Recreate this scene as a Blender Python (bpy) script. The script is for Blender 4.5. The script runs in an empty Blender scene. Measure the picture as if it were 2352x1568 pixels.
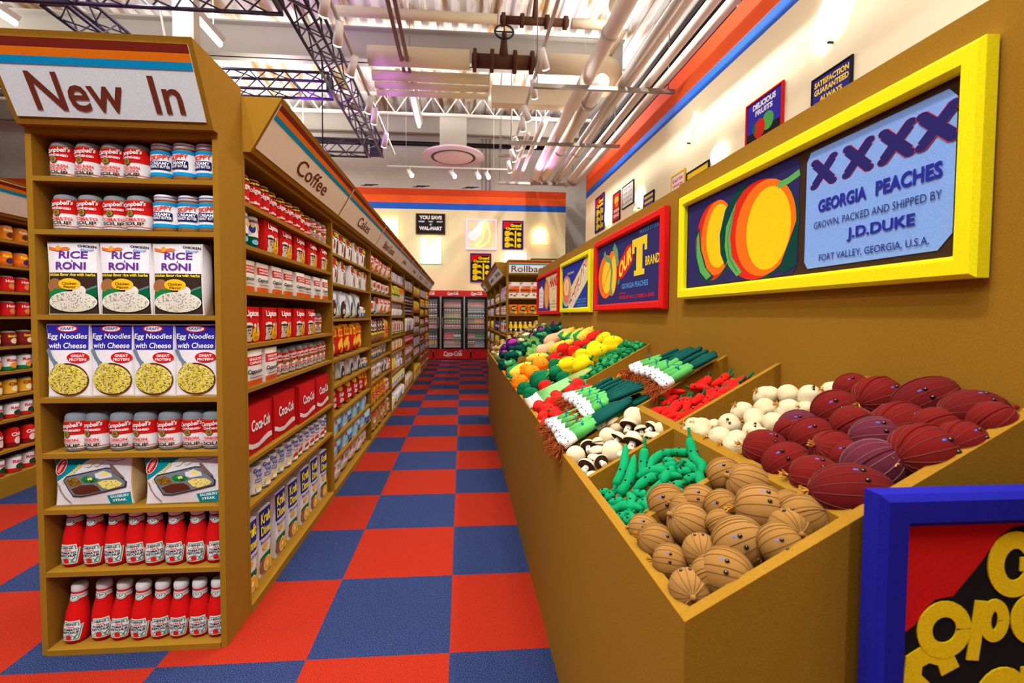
import bpy, bmesh, math, random
from mathutils import Vector, Matrix
from mathutils.geometry import tessellate_polygon
random.seed(7)
C = bpy.context.scene.collection
PI = math.pi

# ------------------------------------------------------------------ camera
cam_data = bpy.data.cameras.new('camera')
cam = bpy.data.objects.new('camera', cam_data)
C.objects.link(cam)
cam_data.sensor_width = 36.0
cam_data.sensor_fit = 'HORIZONTAL'
cam_data.lens = 1069.064 / 2352 * 36.0
cam_data.shift_x = (1176 - 1142.268) / 2352
cam_data.shift_y = (766.659 - 784) / 2352
cam_data.clip_start = 0.02
cam_data.clip_end = 80
CAM_H = 1.20678
pitch, yaw, roll = 0.0392197, 0.076724, 0.00502755
def cam_axes():
    cy, sy = math.cos(yaw), math.sin(yaw)
    cp, sp = math.cos(pitch), math.sin(pitch)
    cr, sr = math.cos(roll), math.sin(roll)
    M0 = Matrix(((1, 0, 0), (0, 0, -1), (0, 1, 0)))
    Ry = Matrix(((cy, 0, -sy), (0, 1, 0), (sy, 0, cy)))
    Rx = Matrix(((1, 0, 0), (0, cp, -sp), (0, sp, cp)))
    Rz = Matrix(((cr, -sr, 0), (sr, cr, 0), (0, 0, 1)))
    return Rz @ Rx @ Ry @ M0
Rw = cam_axes()
m = Matrix((Rw[0], -Rw[1], -Rw[2])).transposed().to_4x4()
m.translation = (0, 0, CAM_H)
cam.matrix_world = m
cam_data.dof.use_dof = True
cam_data.dof.focus_distance = 1.75
cam_data.dof.aperture_fstop = 4.5
bpy.context.scene.camera = cam

# ------------------------------------------------------------------ world, exposure, ceiling lamps
sc = bpy.context.scene
sc.view_settings.view_transform = 'Standard'
sc.view_settings.look = 'None'
sc.view_settings.exposure = 0.0
sc.view_settings.gamma = 1.0
sc.view_settings.use_curve_mapping = False
world = bpy.data.worlds.new('world')
sc.world = world
world.use_nodes = True
wb = world.node_tree.nodes['Background']
wb.inputs[0].default_value = (0.97, 0.98, 1.0, 1)
wb.inputs[1].default_value = 0.16
try:
    sc.cycles.max_bounces = 6
    sc.cycles.diffuse_bounces = 3
    sc.cycles.glossy_bounces = 3
    sc.cycles.transmission_bounces = 4
    sc.cycles.transparent_max_bounces = 6
    sc.cycles.caustics_reflective = False
    sc.cycles.caustics_refractive = False
    sc.cycles.use_denoising = True
except Exception:
    pass

LAMP_POWER = 42.0
LAMP_COLOR = (1.0, 0.985, 0.96)
# strip lamps: x, y start, y end, height; those out of view are added to fill the room
STRIPS = [(2.4, -0.6, 1.6, 5.5), (2.4, 4.6, 6.9, 5.5), (2.4, 9.0, 10.75, 5.5),
          (1.85, 10.3, 11.9, 5.5), (-0.97, -0.5, 1.7, 5.6), (-0.97, 9.5, 10.85, 5.5),
          (0.3, 1.9, 3.4, 6.3), (-3.84, 0.6, 2.8, 5.5), (-3.84, 5.9, 7.9, 5.5),
          (-3.84, 10.0, 12.0, 5.5), (-6.5, 1.2, 3.4, 5.5), (-6.6, 5.5, 7.6, 5.5),
          (-9.4, 7.6, 9.6, 5.5), (-5.5, 12.0, 13.4, 5.6), (0.6, -2.8, -0.8, 5.2), (-1.6, -2.8, -0.8, 5.2)]  # back corner lamp added to brighten the back wall; last pair added as fill
def area_lamp(name, loc, sx, sy, power, color=LAMP_COLOR, rot=(0, 0, 0), spread=PI):
    l = bpy.data.lights.new(name, 'AREA')
    l.shape = 'RECTANGLE'
    l.size, l.size_y = sx, sy
    l.energy = power
    l.color = color
    l.spread = spread
    o = bpy.data.objects.new(name, l)
    o.location = loc
    o.rotation_euler = rot
    C.objects.link(o)
    return o
for (lx, la, lb, lz) in STRIPS:
    area_lamp('strip_lamp_light', (lx, (la + lb) / 2, lz - 0.075), 0.07, lb - la, LAMP_POWER * (lb - la))
    area_lamp('strip_lamp_uplight', (lx, (la + lb) / 2, lz + 0.11), 0.07, lb - la, LAMP_POWER * 1.1 * (lb - la), LAMP_COLOR, (PI, 0, 0))
# track spotlights that wash the painted walls, then spots added to brighten boards and shelf fronts
def spot_lamp(name, loc, target, power, angle, color=LAMP_COLOR, blend=0.8, size=0.08):
    l = bpy.data.lights.new(name, 'SPOT')
    l.energy = power
    l.spot_size = angle
    l.spot_blend = blend
    l.color = color
    l.shadow_soft_size = size
    o = bpy.data.objects.new(name, l)
    d = Vector(target) - Vector(loc)
    o.rotation_euler = d.to_track_quat('-Z', 'Y').to_euler()
    o.location = loc
    C.objects.link(o)
    return o
spot_lamp('track_or_fill_spot', (1.3, 7.6, 4.6), (3.44, 6.0, 4.0), 90, 1.5)
spot_lamp('track_or_fill_spot', (-0.2, 9.6, 4.6), (0.3, 13.4, 3.2), 60, 1.5)
spot_lamp('track_or_fill_spot', (-0.7, 0.6, 4.7), (0.89, 1.6, 1.3), 210, 1.1)  # added spot, brightens the display boards
spot_lamp('track_or_fill_spot', (-0.7, -1.6, 4.4), (-1.15, 1.72, 1.0), 420, 0.75)  # added spot behind the camera, brightens the new in front
spot_lamp('track_or_fill_spot', (0.9, 3.2, 4.7), (-0.85, 2.8, 1.0), 200, 1.0)  # added spot, brightens the coffee unit front
spot_lamp('track_or_fill_spot', (0.9, 5.6, 4.7), (-0.85, 5.4, 1.0), 160, 1.1)  # added spot, brightens the shelf fronts farther along
spot_lamp('purple_stage_light', (-2.6, 8.2, 4.6), (-1.6, 9.5, 6.6), 140, 2.2, (0.5, 0.12, 1.0))
spot_lamp('purple_stage_light', (-4.2, 3.6, 4.6), (-3.6, 5.0, 6.6), 140, 2.2, (0.5, 0.12, 1.0))
spot_lamp('pink_stage_light', (1.6, 11.6, 4.5), (1.9, 10.6, 6.0), 60, 2.0, (0.9, 0.35, 1.0))

# ------------------------------------------------------------------ helpers
def lin(c):
    out = []
    for v in c[:3]:
        v /= 255.0
        out.append(v / 12.92 if v <= 0.04045 else ((v + 0.055) / 1.055) ** 2.4)
    return tuple(out)
MATS = {}
def felt(rgb, var=0.12, scale=420.0, rough=0.95, bump=0.0):
    """woollen felt: one colour with a fine fibre mottling"""
    key = ('felt', rgb, var, scale, rough, bump)
    if key in MATS:
        return MATS[key]
    mt = bpy.data.materials.new('felt_%d_%d_%d' % rgb[:3])
    mt.use_nodes = True
    nt = mt.node_tree
    b = nt.nodes['Principled BSDF']
    b.inputs['Roughness'].default_value = rough
    b.inputs['Specular IOR Level'].default_value = 0.15
    tc = nt.nodes.new('ShaderNodeTexCoord')
    no = nt.nodes.new('ShaderNodeTexNoise')
    no.inputs['Scale'].default_value = scale
    no.inputs['Detail'].default_value = 2.0
    nt.links.new(tc.outputs['Object'], no.inputs['Vector'])
    r = nt.nodes.new('ShaderNodeValToRGB')
    c = lin(rgb)
    r.color_ramp.elements[0].position = 0.3
    r.color_ramp.elements[1].position = 0.7
    r.color_ramp.elements[0].color = tuple(max(0, v * (1 - var)) for v in c) + (1,)
    r.color_ramp.elements[1].color = tuple(min(1, v * (1 + var)) for v in c) + (1,)
    nt.links.new(no.outputs['Fac'], r.inputs['Fac'])
    nt.links.new(r.outputs['Color'], b.inputs['Base Color'])
    if bump:
        bp = nt.nodes.new('ShaderNodeBump')
        bp.inputs['Strength'].default_value = bump
        bp.inputs['Distance'].default_value = 0.002
        nt.links.new(no.outputs['Fac'], bp.inputs['Height'])
        nt.links.new(bp.outputs['Normal'], b.inputs['Normal'])
    MATS[key] = mt
    return mt
def paint(rgb, rough=0.5, metal=0.0, spec=0.4):
    key = ('paint', rgb, rough, metal, spec)
    if key in MATS:
        return MATS[key]
    mt = bpy.data.materials.new('paint_%d_%d_%d' % rgb[:3])
    mt.use_nodes = True
    b = mt.node_tree.nodes['Principled BSDF']
    b.inputs['Base Color'].default_value = lin(rgb) + (1,)
    b.inputs['Roughness'].default_value = rough
    b.inputs['Metallic'].default_value = metal
    b.inputs['Specular IOR Level'].default_value = spec
    MATS[key] = mt
    return mt
def glow(rgb, strength):
    key = ('glow', rgb, strength)
    if key in MATS:
        return MATS[key]
    mt = bpy.data.materials.new('glow_%d_%d_%d' % rgb[:3])
    mt.use_nodes = True
    b = mt.node_tree.nodes['Principled BSDF']
    b.inputs['Base Color'].default_value = lin(rgb) + (1,)
    b.inputs['Emission Color'].default_value = lin(rgb) + (1,)
    b.inputs['Emission Strength'].default_value = strength
    MATS[key] = mt
    return mt

class MB:
    """collects shapes into one mesh with several materials"""
    def __init__(s):
        s.v, s.f, s.mi, s.sm, s.mats = [], [], [], [], []
    def m(s, mat):
        if mat not in s.mats:
            s.mats.append(mat)
        return s.mats.index(mat)
    def add(s, vs, fs, mat, smooth=False):
        k = len(s.v)
        i = s.m(mat)
        s.v.extend(tuple(v) for v in vs)
        for f in fs:
            s.f.append(tuple(k + q for q in f))
            s.mi.append(i)
            s.sm.append(smooth)
        return s
    def box(s, x0, x1, y0, y1, z0, z1, mat):
        vs = [(x, y, z) for z in (z0, z1) for y in (y0, y1) for x in (x0, x1)]
        fs = [(0, 2, 3, 1), (4, 5, 7, 6), (0, 1, 5, 4), (2, 6, 7, 3), (0, 4, 6, 2), (1, 3, 7, 5)]
        return s.add(vs, fs, mat)
    def prism(s, poly, axis, a, b, mat):
        """poly: 2-D outline; extruded along axis (0,1,2) from a to b"""
        n = len(poly)
        def p3(p, t):
            q = list(p)
            q.insert(axis, t)
            return tuple(q)
        vs = [p3(p, a) for p in poly] + [p3(p, b) for p in poly]
        fs = [(i, (i + 1) % n, n + (i + 1) % n, n + i) for i in range(n)]
        fs += [tuple(range(n))[::-1], tuple(range(n, 2 * n))]
        return s.add(vs, fs, mat)
    def lathe(s, prof, n, mat, smooth=True, cap=True, org=(0, 0, 0), sx=1.0, sy=1.0, lobes=0, lobe=0.0):
        """prof: [(r, z)...] bottom to top"""
        vs, fs = [], []
        for (r, z) in prof:
            for i in range(n):
                a = 2 * PI * i / n
                rr = r * (1 + lobe * abs(math.cos(lobes * a / 2)) - lobe / 2) if lobes else r
                vs.append((org[0] + rr * math.cos(a) * sx, org[1] + rr * math.sin(a) * sy, org[2] + z))
        for j in range(len(prof) - 1):
            for i in range(n):
                k = (i + 1) % n
                fs.append((j * n + i, j * n + k, (j + 1) * n + k, (j + 1) * n + i))
        if cap:
            if prof[0][0] > 1e-6:
                fs.append(tuple(range(n))[::-1])
            if prof[-1][0] > 1e-6:
                fs.append(tuple((len(prof) - 1) * n + i for i in range(n)))
        return s.add(vs, fs, mat, smooth)
    def tube(s, pts, rad, n, mat, smooth=True, cap=True, flat=1.0):
        pts = [Vector(p) for p in pts]
        if not isinstance(rad, (list, tuple)):
            rad = [rad] * len(pts)
        vs, fs = [], []
        prev = None
        for i, p in enumerate(pts):
            d = (pts[min(i + 1, len(pts) - 1)] - pts[max(i - 1, 0)])
            d = d.normalized() if d.length > 1e-9 else Vector((0, 0, 1))
            if prev is None:
                u = d.orthogonal().normalized()
                up = Vector((0, 0, 1))
                if abs(d.dot(up)) < 0.95:
                    u = d.cross(up).normalized()
            else:
                u = (prev - d * prev.dot(d))
                u = u.normalized() if u.length > 1e-6 else d.orthogonal().normalized()
            prev = u
            w = d.cross(u)
            for k in range(n):
                a = 2 * PI * k / n
                vs.append(p + (u * math.cos(a) + w * math.sin(a) * flat) * rad[i])
        for j in range(len(pts) - 1):
            for k in range(n):
                q = (k + 1) % n
                fs.append((j * n + k, j * n + q, (j + 1) * n + q, (j + 1) * n + k))
        if cap:
            fs.append(tuple(range(n))[::-1])
            fs.append(tuple((len(pts) - 1) * n + k for k in range(n)))
        return s.add(vs, fs, mat, smooth)
    def ball(s, c, r, mat, n=10, k=6, sc=(1, 1, 1)):
        prof = [(max(1e-7, math.sin(PI * j / k)), -math.cos(PI * j / k)) for j in range(k + 1)]
        vs, fs = [], []
        for (q, z) in prof:
            for i in range(n):
                a = 2 * PI * i / n
                vs.append((c[0] + r * q * math.cos(a) * sc[0], c[1] + r * q * math.sin(a) * sc[1], c[2] + r * z * sc[2]))
        for j in range(k):
            for i in range(n):
                q = (i + 1) % n
                fs.append((j * n + i, j * n + q, (j + 1) * n + q, (j + 1) * n + i))
        return s.add(vs, fs, mat, True)
    def grid(s, fn, nu, nv, mat, smooth=True):
        vs = [fn(i / nu, j / nv) for j in range(nv + 1) for i in range(nu + 1)]
        fs = [(j * (nu + 1) + i, j * (nu + 1) + i + 1, (j + 1) * (nu + 1) + i + 1, (j + 1) * (nu + 1) + i) for j in range(nv) for i in range(nu)]
        return s.add(vs, fs, mat, smooth)
    def mesh(s, name):
        me = bpy.data.meshes.new(name)
        me.from_pydata(s.v, [], s.f)
        for mt in s.mats:
            me.materials.append(mt)
        me.polygons.foreach_set('material_index', s.mi)
        me.polygons.foreach_set('use_smooth', s.sm)
        me.update()
        return me

def tag(o, label=None, cat=None, group=None, kind=None):
    if label: o['label'] = label
    if cat: o['category'] = cat
    if group: o['group'] = group
    if kind: o['kind'] = kind
    return o
def link(name, mb, parent=None, loc=(0, 0, 0), rot=(0, 0, 0)):
    me = mb.mesh(name) if isinstance(mb, MB) else mb
    o = bpy.data.objects.new(name, me)
    o.location = loc
    o.rotation_euler = rot
    C.objects.link(o)
    if parent is not None:
        o.parent = parent
    return o
def empty(name, loc=(0, 0, 0), rotz=0.0):
    o = bpy.data.objects.new(name, None)
    o.empty_display_size = 0.05
    o.location = loc
    o.rotation_euler = (0, 0, rotz)
    C.objects.link(o)
    return o
def struct(name, mb, loc=(0, 0, 0), rot=(0, 0, 0)):
    o = link(name, mb, None, loc, rot)
    o['kind'] = 'structure'
    return o
class Tmpl:
    """a thing to be repeated: root mesh, parts [(name, mesh, [(sub name, mesh)...], label)]; put() makes the first and each copy"""
    def __init__(s, name, root, parts=(), cat='product'):
        s.name, s.cat = name, cat
        s.root = root.mesh(name) if isinstance(root, MB) else root
        s.parts = []
        for p in parts:
            nm, mb = p[0], p[1]
            subs = p[2] if len(p) > 2 else ()
            s.parts.append((nm, mb.mesh(nm) if isinstance(mb, MB) else mb,
                            [(a, b.mesh(a) if isinstance(b, MB) else b) for a, b in subs], p[3] if len(p) > 3 else None))
        s.proto = None
    def put(s, loc, rot, label, group, scale=(1, 1, 1)):
        if s.proto is None:
            r = bpy.data.objects.new(s.name, s.root)
            kids = []
            for nm, me, subs, lab in s.parts:
                c = bpy.data.objects.new(nm, me)
                c.parent = r
                if lab: c['label'] = lab
                ks = []
                for a, b in subs:
                    d = bpy.data.objects.new(a, b)
                    d.parent = c
                    ks.append(d)
                kids.append((c, ks))
            s.proto = (r, kids)
        else:
            r0, k0 = s.proto
            r = r0.copy()
            kids = []
            for c0, ks0 in k0:
                c = c0.copy()
                c.parent = r
                ks = []
                for d0 in ks0:
                    d = d0.copy()
                    d.parent = c
                    ks.append(d)
                kids.append((c, ks))
        C.objects.link(r)
        for c, ks in kids:
            C.objects.link(c)
            for d in ks:
                C.objects.link(d)
        if isinstance(rot, (int, float)):
            rot = (0, 0, rot)
        if isinstance(rot, Matrix):
            r.matrix_world = Matrix.Translation(loc) @ rot.to_4x4() @ Matrix.Diagonal(tuple(scale) + (1,))
        else:
            r.location = loc
            r.rotation_euler = rot
            r.scale = scale
        tag(r, label, s.cat, group)
        return r

# ------------------------------------------------------------------ felt appliqué: flat layers laid on a curved face
TXT = {}
def text_geo(s, bold=0.0, shear=0.0):
    key = (s, bold, shear)
    if key in TXT:
        return TXT[key]
    cu = bpy.data.curves.new('lettering_outline', 'FONT')
    cu.body = s
    cu.resolution_u = 3
    cu.offset = bold
    cu.shear = shear
    cu.fill_mode = 'FRONT'
    o = bpy.data.objects.new('lettering_outline', cu)
    me = bpy.data.meshes.new_from_object(o)
    vs = [(v.co.x, v.co.y) for v in me.vertices]
    fs = [tuple(p.vertices) for p in me.polygons]
    bpy.data.objects.remove(o)
    bpy.data.curves.remove(cu)
    bpy.data.meshes.remove(me)
    xs = [v[0] for v in vs] or [0, 1]
    ys = [v[1] for v in vs] or [0, 1]
    bb = (min(xs), max(xs), min(ys), max(ys))
    TXT[key] = (vs, fs, bb)
    return TXT[key]
class Art:
    def __init__(s):
        s.L = []
    def rect(s, u0, u1, v0, v1, col, n=1, th=None):
        return s.poly([(u0, v0), (u1, v0), (u1, v1), (u0, v1)], col, th)
    def ell(s, cu, cv, ru, rv, col, n=18, a0=0, a1=2 * PI, th=None, rot=0.0):
        pts = []
        for i in range(n):
            a = a0 + (a1 - a0) * i / (n if a1 - a0 > 6.28 else n - 1)
            x, y = ru * math.cos(a), rv * math.sin(a)
            pts.append((cu + x * math.cos(rot) - y * math.sin(rot), cv + x * math.sin(rot) + y * math.cos(rot)))
        return s.poly(pts, col, th)
    def poly(s, pts, col, th=None):
        tri = tessellate_polygon([[Vector((p[0], p[1], 0)) for p in pts]])
        fs = []
        for t in tri:
            a, b, c = (pts[i] for i in t)
            cr = (b[0] - a[0]) * (c[1] - a[1]) - (b[1] - a[1]) * (c[0] - a[0])
            fs.append(tuple(t) if cr > 0 else tuple(t)[::-1])
        s.L.append(([tuple(p) for p in pts], fs, col, True, th))
        return s
    def line(s, pts, w, col, th=None):
        L, Rr = [], []
        for i, p in enumerate(pts):
            a = pts[max(i - 1, 0)]
            b = pts[min(i + 1, len(pts) - 1)]
            d = Vector((b[0] - a[0], b[1] - a[1]))
            d = d.normalized() if d.length > 1e-9 else Vector((1, 0))
            n = Vector((-d.y, d.x)) * w / 2
            L.append((p[0] + n.x, p[1] + n.y))
            Rr.append((p[0] - n.x, p[1] - n.y))
        k = len(pts)
        fs = [(i, i + 1, k + i + 1, k + i)[::-1] for i in range(k - 1)]
        s.L.append((L + Rr, fs, col, True, th))
        return s
    def text(s, t, cu, cv, w, h, col, bold=0.02, shear=0.0, rot=0.0, arc=0.0, th=None, slope=0.0):
        vs, fs, bb = text_geo(t, bold, shear)
        out = []
        for x, y in vs:
            u = ((x - bb[0]) / (bb[1] - bb[0] + 1e-9) - 0.5) * w
            v = ((y - bb[2]) / (bb[3] - bb[2] + 1e-9) - 0.5) * h
            v += arc * (1 - (2 * u / w) ** 2) + slope * u
            out.append((cu + u * math.cos(rot) - v * math.sin(rot), cv + u * math.sin(rot) + v * math.cos(rot)))
        s.L.append((out, fs, col, False, th))
        return s
    def scatter(s, inside, box, n, a, b, cols, seed=1):
        """n little stitched flecks of size a x b inside the region"""
        rd = random.Random(seed)
        byc = {}
        k = 0
        while k < n:
            u, v = rd.uniform(box[0], box[1]), rd.uniform(box[2], box[3])
            if inside(u, v):
                byc.setdefault(rd.choice(cols), []).append((u, v, rd.uniform(0, PI)))
            k += 1
        for col, lst in byc.items():
            vs, fs = [], []
            for u, v, t in lst:
                q = len(vs)
                c, sn = math.cos(t), math.sin(t)
                for x, y in ((-a, -b), (a, -b), (a, b), (-a, b)):
                    vs.append((u + x * c - y * sn, v + x * sn + y * c))
                fs.append((q, q + 1, q + 2, q + 3))
            s.L.append((vs, fs, col, False, None))
        return s
    def build(s, mb, warp, d0=0.0006, step=0.00015, du=0.012, dv=None):
        """lays each layer over the ones before"""
        d = d0
        k_ = 0
        for vs, fs, col, cut, th in s.L:
            mat = col if not isinstance(col, tuple) else felt(col)
            if cut and (du or dv):
                bm = bmesh.new()
                bv = [bm.verts.new((v[0], v[1], 0)) for v in vs]
                for f in fs:
                    try: bm.faces.new([bv[i] for i in f])
                    except ValueError: pass
                for ax, st in ((0, du), (1, dv)):
                    if not st: continue
                    lo = min(v[ax] for v in vs)
                    hi = max(v[ax] for v in vs)
                    k = math.floor(lo / st) + 1
                    while k * st < hi - 1e-6:
                        no = (1, 0, 0) if ax == 0 else (0, 1, 0)
                        bmesh.ops.bisect_plane(bm, geom=bm.verts[:] + bm.edges[:] + bm.faces[:], plane_co=tuple(k * st * c for c in no), plane_no=no, dist=1e-6)
                        k += 1
                bm.verts.index_update()
                vs = [(v.co.x, v.co.y) for v in bm.verts]
                fs = [tuple(v.index for v in f.verts) for f in bm.faces]
                bm.free()
            e = d + (th or 0)
            mb.add([warp(u, v, e) for u, v in vs], fs, mat, True)
            if th:
                cnt = {}
                for f in fs:
                    for i in range(len(f)):
                        cnt[(f[i], f[(i + 1) % len(f)])] = 1
                edges = [q for q in cnt if (q[1], q[0]) not in cnt]
                vv, ff = [], []
                for a, b in edges:
                    q = len(vv)
                    vv += [warp(*vs[a], e), warp(*vs[b], e), warp(*vs[b], d), warp(*vs[a], d)]
                    ff.append((q + 3, q + 2, q + 1, q))
                mb.add(vv, ff, mat, False)
            k_ += 1
            d += step * (3.5 if dv and k_ < 5 else 1)
        return mb
def flat_warp(u, v, d):
    return (u, -d, v)
# ================================================================== the setting
FELT_BROWN = (146, 105, 23)
BROWN = felt(FELT_BROWN, 0.10, 300.0, 0.95, 0.25)
BROWN_LIT_EDGE = felt((176, 126, 30), 0.10, 300.0, 0.95, 0.25)  # brown felt as lit along an edge, the light put into its colour

def carpet_material():
    mt = bpy.data.materials.new('checkered_carpet')
    mt.use_nodes = True
    nt = mt.node_tree
    N, Lk = nt.nodes, nt.links
    b = N['Principled BSDF']
    b.inputs['Roughness'].default_value = 1.0
    b.inputs['Specular IOR Level'].default_value = 0.1
    tc = N.new('ShaderNodeTexCoord')
    mp = N.new('ShaderNodeMapping')
    mp.inputs['Location'].default_value = (0.04038, -1.62891, 0.25)
    Lk.new(tc.outputs['Object'], mp.inputs['Vector'])
    ck = N.new('ShaderNodeTexChecker')
    ck.inputs['Scale'].default_value = 2.0
    Lk.new(mp.outputs['Vector'], ck.inputs['Vector'])
    no = N.new('ShaderNodeTexNoise')
    no.inputs['Scale'].default_value = 360
    no.inputs['Detail'].default_value = 4
    Lk.new(tc.outputs['Object'], no.inputs['Vector'])
    def ramp(cols):
        r = N.new('ShaderNodeValToRGB')
        e = r.color_ramp.elements
        e[0].position, e[0].color = 0.32, lin(cols[0]) + (1,)
        e[1].position, e[1].color = 0.50, lin(cols[1]) + (1,)
        k = e.new(0.68)
        k.color = lin(cols[2]) + (1,)
        Lk.new(no.outputs['Fac'], r.inputs['Fac'])
        return r
    blue = ramp([(14, 20, 50), (27, 39, 80), (80, 96, 136)])
    red = ramp([(104, 18, 10), (150, 34, 17), (168, 52, 28)])
    mx = N.new('ShaderNodeMix')
    mx.data_type = 'RGBA'
    Lk.new(ck.outputs['Fac'], mx.inputs['Factor'])
    Lk.new(red.outputs['Color'], mx.inputs['A'])
    Lk.new(blue.outputs['Color'], mx.inputs['B'])
    Lk.new(mx.outputs['Result'], b.inputs['Base Color'])
    bp = N.new('ShaderNodeBump')
    bp.inputs['Strength'].default_value = 0.3
    bp.inputs['Distance'].default_value = 0.002
    Lk.new(no.outputs['Fac'], bp.inputs['Height'])
    Lk.new(bp.outputs['Normal'], b.inputs['Normal'])
    return mt
fl = MB().box(-14, 6, -4, 16, -0.05, 0, carpet_material())
struct('floor', fl)

def block_wall_material(c1, c2, sc_=2.4):
    mt = bpy.data.materials.new('painted_blockwork')
    mt.use_nodes = True
    nt = mt.node_tree
    b = nt.nodes['Principled BSDF']
    b.inputs['Roughness'].default_value = 0.8
    tc = nt.nodes.new('ShaderNodeTexCoord')
    mp = nt.nodes.new('ShaderNodeMapping')
    mp.inputs['Rotation'].default_value = (PI / 2, 0, 0)
    br = nt.nodes.new('ShaderNodeTexBrick')
    br.inputs['Scale'].default_value = sc_
    br.inputs['Mortar Size'].default_value = 0.006
    br.inputs['Color1'].default_value = lin(c1) + (1,)
    br.inputs['Color2'].default_value = lin(c2) + (1,)
    br.inputs['Mortar'].default_value = tuple(v * 0.8 for v in lin(c1)) + (1,)
    nt.links.new(tc.outputs['Object'], mp.inputs['Vector'])
    nt.links.new(mp.outputs['Vector'], br.inputs['Vector'])
    nt.links.new(br.outputs['Color'], b.inputs['Base Color'])
    return mt
BLOCK = block_wall_material((238, 232, 222), (232, 226, 216))
CREAM = paint((248, 234, 198), 0.75, 0, 0.2)
OR1 = paint((212, 68, 24), 0.7, 0, 0.2)
OR2 = paint((242, 96, 30), 0.7, 0, 0.2)
BLU = paint((32, 96, 204), 0.7, 0, 0.2)
CEIL_Z = 7.0
# warehouse shell
struct('wall_back', MB().box(-14, 6, 14.4, 14.6, 0, CEIL_Z, BLOCK))
struct('wall_left', MB().box(-13.2, -13, -4, 14.4, 0, CEIL_Z, paint((216, 208, 200), 0.8)))
# painted partition at the end of the aisle: cream with two orange bands and a blue one
w = MB()
w.box(-14, 3.02, 13.5, 13.62, 0, 4.22, paint((236, 222, 176), 0.75, 0, 0.2))
w.box(-14, 3.02, 13.5, 13.62, 4.22, 4.40, BLU)
w.box(-14, 3.02, 13.5, 13.62, 4.40, 4.61, OR2)
w.box(-14, 3.02, 13.5, 13.62, 4.61, 4.80, OR1)
struct('wall_end', w)
w = MB()
for (z0, z1, mt) in ((0, 4.45, CREAM), (4.45, 4.63, BLU), (4.63, 4.845, OR2), (4.845, 5.09, OR1)):
    w.box(3.441, 3.56, -4, 12.84, z0, z1, mt)
struct('wall_right', w)
# ceiling deck: ribbed steel sheet with rust
def deck_material():
    mt = bpy.data.materials.new('rusty_deck')
    mt.use_nodes = True
    nt = mt.node_tree
    b = nt.nodes['Principled BSDF']
    b.inputs['Roughness'].default_value = 0.7
    tc = nt.nodes.new('ShaderNodeTexCoord')
    mp = nt.nodes.new('ShaderNodeMapping')
    mp.inputs['Scale'].default_value = (3.0, 0.5, 1)
    no = nt.nodes.new('ShaderNodeTexNoise')
    no.inputs['Scale'].default_value = 1.6
    no.inputs['Detail'].default_value = 4
    r = nt.nodes.new('ShaderNodeValToRGB')
    e = r.color_ramp.elements
    e[0].position, e[0].color = 0.36, lin((176, 140, 94)) + (1,)
    e[1].position, e[1].color = 0.50, lin((236, 230, 224)) + (1,)
    nt.links.new(tc.outputs['Object'], mp.inputs['Vector'])
    nt.links.new(mp.outputs['Vector'], no.inputs['Vector'])
    nt.links.new(no.outputs['Fac'], r.inputs['Fac'])
    nt.links.new(r.outputs['Color'], b.inputs['Base Color'])
    return mt
DECK = deck_material()
prof = []
x = -14.0
while x < 6:
    prof += [(x, CEIL_Z), (x + 0.12, CEIL_Z), (x + 0.15, CEIL_Z + 0.08), (x + 0.27, CEIL_Z + 0.08)]
    x += 0.30
mb = MB()
vs = [(p[0], y, p[1]) for y in (-4, 14.4) for p in prof]
n = len(prof)
mb.add(vs, [(i, i + 1, n + i + 1, n + i) for i in range(n - 1)], DECK)
mb.box(-14, 6, -4, 14.4, CEIL_Z + 0.1, CEIL_Z + 0.2, DECK)
struct('ceiling', mb)

PIPE = paint((238, 224, 190), 0.55)
PIPE_W = paint((232, 214, 200), 0.5)
STEEL = paint((190, 182, 174), 0.5)
WSTEEL = paint((222, 212, 202), 0.6)
GREYB = paint((170, 164, 152), 0.6)
RUST = paint((92, 56, 32), 0.8)
DARK = paint((26, 24, 30), 0.45)
UNI = paint((138, 128, 118), 0.4, 0.5)
DIM = paint((70, 62, 62), 0.7)

# steel column and main beams of the warehouse
w = MB().box(-3.72, -3.46, 6.45, 6.60, 0, CEIL_Z, paint((224, 216, 200), 0.7))
struct('column_near', w)
for i, (y, z, hh) in enumerate(((5.6, 6.35, 0.5), (9.6, 6.2, 0.62), (13.2, 6.2, 0.5))):
    w = MB()
    w.box(-14, 3.3 if i else 6, y - 0.15, y + 0.15, z, z + 0.03, GREYB)
    w.box(-14, 3.3 if i else 6, y - 0.02, y + 0.02, z, z + hh, GREYB)
    w.box(-14, 3.3 if i else 6, y - 0.15, y + 0.15, z + hh - 0.03, z + hh, GREYB)
    struct('beam_%d' % (i + 1), w)
def joist(y, z0, z1, x0, x1, label):
    o = empty('bar_joist', (x0, y, z0))
    t = MB().box(0, x1 - x0, -0.04, 0.04, z1 - z0 - 0.05, z1 - z0, WSTEEL)
    link('top_chord', t, o)
    t = MB().box(0, x1 - x0, -0.04, 0.04, 0, 0.05, WSTEEL)
    link('bottom_chord', t, o)
    t = MB()
    k, st = 0, (z1 - z0)
    xx = 0.0
    while xx + st * 0.6 < x1 - x0:
        a, b_ = (0.03, z1 - z0 - 0.03) if k % 2 == 0 else (z1 - z0 - 0.03, 0.03)
        t.tube([(xx, 0, a), (xx + st * 0.6, 0, b_)], 0.016, 5, WSTEEL, False)
        xx += st * 0.6
        k += 1
    link('web', t, o)
    tag(o, label, 'roof joist', 'open web joists under the roof deck')
joist(11.6, 6.05, 6.55, -13, 3.2, 'open web steel joist with zigzag bars, in front of the round ceiling diffuser')
joist(7.4, 6.5, 6.95, -13, 3.2, 'open web steel joist with zigzag bars, above the pipe valves')
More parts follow.
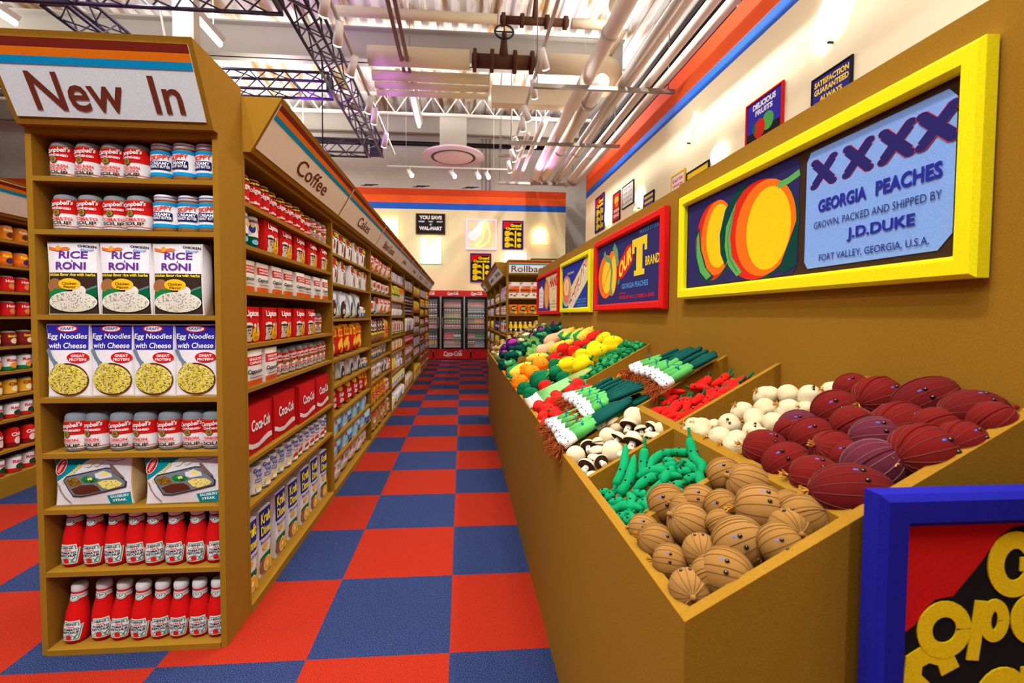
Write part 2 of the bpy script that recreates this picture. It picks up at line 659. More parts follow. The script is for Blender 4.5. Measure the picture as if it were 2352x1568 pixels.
joist(3.6, 6.5, 6.95, -13, 3.2, 'open web steel joist with zigzag bars, nearest the foreground over the aisle')
for y, z, lab in ((6.3, 6.75, 'beside the rusty deck in front of the pipes'), (6.6, 6.7, 'second from the rusty deck strip'), (6.9, 6.65, 'just before the upper pipe')):
    o = link('roof_purlin', MB().prism([(-0.06, 0), (0.06, 0), (0.06, 0.03), (-0.03, 0.03), (-0.03, 0.14), (0.06, 0.14), (0.06, 0.17), (-0.06, 0.17)], 0, -13, 3.2, STEEL), None, (0, y, z))
    tag(o, 'long grey metal roof purlin ' + lab, 'purlin', 'purlins over the aisle')

# ------------------------------------------------------------------ pipes across the hall, with valves
def run_pipe(name, pts, r, mat, label, group, n=14, collars=()):
    o = link(name, MB().tube(pts, r, n, mat))
    for c in collars:
        link('collar', MB().tube(c, r * 1.12, n, STEEL), o)
    return tag(o, label, 'pipe', group)
def arc_pts(c, a, b, n=5):
    """rounded corner c between directions to a and b"""
    c, a, b = Vector(c), Vector(a), Vector(b)
    return [a * (1 - t) ** 2 + c * 2 * t * (1 - t) + b * t ** 2 for t in [i / n for i in range(n + 1)]]
ZP = 5.75
run_pipe('ceiling_pipe', [(-2.0, 7.55, ZP + .15), (0.55, 7.55, ZP + .15)], 0.075, PIPE, 'upper cream insulated pipe running up to the higher valve', 'cream pipes crossing the hall')
run_pipe('ceiling_pipe', [(1.75, 7.55, ZP + .15)] + arc_pts((2.62, 7.55, ZP + .15), (2.45, 7.55, ZP + .15), (2.62, 7.75, ZP + .15)) + [(2.62, 8.4, ZP + .15)], 0.075, PIPE, 'upper cream insulated pipe bending beyond the higher valve', 'cream pipes crossing the hall')
run_pipe('ceiling_pipe', [(-1.6, 8.3, ZP - .1), (0.13, 8.3, ZP - .1)], 0.16, PIPE, 'thick cream insulated pipe ending at the rusty valve', 'cream pipes crossing the hall')
run_pipe('ceiling_pipe', [(1.30, 8.3, ZP - .1)] + arc_pts((2.75, 8.3, ZP - .1), (2.45, 8.3, ZP - .1), (2.75, 8.6, ZP - .1)) + [(2.75, 9.1, ZP - .1)], 0.17, PIPE, 'thick cream insulated pipe bending beyond the rusty valve', 'cream pipes crossing the hall')
for i, (y, z, r, x0, x1) in enumerate(((8.65, ZP - .25, 0.09, -1.6, 0.5), (8.9, ZP - .3, 0.06, -1.6, 0.5), (9.1, ZP - .35, 0.055, -1.6, 0.5))):
    run_pipe('ceiling_pipe', [(x0, y, z), (x1, y, z)], r, PIPE, ['cream pipe directly beyond the thick valve pipe', 'thinner cream pipe in the middle of the lower three', 'thinnest cream pipe last of the lower three'][i], 'cream pipes crossing the hall')
o = link('pipe_guard', MB().box(0.55, 2.45, 8.72, 8.95, ZP - .62, ZP - .3, PIPE), None)
tag(o, 'cream boxed pipe casing with rust streaks below the valves', 'pipe casing')
def valve(x, y, z, r, label):
    o = empty('pipe_valve', (x, y, z))
    b = MB().tube([(-0.55, 0, 0), (0.55, 0, 0)], r * 0.75, 12, RUST)
    for q in (-0.5, -0.2, 0.2, 0.5):
        b.tube([(q - 0.03, 0, 0), (q + 0.03, 0, 0)], r * 1.25, 14, RUST)
    link('valve_body', b, o)
    link('valve_stem', MB().tube([(0, -0.02, 0), (0, -0.15, 0.42)], [r * 0.6, r * 0.25], 8, RUST), o)
    wv = MB()
    ring = [(0.16 * math.cos(a), -0.15 + 0.055 * math.sin(a), 0.42 + 0.15 * math.sin(a)) for a in [2 * PI * i / 16 for i in range(17)]]
    wv.tube(ring, 0.018, 6, DARK)
    for i in range(4):
        p = ring[i * 4]
        wv.tube([(0, -0.15, 0.42), p], 0.014, 5, DARK)
    link('handwheel', wv, o)
    tag(o, label, 'valve', 'rusty pipe valves')
valve(0.72, 8.3, ZP - .1, 0.15, 'large rusty gate valve with a black handwheel on the thick pipe')
valve(1.15, 7.55, ZP + .15, 0.08, 'smaller rusty valve with a black handwheel on the upper pipe')

# trapeze hangers on the side of the right wall and the pipes lying on them
TRAP = [(7.3, 1.1, 3.36), (9.7, 0.95, 3.30), (12.6, 0.95, 3.1), (11.0, 0.85, 1.55)]
for i, (y, x0, x1) in enumerate(TRAP):
    z = 4.80 if i < 3 else 4.98
    o = empty('pipe_hanger', (x0, y, z))
    link('channel', MB().box(0, x1 - x0, -0.03, 0.03, -0.06, 0.0, UNI), o)
    for q in (0.06, x1 - x0 - 0.1):
        link('hanger_rod', MB().tube([(q, 0, -0.08), (q, 0, CEIL_Z - z)], 0.009, 6, UNI), o)
    tag(o, 'grey trapeze channel hung on rods, ' + ['nearest the camera beside the orange band', 'second along the row of pipes', 'at the end of the pipes by the back wall', 'short one beside the round diffuser'][i], 'pipe hanger', 'trapeze hangers under the pipes')
# (x, z, radius, y0, y1, material)
PIPES = [(1.32, 4.85, .045, 9.4, 12.4, PIPE_W, 'slim pale pipe, first on the aisle side'),
         (1.52, 4.85, .045, 8.9, 12.4, PIPE_W, 'slim pale pipe, second from the aisle side'),
         (1.95, 4.93, .11, 3.0, 13.0, PIPE_W, 'thick pale pipe under the strip lamps'),
         (2.22, 4.94, .12, 7.4, 12.9, PIPE_W, 'thick pink tinted pipe in the middle of the rack'),
         (2.15, 5.45, .16, 2.0, 6.4, PIPE, 'wide cream duct pipe overhead with metal band'),
         (2.48, 4.86, .05, 3.0, 12.8, STEEL, 'thin grey pipe beside the thick pale ones'),
         (2.62, 4.92, .075, 3.0, 13.0, PIPE_W, 'cream pipe with a joint, third from the orange wall'),
         (2.92, 4.88, .07, 3.0, 13.0, PIPE_W, 'glossy pale pipe next to the orange wall'),
         (3.18, 4.92, .07, 4.8, 13.0, PIPE_W, 'purple tinted pipe hugging the orange wall')]
for x, z, r, a, b_, mt, lab in PIPES:
    run_pipe('overhead_pipe', [(x, a, z), (x, b_, z)], r, mt, lab + ', running along the aisle', 'pipes along the right wall', 14,
             collars=([[(x, a + .7, z), (x, a + .8, z)], [(x, a + 3.1, z), (x, a + 3.16, z)]] if r > .1 else [[(x, b_ - 2.4, z), (x, b_ - 2.34, z)]]))
# dark service space above the painted wall: ducts and struts
o = link('spiral_duct', MB().tube([(4.2, 2.5, 5.55), (4.2, 6.3, 5.55), (4.2, 6.9, 5.45), (4.2, 7.4, 5.2)], 0.30, 16, GREYB), None)
tag(o, 'fat grey spiral duct in the dark space above the orange wall', 'duct')
for i in range(5):
    o = link('steel_strut', MB().box(-0.02, 0.02, -0.02, 0.02, 0, .85, STEEL), None, (3.72, 5.3 + 0.22 * i, 5.1))
    tag(o, 'thin steel strut above the orange band, %s from the near end' % ['first', 'second', 'third', 'fourth', 'fifth'][i], 'strut', 'struts above the right wall')
struct('ceiling_dark_sheet', MB().box(3.62, 5.4, -4, 13.0, 5.95, 6.05, paint((50, 44, 46), 0.8)))  # dark sheet added so the space above the wall looks unlit
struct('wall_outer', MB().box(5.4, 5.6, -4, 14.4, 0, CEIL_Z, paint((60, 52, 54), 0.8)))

# ------------------------------------------------------------------ black lighting trusses
TR = paint((46, 36, 64), 0.35)  # black metal with the tint of the purple light put into its colour
def truss(label, a, b, s=0.30):
    """box truss between points a and b (bottom centre line)"""
    a, b = Vector(a), Vector(b)
    L = (b - a).length
    o = empty('lighting_truss', a, math.atan2((b - a).y, (b - a).x))
    h = s / 2
    for (yy, zz) in ((-h, 0), (h, 0), (-h, s), (h, s)):
        link('chord', MB().tube([(0, yy, zz), (L, yy, zz)], 0.024, 6, TR), o)
    wv = MB()
    k = 0
    x = 0.0
    st = s * 0.95
    while x + st < L + 0.01:
        for (p, q) in (((-h, 0), (-h, s)), ((h, 0), (h, s)), ((-h, 0), (h, 0)), ((-h, s), (h, s))):
            u, v = (p, q) if k % 2 == 0 else (q, p)
            wv.tube([(x, u[0], u[1]), (x + st, v[0], v[1])], 0.011, 5, TR, False)
        x += st
        k += 1
    link('web_bars', wv, o)
    for xx in (0.02, L - 0.02):
        link('end_frame', MB().box(xx - 0.02, xx + 0.02, -h, h, 0, s, TR), o)
    return tag(o, label, 'lighting truss', 'black box trusses')
truss('black box truss running along the aisle, its open end by the white back wall', (-2.02, 3.2, 4.95), (-2.02, 11.4, 4.95))
truss('black box truss crossing behind the cream column, nearest the foreground', (-9.5, 6.0, 4.95), (-2.23, 6.0, 4.95))
truss('black box truss crossing in the middle above the coffee header', (-9.5, 8.3, 4.95), (-2.23, 8.3, 4.95))
truss('black box truss crossing at the back beside the stage lamp', (-9.5, 11.25, 4.95), (-2.22, 11.25, 4.95))
truss('short black box truss running along the aisle beside the cream column', (-4.95, 6.2, 4.95), (-4.95, 8.1, 4.95))
# strip lamps
TUBE = glow((255, 250, 240), 9.0)
t_ord = ['first', 'second', 'third']
for i, (lx, la, lb, lz) in enumerate(STRIPS):
    vis = lx in (2.4, 1.85, -0.97, -3.84, -6.6, -9.4) and la > 4
    if not vis and la < 4 and lx not in (0.3,):
        pass
    o = empty('strip_lamp', (lx, (la + lb) / 2, lz))
    L = (lb - la) / 2
    link('housing', MB().prism([(-0.09, 0.09), (0.09, 0.09), (0.05, 0.02), (-0.05, 0.02)], 1, -L, L, paint((235, 235, 230), 0.4)), o)
    link('tube', MB().tube([(0, -L, -0.01), (0, L, -0.01)], 0.035, 10, TUBE), o, (0, 0, 0))
    for q in (-L * 0.8, L * 0.8):
        link('hanger', MB().tube([(0, q, 0.09), (0, q, CEIL_Z - lz)], 0.006, 5, WSTEEL), o)
    where = {2.4: 'over the pale pipes', 1.85: 'beside the pipes near the round diffuser', -0.97: 'in line with the round diffuser', -3.84: 'beside the cream column', -6.6: 'beyond the new in header', -6.5: 'beyond the new in header', -9.4: 'over the far aisle', 0.3: 'added as fill high over the aisle', -5.5: 'added unseen to light the back wall', 0.6: 'added as fill behind the camera', -1.6: 'added as fill on the shelf side behind camera'}[lx]
    tag(o, 'white fluorescent strip lamp %s, %s' % (where, 'near' if la < 3 else ('middle' if la < 8 else 'far') + ' one of its line'), 'ceiling lamp', 'fluorescent strip lamps')

# track lights
HEAD_ON = glow((255, 248, 230), 14.0)
WHITE = paint((236, 230, 224), 0.4)
def track(a, b, heads, label):
    a, b = Vector(a), Vector(b)
    o = empty('lighting_track', a, math.atan2((b - a).y, (b - a).x))
    L = (b - a).length
    link('rail', MB().box(0, L, -0.02, 0.02, -0.02, 0.02, STEEL), o)
    for q in (L * .15, L * .85):
        link('hanger', MB().tube([(q, 0, 0.02), (q, 0, CEIL_Z - a.z)], 0.006, 5, WSTEEL), o)
    tag(o, label, 'lighting track', 'ceiling lighting tracks')
    d = (b - a).normalized()
    for k, (t, tilt) in enumerate(heads):
        p = a + d * (L * t)
        s = empty('track_spotlight', p, math.atan2(d.y, d.x) + tilt)
        link('bracket', MB().tube([(0, 0, -0.02), (0, 0, -0.12)], 0.012, 6, WHITE), s)
        link('lamp_head', MB().tube([(-0.10, 0, -0.06), (0.10, 0, -0.24)], [0.05, 0.062], 10, WHITE), s)
        link('lens', MB().tube([(0.10, 0, -0.24), (0.112, 0, -0.251)], 0.052, 10, HEAD_ON), s)
        tag(s, 'white track spotlight, number %d along the %s' % (k + 1, label.replace('slim grey ', '').replace('track', 'rail')), 'spotlight', 'track spotlights')
track((-1.55, 4.6, 4.9), (-1.55, 11.0, 4.9), [(.15, .5), (.24, .4), (.36, .6), (.55, .5), (.62, .3), (.8, .4)], 'slim grey lighting track left of the aisle')
track((1.15, 4.6, 5.0), (1.15, 12.0, 5.0), [(.28, -.5), (.40, -.3), (.52, -.6), (.58, -.2), (.72, -.5), (.82, -.5), (.93, -.3)], 'slim grey lighting track above the produce')
track((-1.9, 12.2, 5.0), (1.3, 12.2, 5.0), [(.18, -1), (.52, -1), (.72, -1.2), (.80, -1.3)], 'slim grey lighting track across the back')
# brown double channel hanging over the aisle
o = empty('hanging_channel', (-0.98, 6.0, 5.55))
for q in (-0.05, 0.05):
    link('channel', MB().box(q - 0.025, q + 0.025, 0, 3.2, -0.03, 0.03, paint((128, 92, 88), 0.6)), o)
for q in (0.2, 3.0):
    link('hanger_rod', MB().tube([(0, q, 0.03), (0, q, 1.5)], 0.008, 6, UNI), o)
tag(o, 'brown double channel with holes hanging over the aisle', 'channel')
# round diffuser with its duct
o = empty('ceiling_diffuser', (-0.22, 12.3, 5.3))
PINK = paint((238, 206, 214), 0.5)
link('plate', MB().lathe([(0.80, 0.0), (0.78, 0.05), (0.50, 0.16), (0.28, 0.2)], 36, PINK), o)
link('inner_cone', MB().lathe([(0.0, -0.10), (0.2, -0.09), (0.50, -0.02), (0.52, 0.0), (0.3, 0.05)], 30, PINK), o)
link('slot_shade', MB().lathe([(0.58, -0.006), (0.44, -0.012)], 30, DIM, True, False), o)  # dark ring painted in for the shade inside the slot opening
link('duct_neck', MB().box(-0.34, 0.34, -0.3, 0.3, 0.2, 1.0, paint((196, 196, 186), 0.4, 0.4)), o)
tag(o, 'large round pale pink ceiling diffuser under a square duct', 'air diffuser')
# stage lamp on a truss
o = empty('stage_lamp', (-2.75, 9.6, 4.35))
link('can', MB().tube([(0, -0.14, 0.02), (0, 0.14, -0.02)], 0.13, 14, DARK), o)
link('yoke', MB().tube([(0, 0, 0.1), (0, 0, 2.65)], 0.015, 6, DARK), o)
link('lens', MB().tube([(0, -0.142, 0.02), (0, -0.15, 0.02)], 0.11, 14, glow((190, 150, 255), 1.5)), o)
tag(o, 'black round stage lamp hanging beside the end of the truss', 'stage lamp')
# conduits and cables on the back wall
for i, x in enumerate((0.62, 0.74, 0.86)):
    o = link('wall_conduit', MB().tube([(x, 14.36, 4.6), (x, 14.36, 7)], 0.02, 6, STEEL))
    tag(o, 'thin grey conduit on the white block wall, %s of three' % ['first', 'middle', 'last'][i], 'conduit', 'conduits on the back wall')
o = link('sprinkler_pipe', MB().tube([(-12, 14.33, 6.35), (3.2, 14.33, 6.35)], 0.07, 8, DARK))
tag(o, 'black pipe running right along the top of the white back wall', 'pipe')
for i, (x, z) in enumerate(((-1.15, 4.83), (0.25, 4.83), (-2.6, 4.83))):
    pts = [(x + 0.25 * math.sin(k * 1.3) * (1 if k % 2 else -1), 13.55, z + 0.02 + 0.05 * abs(math.sin(k * 2.1))) for k in range(9)]
    o = link('loose_cable', MB().tube(pts, 0.012, 5, DARK))
    tag(o, 'loose black cable coiled on top of the orange band, %s' % ['under the hanging rod', 'near the conduits', 'above the cake shelves'][i], 'cable', 'cables on the end wall')
for i, (x, y, tgt) in enumerate(((-5.4, 8.9, 0), (-6.3, 4.7, 0))):
    o = link('drop_cable', MB().tube([(x, y, 7), (x + .1, y + .1, 6.0), (x + .4, y + .3, 5.4), (x + .2, y + .2, 5.1)], 0.02, 6, WHITE))
    tag(o, 'white cable drooping from the roof, %s' % ['beyond the cream column', 'over the new in header'][i], 'cable', 'white cables in the roof')
# ================================================================== shelving units
SIGN_WHITE = (222, 236, 240)
SIGN_IVORY = (236, 230, 220)
S_RED, S_ORG, S_BLU, S_TXT = (120, 36, 22), (226, 120, 14), (0, 148, 204), (112, 50, 30)
def shelving(loc, rotz, W, D, shelves, label, sign=None, sign_bg=SIGN_IVORY, base=0.034, top=1.835, wedge=0.15, back=0.30,
             tw=0.5, thh=0.42, group='shelving units', name='shelving_unit', bottom_out=0.0, stile=0.014, htop=2.045, sign_shift=0.0, hdr=True, end_fill=0.0):
    """front face at local y = 0 (facing -y), width along local x from 0 to W"""
    o = empty(name, loc, rotz)
    for x0, x1 in ((0, stile), (W - stile, W)):
        link('side_panel', MB().box(x0, x1, 0, D, 0, top, BROWN), o)
    link('back_panel', MB().box(stile, W - stile, D - 0.012, D, 0.0, top, BROWN), o)
    link('top_panel', MB().box(stile, W - stile, 0, D - 0.012, top - 0.018, top, BROWN), o)
    for z in list(shelves) + [base]:
        b = MB()
        if z == base:
            b.box(stile, W - stile, -0.006, D - 0.012, 0, z, BROWN)
        else:
            b.box(stile, W - stile, 0.0, D - 0.012, z - 0.017, z, BROWN)
        link('shelf' if z != base else 'plinth', b, o)
    if hdr:
        f0 = -0.028
        h = link('header', MB().prism([(f0, top), (-wedge, htop), (back, htop), (back, top)], 0, 0.0, W, BROWN), o)
        if sign:
            # slanted sign board with three stitched stripes and appliqué lettering
            a = Vector((0, f0, top))
            b = Vector((0, -wedge, htop))
            up = (b - a)
            Ls = up.length
            up.normalize()
            nrm = Vector((0, -up.z, up.y))
            def warp(u, v, d):
                p = a + up * v + nrm * d
                return (u, p.y, p.z)
            m0 = 0.016
            v0, v1 = 0.024, Ls - 0.020
            hh = v1 - v0
            A = Art()
            A.rect(m0, W - m0, v0, v1, sign_bg)
            A.rect(m0, W - m0, v1 - hh * 0.115, v1, S_RED)
            A.rect(m0, W - m0, v1 - hh * 0.225, v1 - hh * 0.115, S_ORG)
            A.rect(m0, W - m0, v1 - hh * 0.325, v1 - hh * 0.225, S_BLU)
            if sign.strip(): A.text(sign, W / 2 + sign_shift, v0 + hh * 0.34, W * tw, hh * thh, S_TXT, 0.013 if sign == 'New  In' else 0.006)
            mb = MB()
            A.build(mb, warp, 0.004, 0.0006, du=0.25)
            mb.add([warp(u, v, d) for (u, v) in ((m0, v0), (W - m0, v0), (W - m0, v1), (m0, v1)) for d in (0, 0.004)],
                   [(0, 2, 3, 1), (2, 4, 5, 3), (4, 6, 7, 5), (6, 0, 1, 7)], felt(sign_bg))
            link('sign', mb, h)
    return tag(o, label, 'shelving unit', group)
FX = -0.845          # aisle face of the run on the aisle's one side
NX0, NW, NY = -1.473, 0.626, 1.715
new_in_sh = [1.674, 1.494, 1.202, 0.913, 0.718, 0.520, 0.297]
shelving((NX0, NY, 0), 0, NW, 0.178, new_in_sh, 'brown felt end unit under the new in sign, full of cans, rice and ketchup', 'New  In', SIGN_WHITE, 0.020, 1.835, 0.150, 0.178, 0.74, 0.50, stile=0.020, htop=2.075, sign_shift=.008)
UNITS = [  # y0, y1, shelf tops, sign, text width, label
    (1.895, 3.135, [1.649, 1.482, 1.301, 1.088, 0.911, 0.622, 0.433], 'Coffee', .40, 'brown felt shelving unit under the coffee sign'),
    (3.135, 4.425, [1.619, 1.421, 1.179, 0.907, 0.728, 0.524, 0.377, 0.228], 'Cakes', .34, 'brown felt shelving unit under the cakes sign'),
    (4.425, 5.705, [1.622, 1.434, 1.216, 0.917, 0.767, 0.552, 0.300], 'Baked Goods', .56, 'brown felt shelving unit under the baked goods sign'),
    (5.705, 7.035, [1.621, 1.390, 1.189, 0.935, 0.731, 0.477, 0.303], 'Jello', .30, 'brown felt shelving unit, fourth along the aisle after the new in unit'),
    (7.035, 8.30, [1.600, 1.390, 1.230, 0.930, 0.740, 0.560, 0.420], 'Crisps', .34, 'brown felt shelving unit, fifth along the aisle after the new in unit'),
    (8.30, 9.60, [1.560, 1.270, 1.040, 0.850, 0.640, 0.430], 'Pet Care', .46, 'brown felt shelving unit, sixth along the aisle after the new in unit'),
    (9.60, 10.90, [1.600, 1.390, 1.190, 0.980, 0.800, 0.620, 0.420, 0.230], 'Canned Veg', .56, 'brown felt shelving unit, next to last before the drinks fridge'),
    (10.90, 12.15, [1.600, 1.400, 1.200, 0.990, 0.800, 0.600, 0.400, 0.220], 'Tea', .24, 'brown felt shelving unit, last one before the drinks fridge')]
for (y0, y1, sh, sg, tw, lab) in UNITS:
    shelving((FX, y0, 0), PI / 2, y1 - y0, 0.31, sh, lab, sg, SIGN_IVORY, tw=tw * .92, thh=0.38)
# the run across the far aisle, seen past the new in unit
LX = -2.99
left_sh = [1.690, 1.520, 1.350, 1.185, 0.985, 0.820, 0.660, 0.500, 0.300]
shelving((LX, 2.75, 0), PI / 2, 1.25, 0.31, left_sh, 'brown felt shelving unit across the far aisle, past the new in unit', ' ', SIGN_IVORY, base=0.13)
# run on the other side of the aisle, ending in the rollback unit
RX = 0.66
R_SH = [1.44, 1.20, 0.90, 0.66, 0.42, 0.20]
RUN_Y = [6.92, 8.15, 9.55, 11.0, 12.2]
R_SIGNS = ['Dish Soap', 'Laundry', None, 'Bleach']
for i in range(4):
    W_ = RUN_Y[i + 1] - RUN_Y[i]
    shelving((RX, RUN_Y[i + 1], 0), -PI / 2, W_, 0.31, R_SH, 'brown felt shelving unit opposite the far shelves, %s' % ['right behind the rollback unit', 'second behind the rollback unit', 'third behind the rollback unit, its header blank', 'last one before the fridge'][i],
             R_SIGNS[i], SIGN_IVORY, tw=.6, thh=.4, top=1.79, htop=2.0, wedge=0.17)
shelving((RX, 6.72, 0), 0, 0.64, 0.2, [1.465, 1.225, 0.96, 0.70, 0.40], 'brown felt end unit under the rollback sign behind the vegetables', 'Rollback', SIGN_WHITE, tw=.84, thh=.52, top=1.80, htop=2.01, wedge=0.06, back=0.2)

LEVELS = {}
for (y0, y1, sh, sg, tw, lab) in UNITS:
    LEVELS['+x', round(y0, 1)] = sh + [1.835]
for y in RUN_Y:
    LEVELS['-x', round(y, 1)] = R_SH + [1.79]
LEVELS['left', 2.8] = left_sh + [1.835]
# ------------------------------------------------------------------ product shapes
def lathe_warp(prof, front=-PI / 2):
    def rad(z):
        for (r0, z0), (r1, z1) in zip(prof[:-1], prof[1:]):
            if z0 <= z <= z1 + 1e-9:
                return r0 + (r1 - r0) * (z - z0) / max(1e-9, z1 - z0)
        return prof[-1][0]
    rm = max(p[0] for p in prof)
    def warp(u, v, d):
        r = rad(v) + d
        a = front + u / rm
        return (r * math.cos(a), r * math.sin(a), v)
    return warp
def soft_box(w, t, h, b, mat, n=6, mats=None):
    n = 14
    """stuffed felt box: six faces bulging by b, edges drawn in"""
    mb = MB()
    def shape(x, y, z):
        X, Y, Z = 2 * x / w, 2 * y / t, 2 * z / h - 1
        px, py, pz = 1 - X * X, 1 - Y * Y, 1 - Z * Z
        return (x * (1 + 2 * b / w * py * pz - 0.05 * (1 - max(py, 0)) * pz), y * (1 + 2 * b / t * px * pz), h / 2 + (z - h / 2) * (1 + b / h * px * py * (0.6 if Z > 0 else 0)))
    for ax, sg in ((1, -1), (1, 1), (0, -1), (0, 1), (2, -1), (2, 1)):
        def fn(s, q, ax=ax, sg=sg):
            if ax == 1: x, y, z = (s - .5) * w * -sg, sg * t / 2, q * h
            elif ax == 0: x, y, z = sg * w / 2, (s - .5) * t * sg, q * h
            else: x, y, z = (s - .5) * w, (q - .5) * t * sg, h * (sg > 0)
            return shape(x, y, z)
        mm = mat
        if mats: mm = mats.get((ax, sg), mat)
        mb.grid(fn, n, n, mm)
    def warp(u, v, d):
        X, Z = 2 * u / w, 2 * v / h - 1
        px, pz = 1 - X * X, 1 - Z * Z
        x, y, z = shape(u, -t / 2, v)
        return (x, y - d - .0006, z)
    return mb, warp
def pillow(w, t, h, mat, n=8, gather=0.0):
    """flat seam all round, stuffed in the middle; gather pinches the upper end"""
    mb = MB()
    def prof(X, Z):
        return (max(0, 1 - X ** 4) ** .5) * (max(0, 1 - Z ** 6) ** .5)
    def wx(Z):
        return 1 - gather * max(0, Z) ** 2
    def fn(sg):
        def g(s, q):
            X, Z = (2 * s - 1) * -sg, 2 * q - 1
            return (X * w / 2 * wx(Z), sg * t / 2 * prof(X, Z), h * q)
        return g
    mb.grid(fn(-1), n, n, mat)
    mb.grid(fn(1), n, n, mat)
    def warp(u, v, d):
        X, Z = 2 * u / w, 2 * v / h - 1
        X = max(-1, min(1, X)); Z = max(-1, min(1, Z))
        return (u * wx(Z), -t / 2 * prof(X, Z) - d, v)
    return mb, warp
WHITE_F = (228, 226, 228)
RED_F = (205, 20, 16)
GREYT = (128, 138, 148)
GOLD = (150, 128, 44)
def can_profile(r, h, bulge=1.0):
    return [(r * .90, 0.0), (r * .98, h * .03), (r, h * .10), (r * bulge, h * .5), (r, h * .85), (r * .975, h * .905), (r * .88, h * .95), (r * .62, h * .985), (r * .3, h * .998), (1e-5, h)]
def make_can(name, r, h, top_col, art_fn, z0, z1, cat, bulge=1.02, extra=None, n=22, lab=None):
    prof = can_profile(r, h, bulge)
    body = MB().lathe(prof, n, felt(top_col))
    warp = lathe_warp(prof)
    A = Art()
    art_fn(A, r, h, z0, z1)
    lb = MB()
    A.build(lb, warp, 0.0010, 0.0002, du=r * .28, dv=h * .1)
    parts = [('label', lb, (), lab)]
    if extra: parts += extra
    return Tmpl(name, body, parts, cat)
def soup_art(lines, txt_shift=0.0):
    def fn(A, r, h, z0, z1):
        P = PI * r
        zm = z0 + (z1 - z0) * .50
        A.rect(-P, P, z0, z1, WHITE_F)
        A.rect(-P, P, zm, z1, RED_F)
        A.rect(-P, P, z1 - .004, z1 - .0025, GOLD)
        A.rect(-P, P, z0 + .006, z0 + .008, RED_F)
        c = txt_shift
        A.text("Campbell's", c, z1 - .017, .072, .021, WHITE_F, 0.03, 0.15, slope=.12)
        A.text('CONDENSED', c + .002, z1 - .033, .058, .008, WHITE_F, 0.04)
        A.ell(c - .008, zm + .003, .0115, .0115, (52, 44, 20), 14)
        A.ell(c - .008, zm + .003, .010, .010, GOLD, 14)
        A.ell(c - .008, zm + .003, .005, .006, (104, 86, 26), 10)
        zz = zm - .013
        for i, (t, hh, ww, col) in enumerate(lines):
            hh *= .84
            A.text(t, c, zz - hh / 2, ww, hh, col, 0.03)
            zz -= hh + .0028
        for q in (-1, 1):
            A.line([(q * .05 - .004, z0 + .017), (q * .05, z0 + .012), (q * .05 + .004, z0 + .017)], .0015, GOLD)
    return fn
NAVY = (22, 24, 66)
BLACKF = (26, 26, 22)
REDT = (220, 44, 36)
SH_ = -.008
T_CHICK = make_can('soup_can', .0395, .130, GREYT, soup_art([('CHICKEN', .010, .058, REDT), ('NOODLE', .010, .052, REDT), ('SOUP', .013, .058, (56, 50, 12))], SH_), .009, .109, 'can')
T_TOM = make_can('soup_can', .0395, .130, GREYT, soup_art([('TOMATO', .013, .068, REDT), ('SOUP', .014, .060, (50, 48, 14))], SH_), .009, .109, 'can')
T_ONION = make_can('soup_can', .0385, .137, GREYT, soup_art([('ONION', .012, .050, REDT), ('MADE WITH BEEF STOCK', .004, .064, REDT), ('SOUP', .014, .056, (46, 44, 14))], SH_), .011, .109, 'can')
# peanut butter jar
PB = (160, 108, 56)
r, h = .041, .138
prof = [(r * .80, 0), (r * .97, h * .035), (r, h * .12), (r, h * .76), (r * .92, h * .79), (r * .84, h * .805), (r * .80, h * .82)]
jar = MB().lathe(prof, 24, felt(PB))
wp = lathe_warp(prof)
A = Art()
P = PI * r
A.rect(-P, P, .018, .105, (236, 236, 240))
A.rect(-P, P, .018, .030, (0, 150, 216))
A.rect(-P, P, .094, .105, (0, 150, 216))
A.text('SKIPPY', -.012, .083, .066, .016, (232, 62, 44), 0.03, slope=.1)
A.poly([(-.046, .041), (.016, .039), (.021, .043), (.021, .067), (.016, .070), (-.046, .070)], (26, 34, 90))
A.text('CREAMY', -.012, .062, .056, .011, (236, 236, 240), 0.03)
A.text('PEANUT BUTTER', -.012, .050, .060, .010, (236, 236, 240), 0.03)
lb = MB(); A.build(lb, wp, du=.012, dv=.012)
lid = MB().lathe([(r * .84, h * .815), (r * .95, h * .83), (r * .97, h * .91), (r * .92, h * .96), (r * .5, h * .99), (1e-5, h)], 24, felt((236, 236, 244)))
A = Art().rect(-P, P, h * .885, h * .90, (52, 54, 150))
A.build(lid, lathe_warp([(r * .95, h * .83), (r * .97, h * .91)]), .0010, du=.012)
T_PB = Tmpl('peanut_butter_jar', jar, [('label', lb), ('lid', lid, (), 'white felt lid with a blue stitched line')], 'jar')
# rice packet
w, t, h = .172, .062, .252
bd, wp = soft_box(w, t, h, .012, felt((226, 222, 222)), 8)
A = Art()
HW = w / 2 - .003
A.rect(-HW, HW, .004, h - .004, (232, 232, 236))
A.rect(-HW, HW, .004, .146, (54, 40, 32))
A.text('RICE', .005, .208, .098, .026, (104, 52, 146), 0.03)
A.text('A', .004, .187, .008, .008, (104, 52, 146), 0.03)
A.text('RONI', -.002, .170, .104, .026, (104, 52, 146), 0.03)
A.poly([(-.078, .236), (-.05, .230), (-.02, .236), (-.006, .232), (-.010, .224), (-.03, .224), (-.05, .220), (-.078, .226)], (236, 116, 40))
A.ell(-.046, .231, .009, .009, (246, 160, 50))
A.text('CHICKEN', .050, .238, .062, .008, (30, 30, 50), 0.03, slope=-.08)
A.text('Flavor', .052, .226, .045, .009, (90, 160, 220), 0.02, .2)
A.text('chicken flavor rice with herbs', 0, .139, .160, .011, (238, 216, 40), 0.03)
A.ell(-.058, .100, .030, .026, (160, 108, 62), 16)
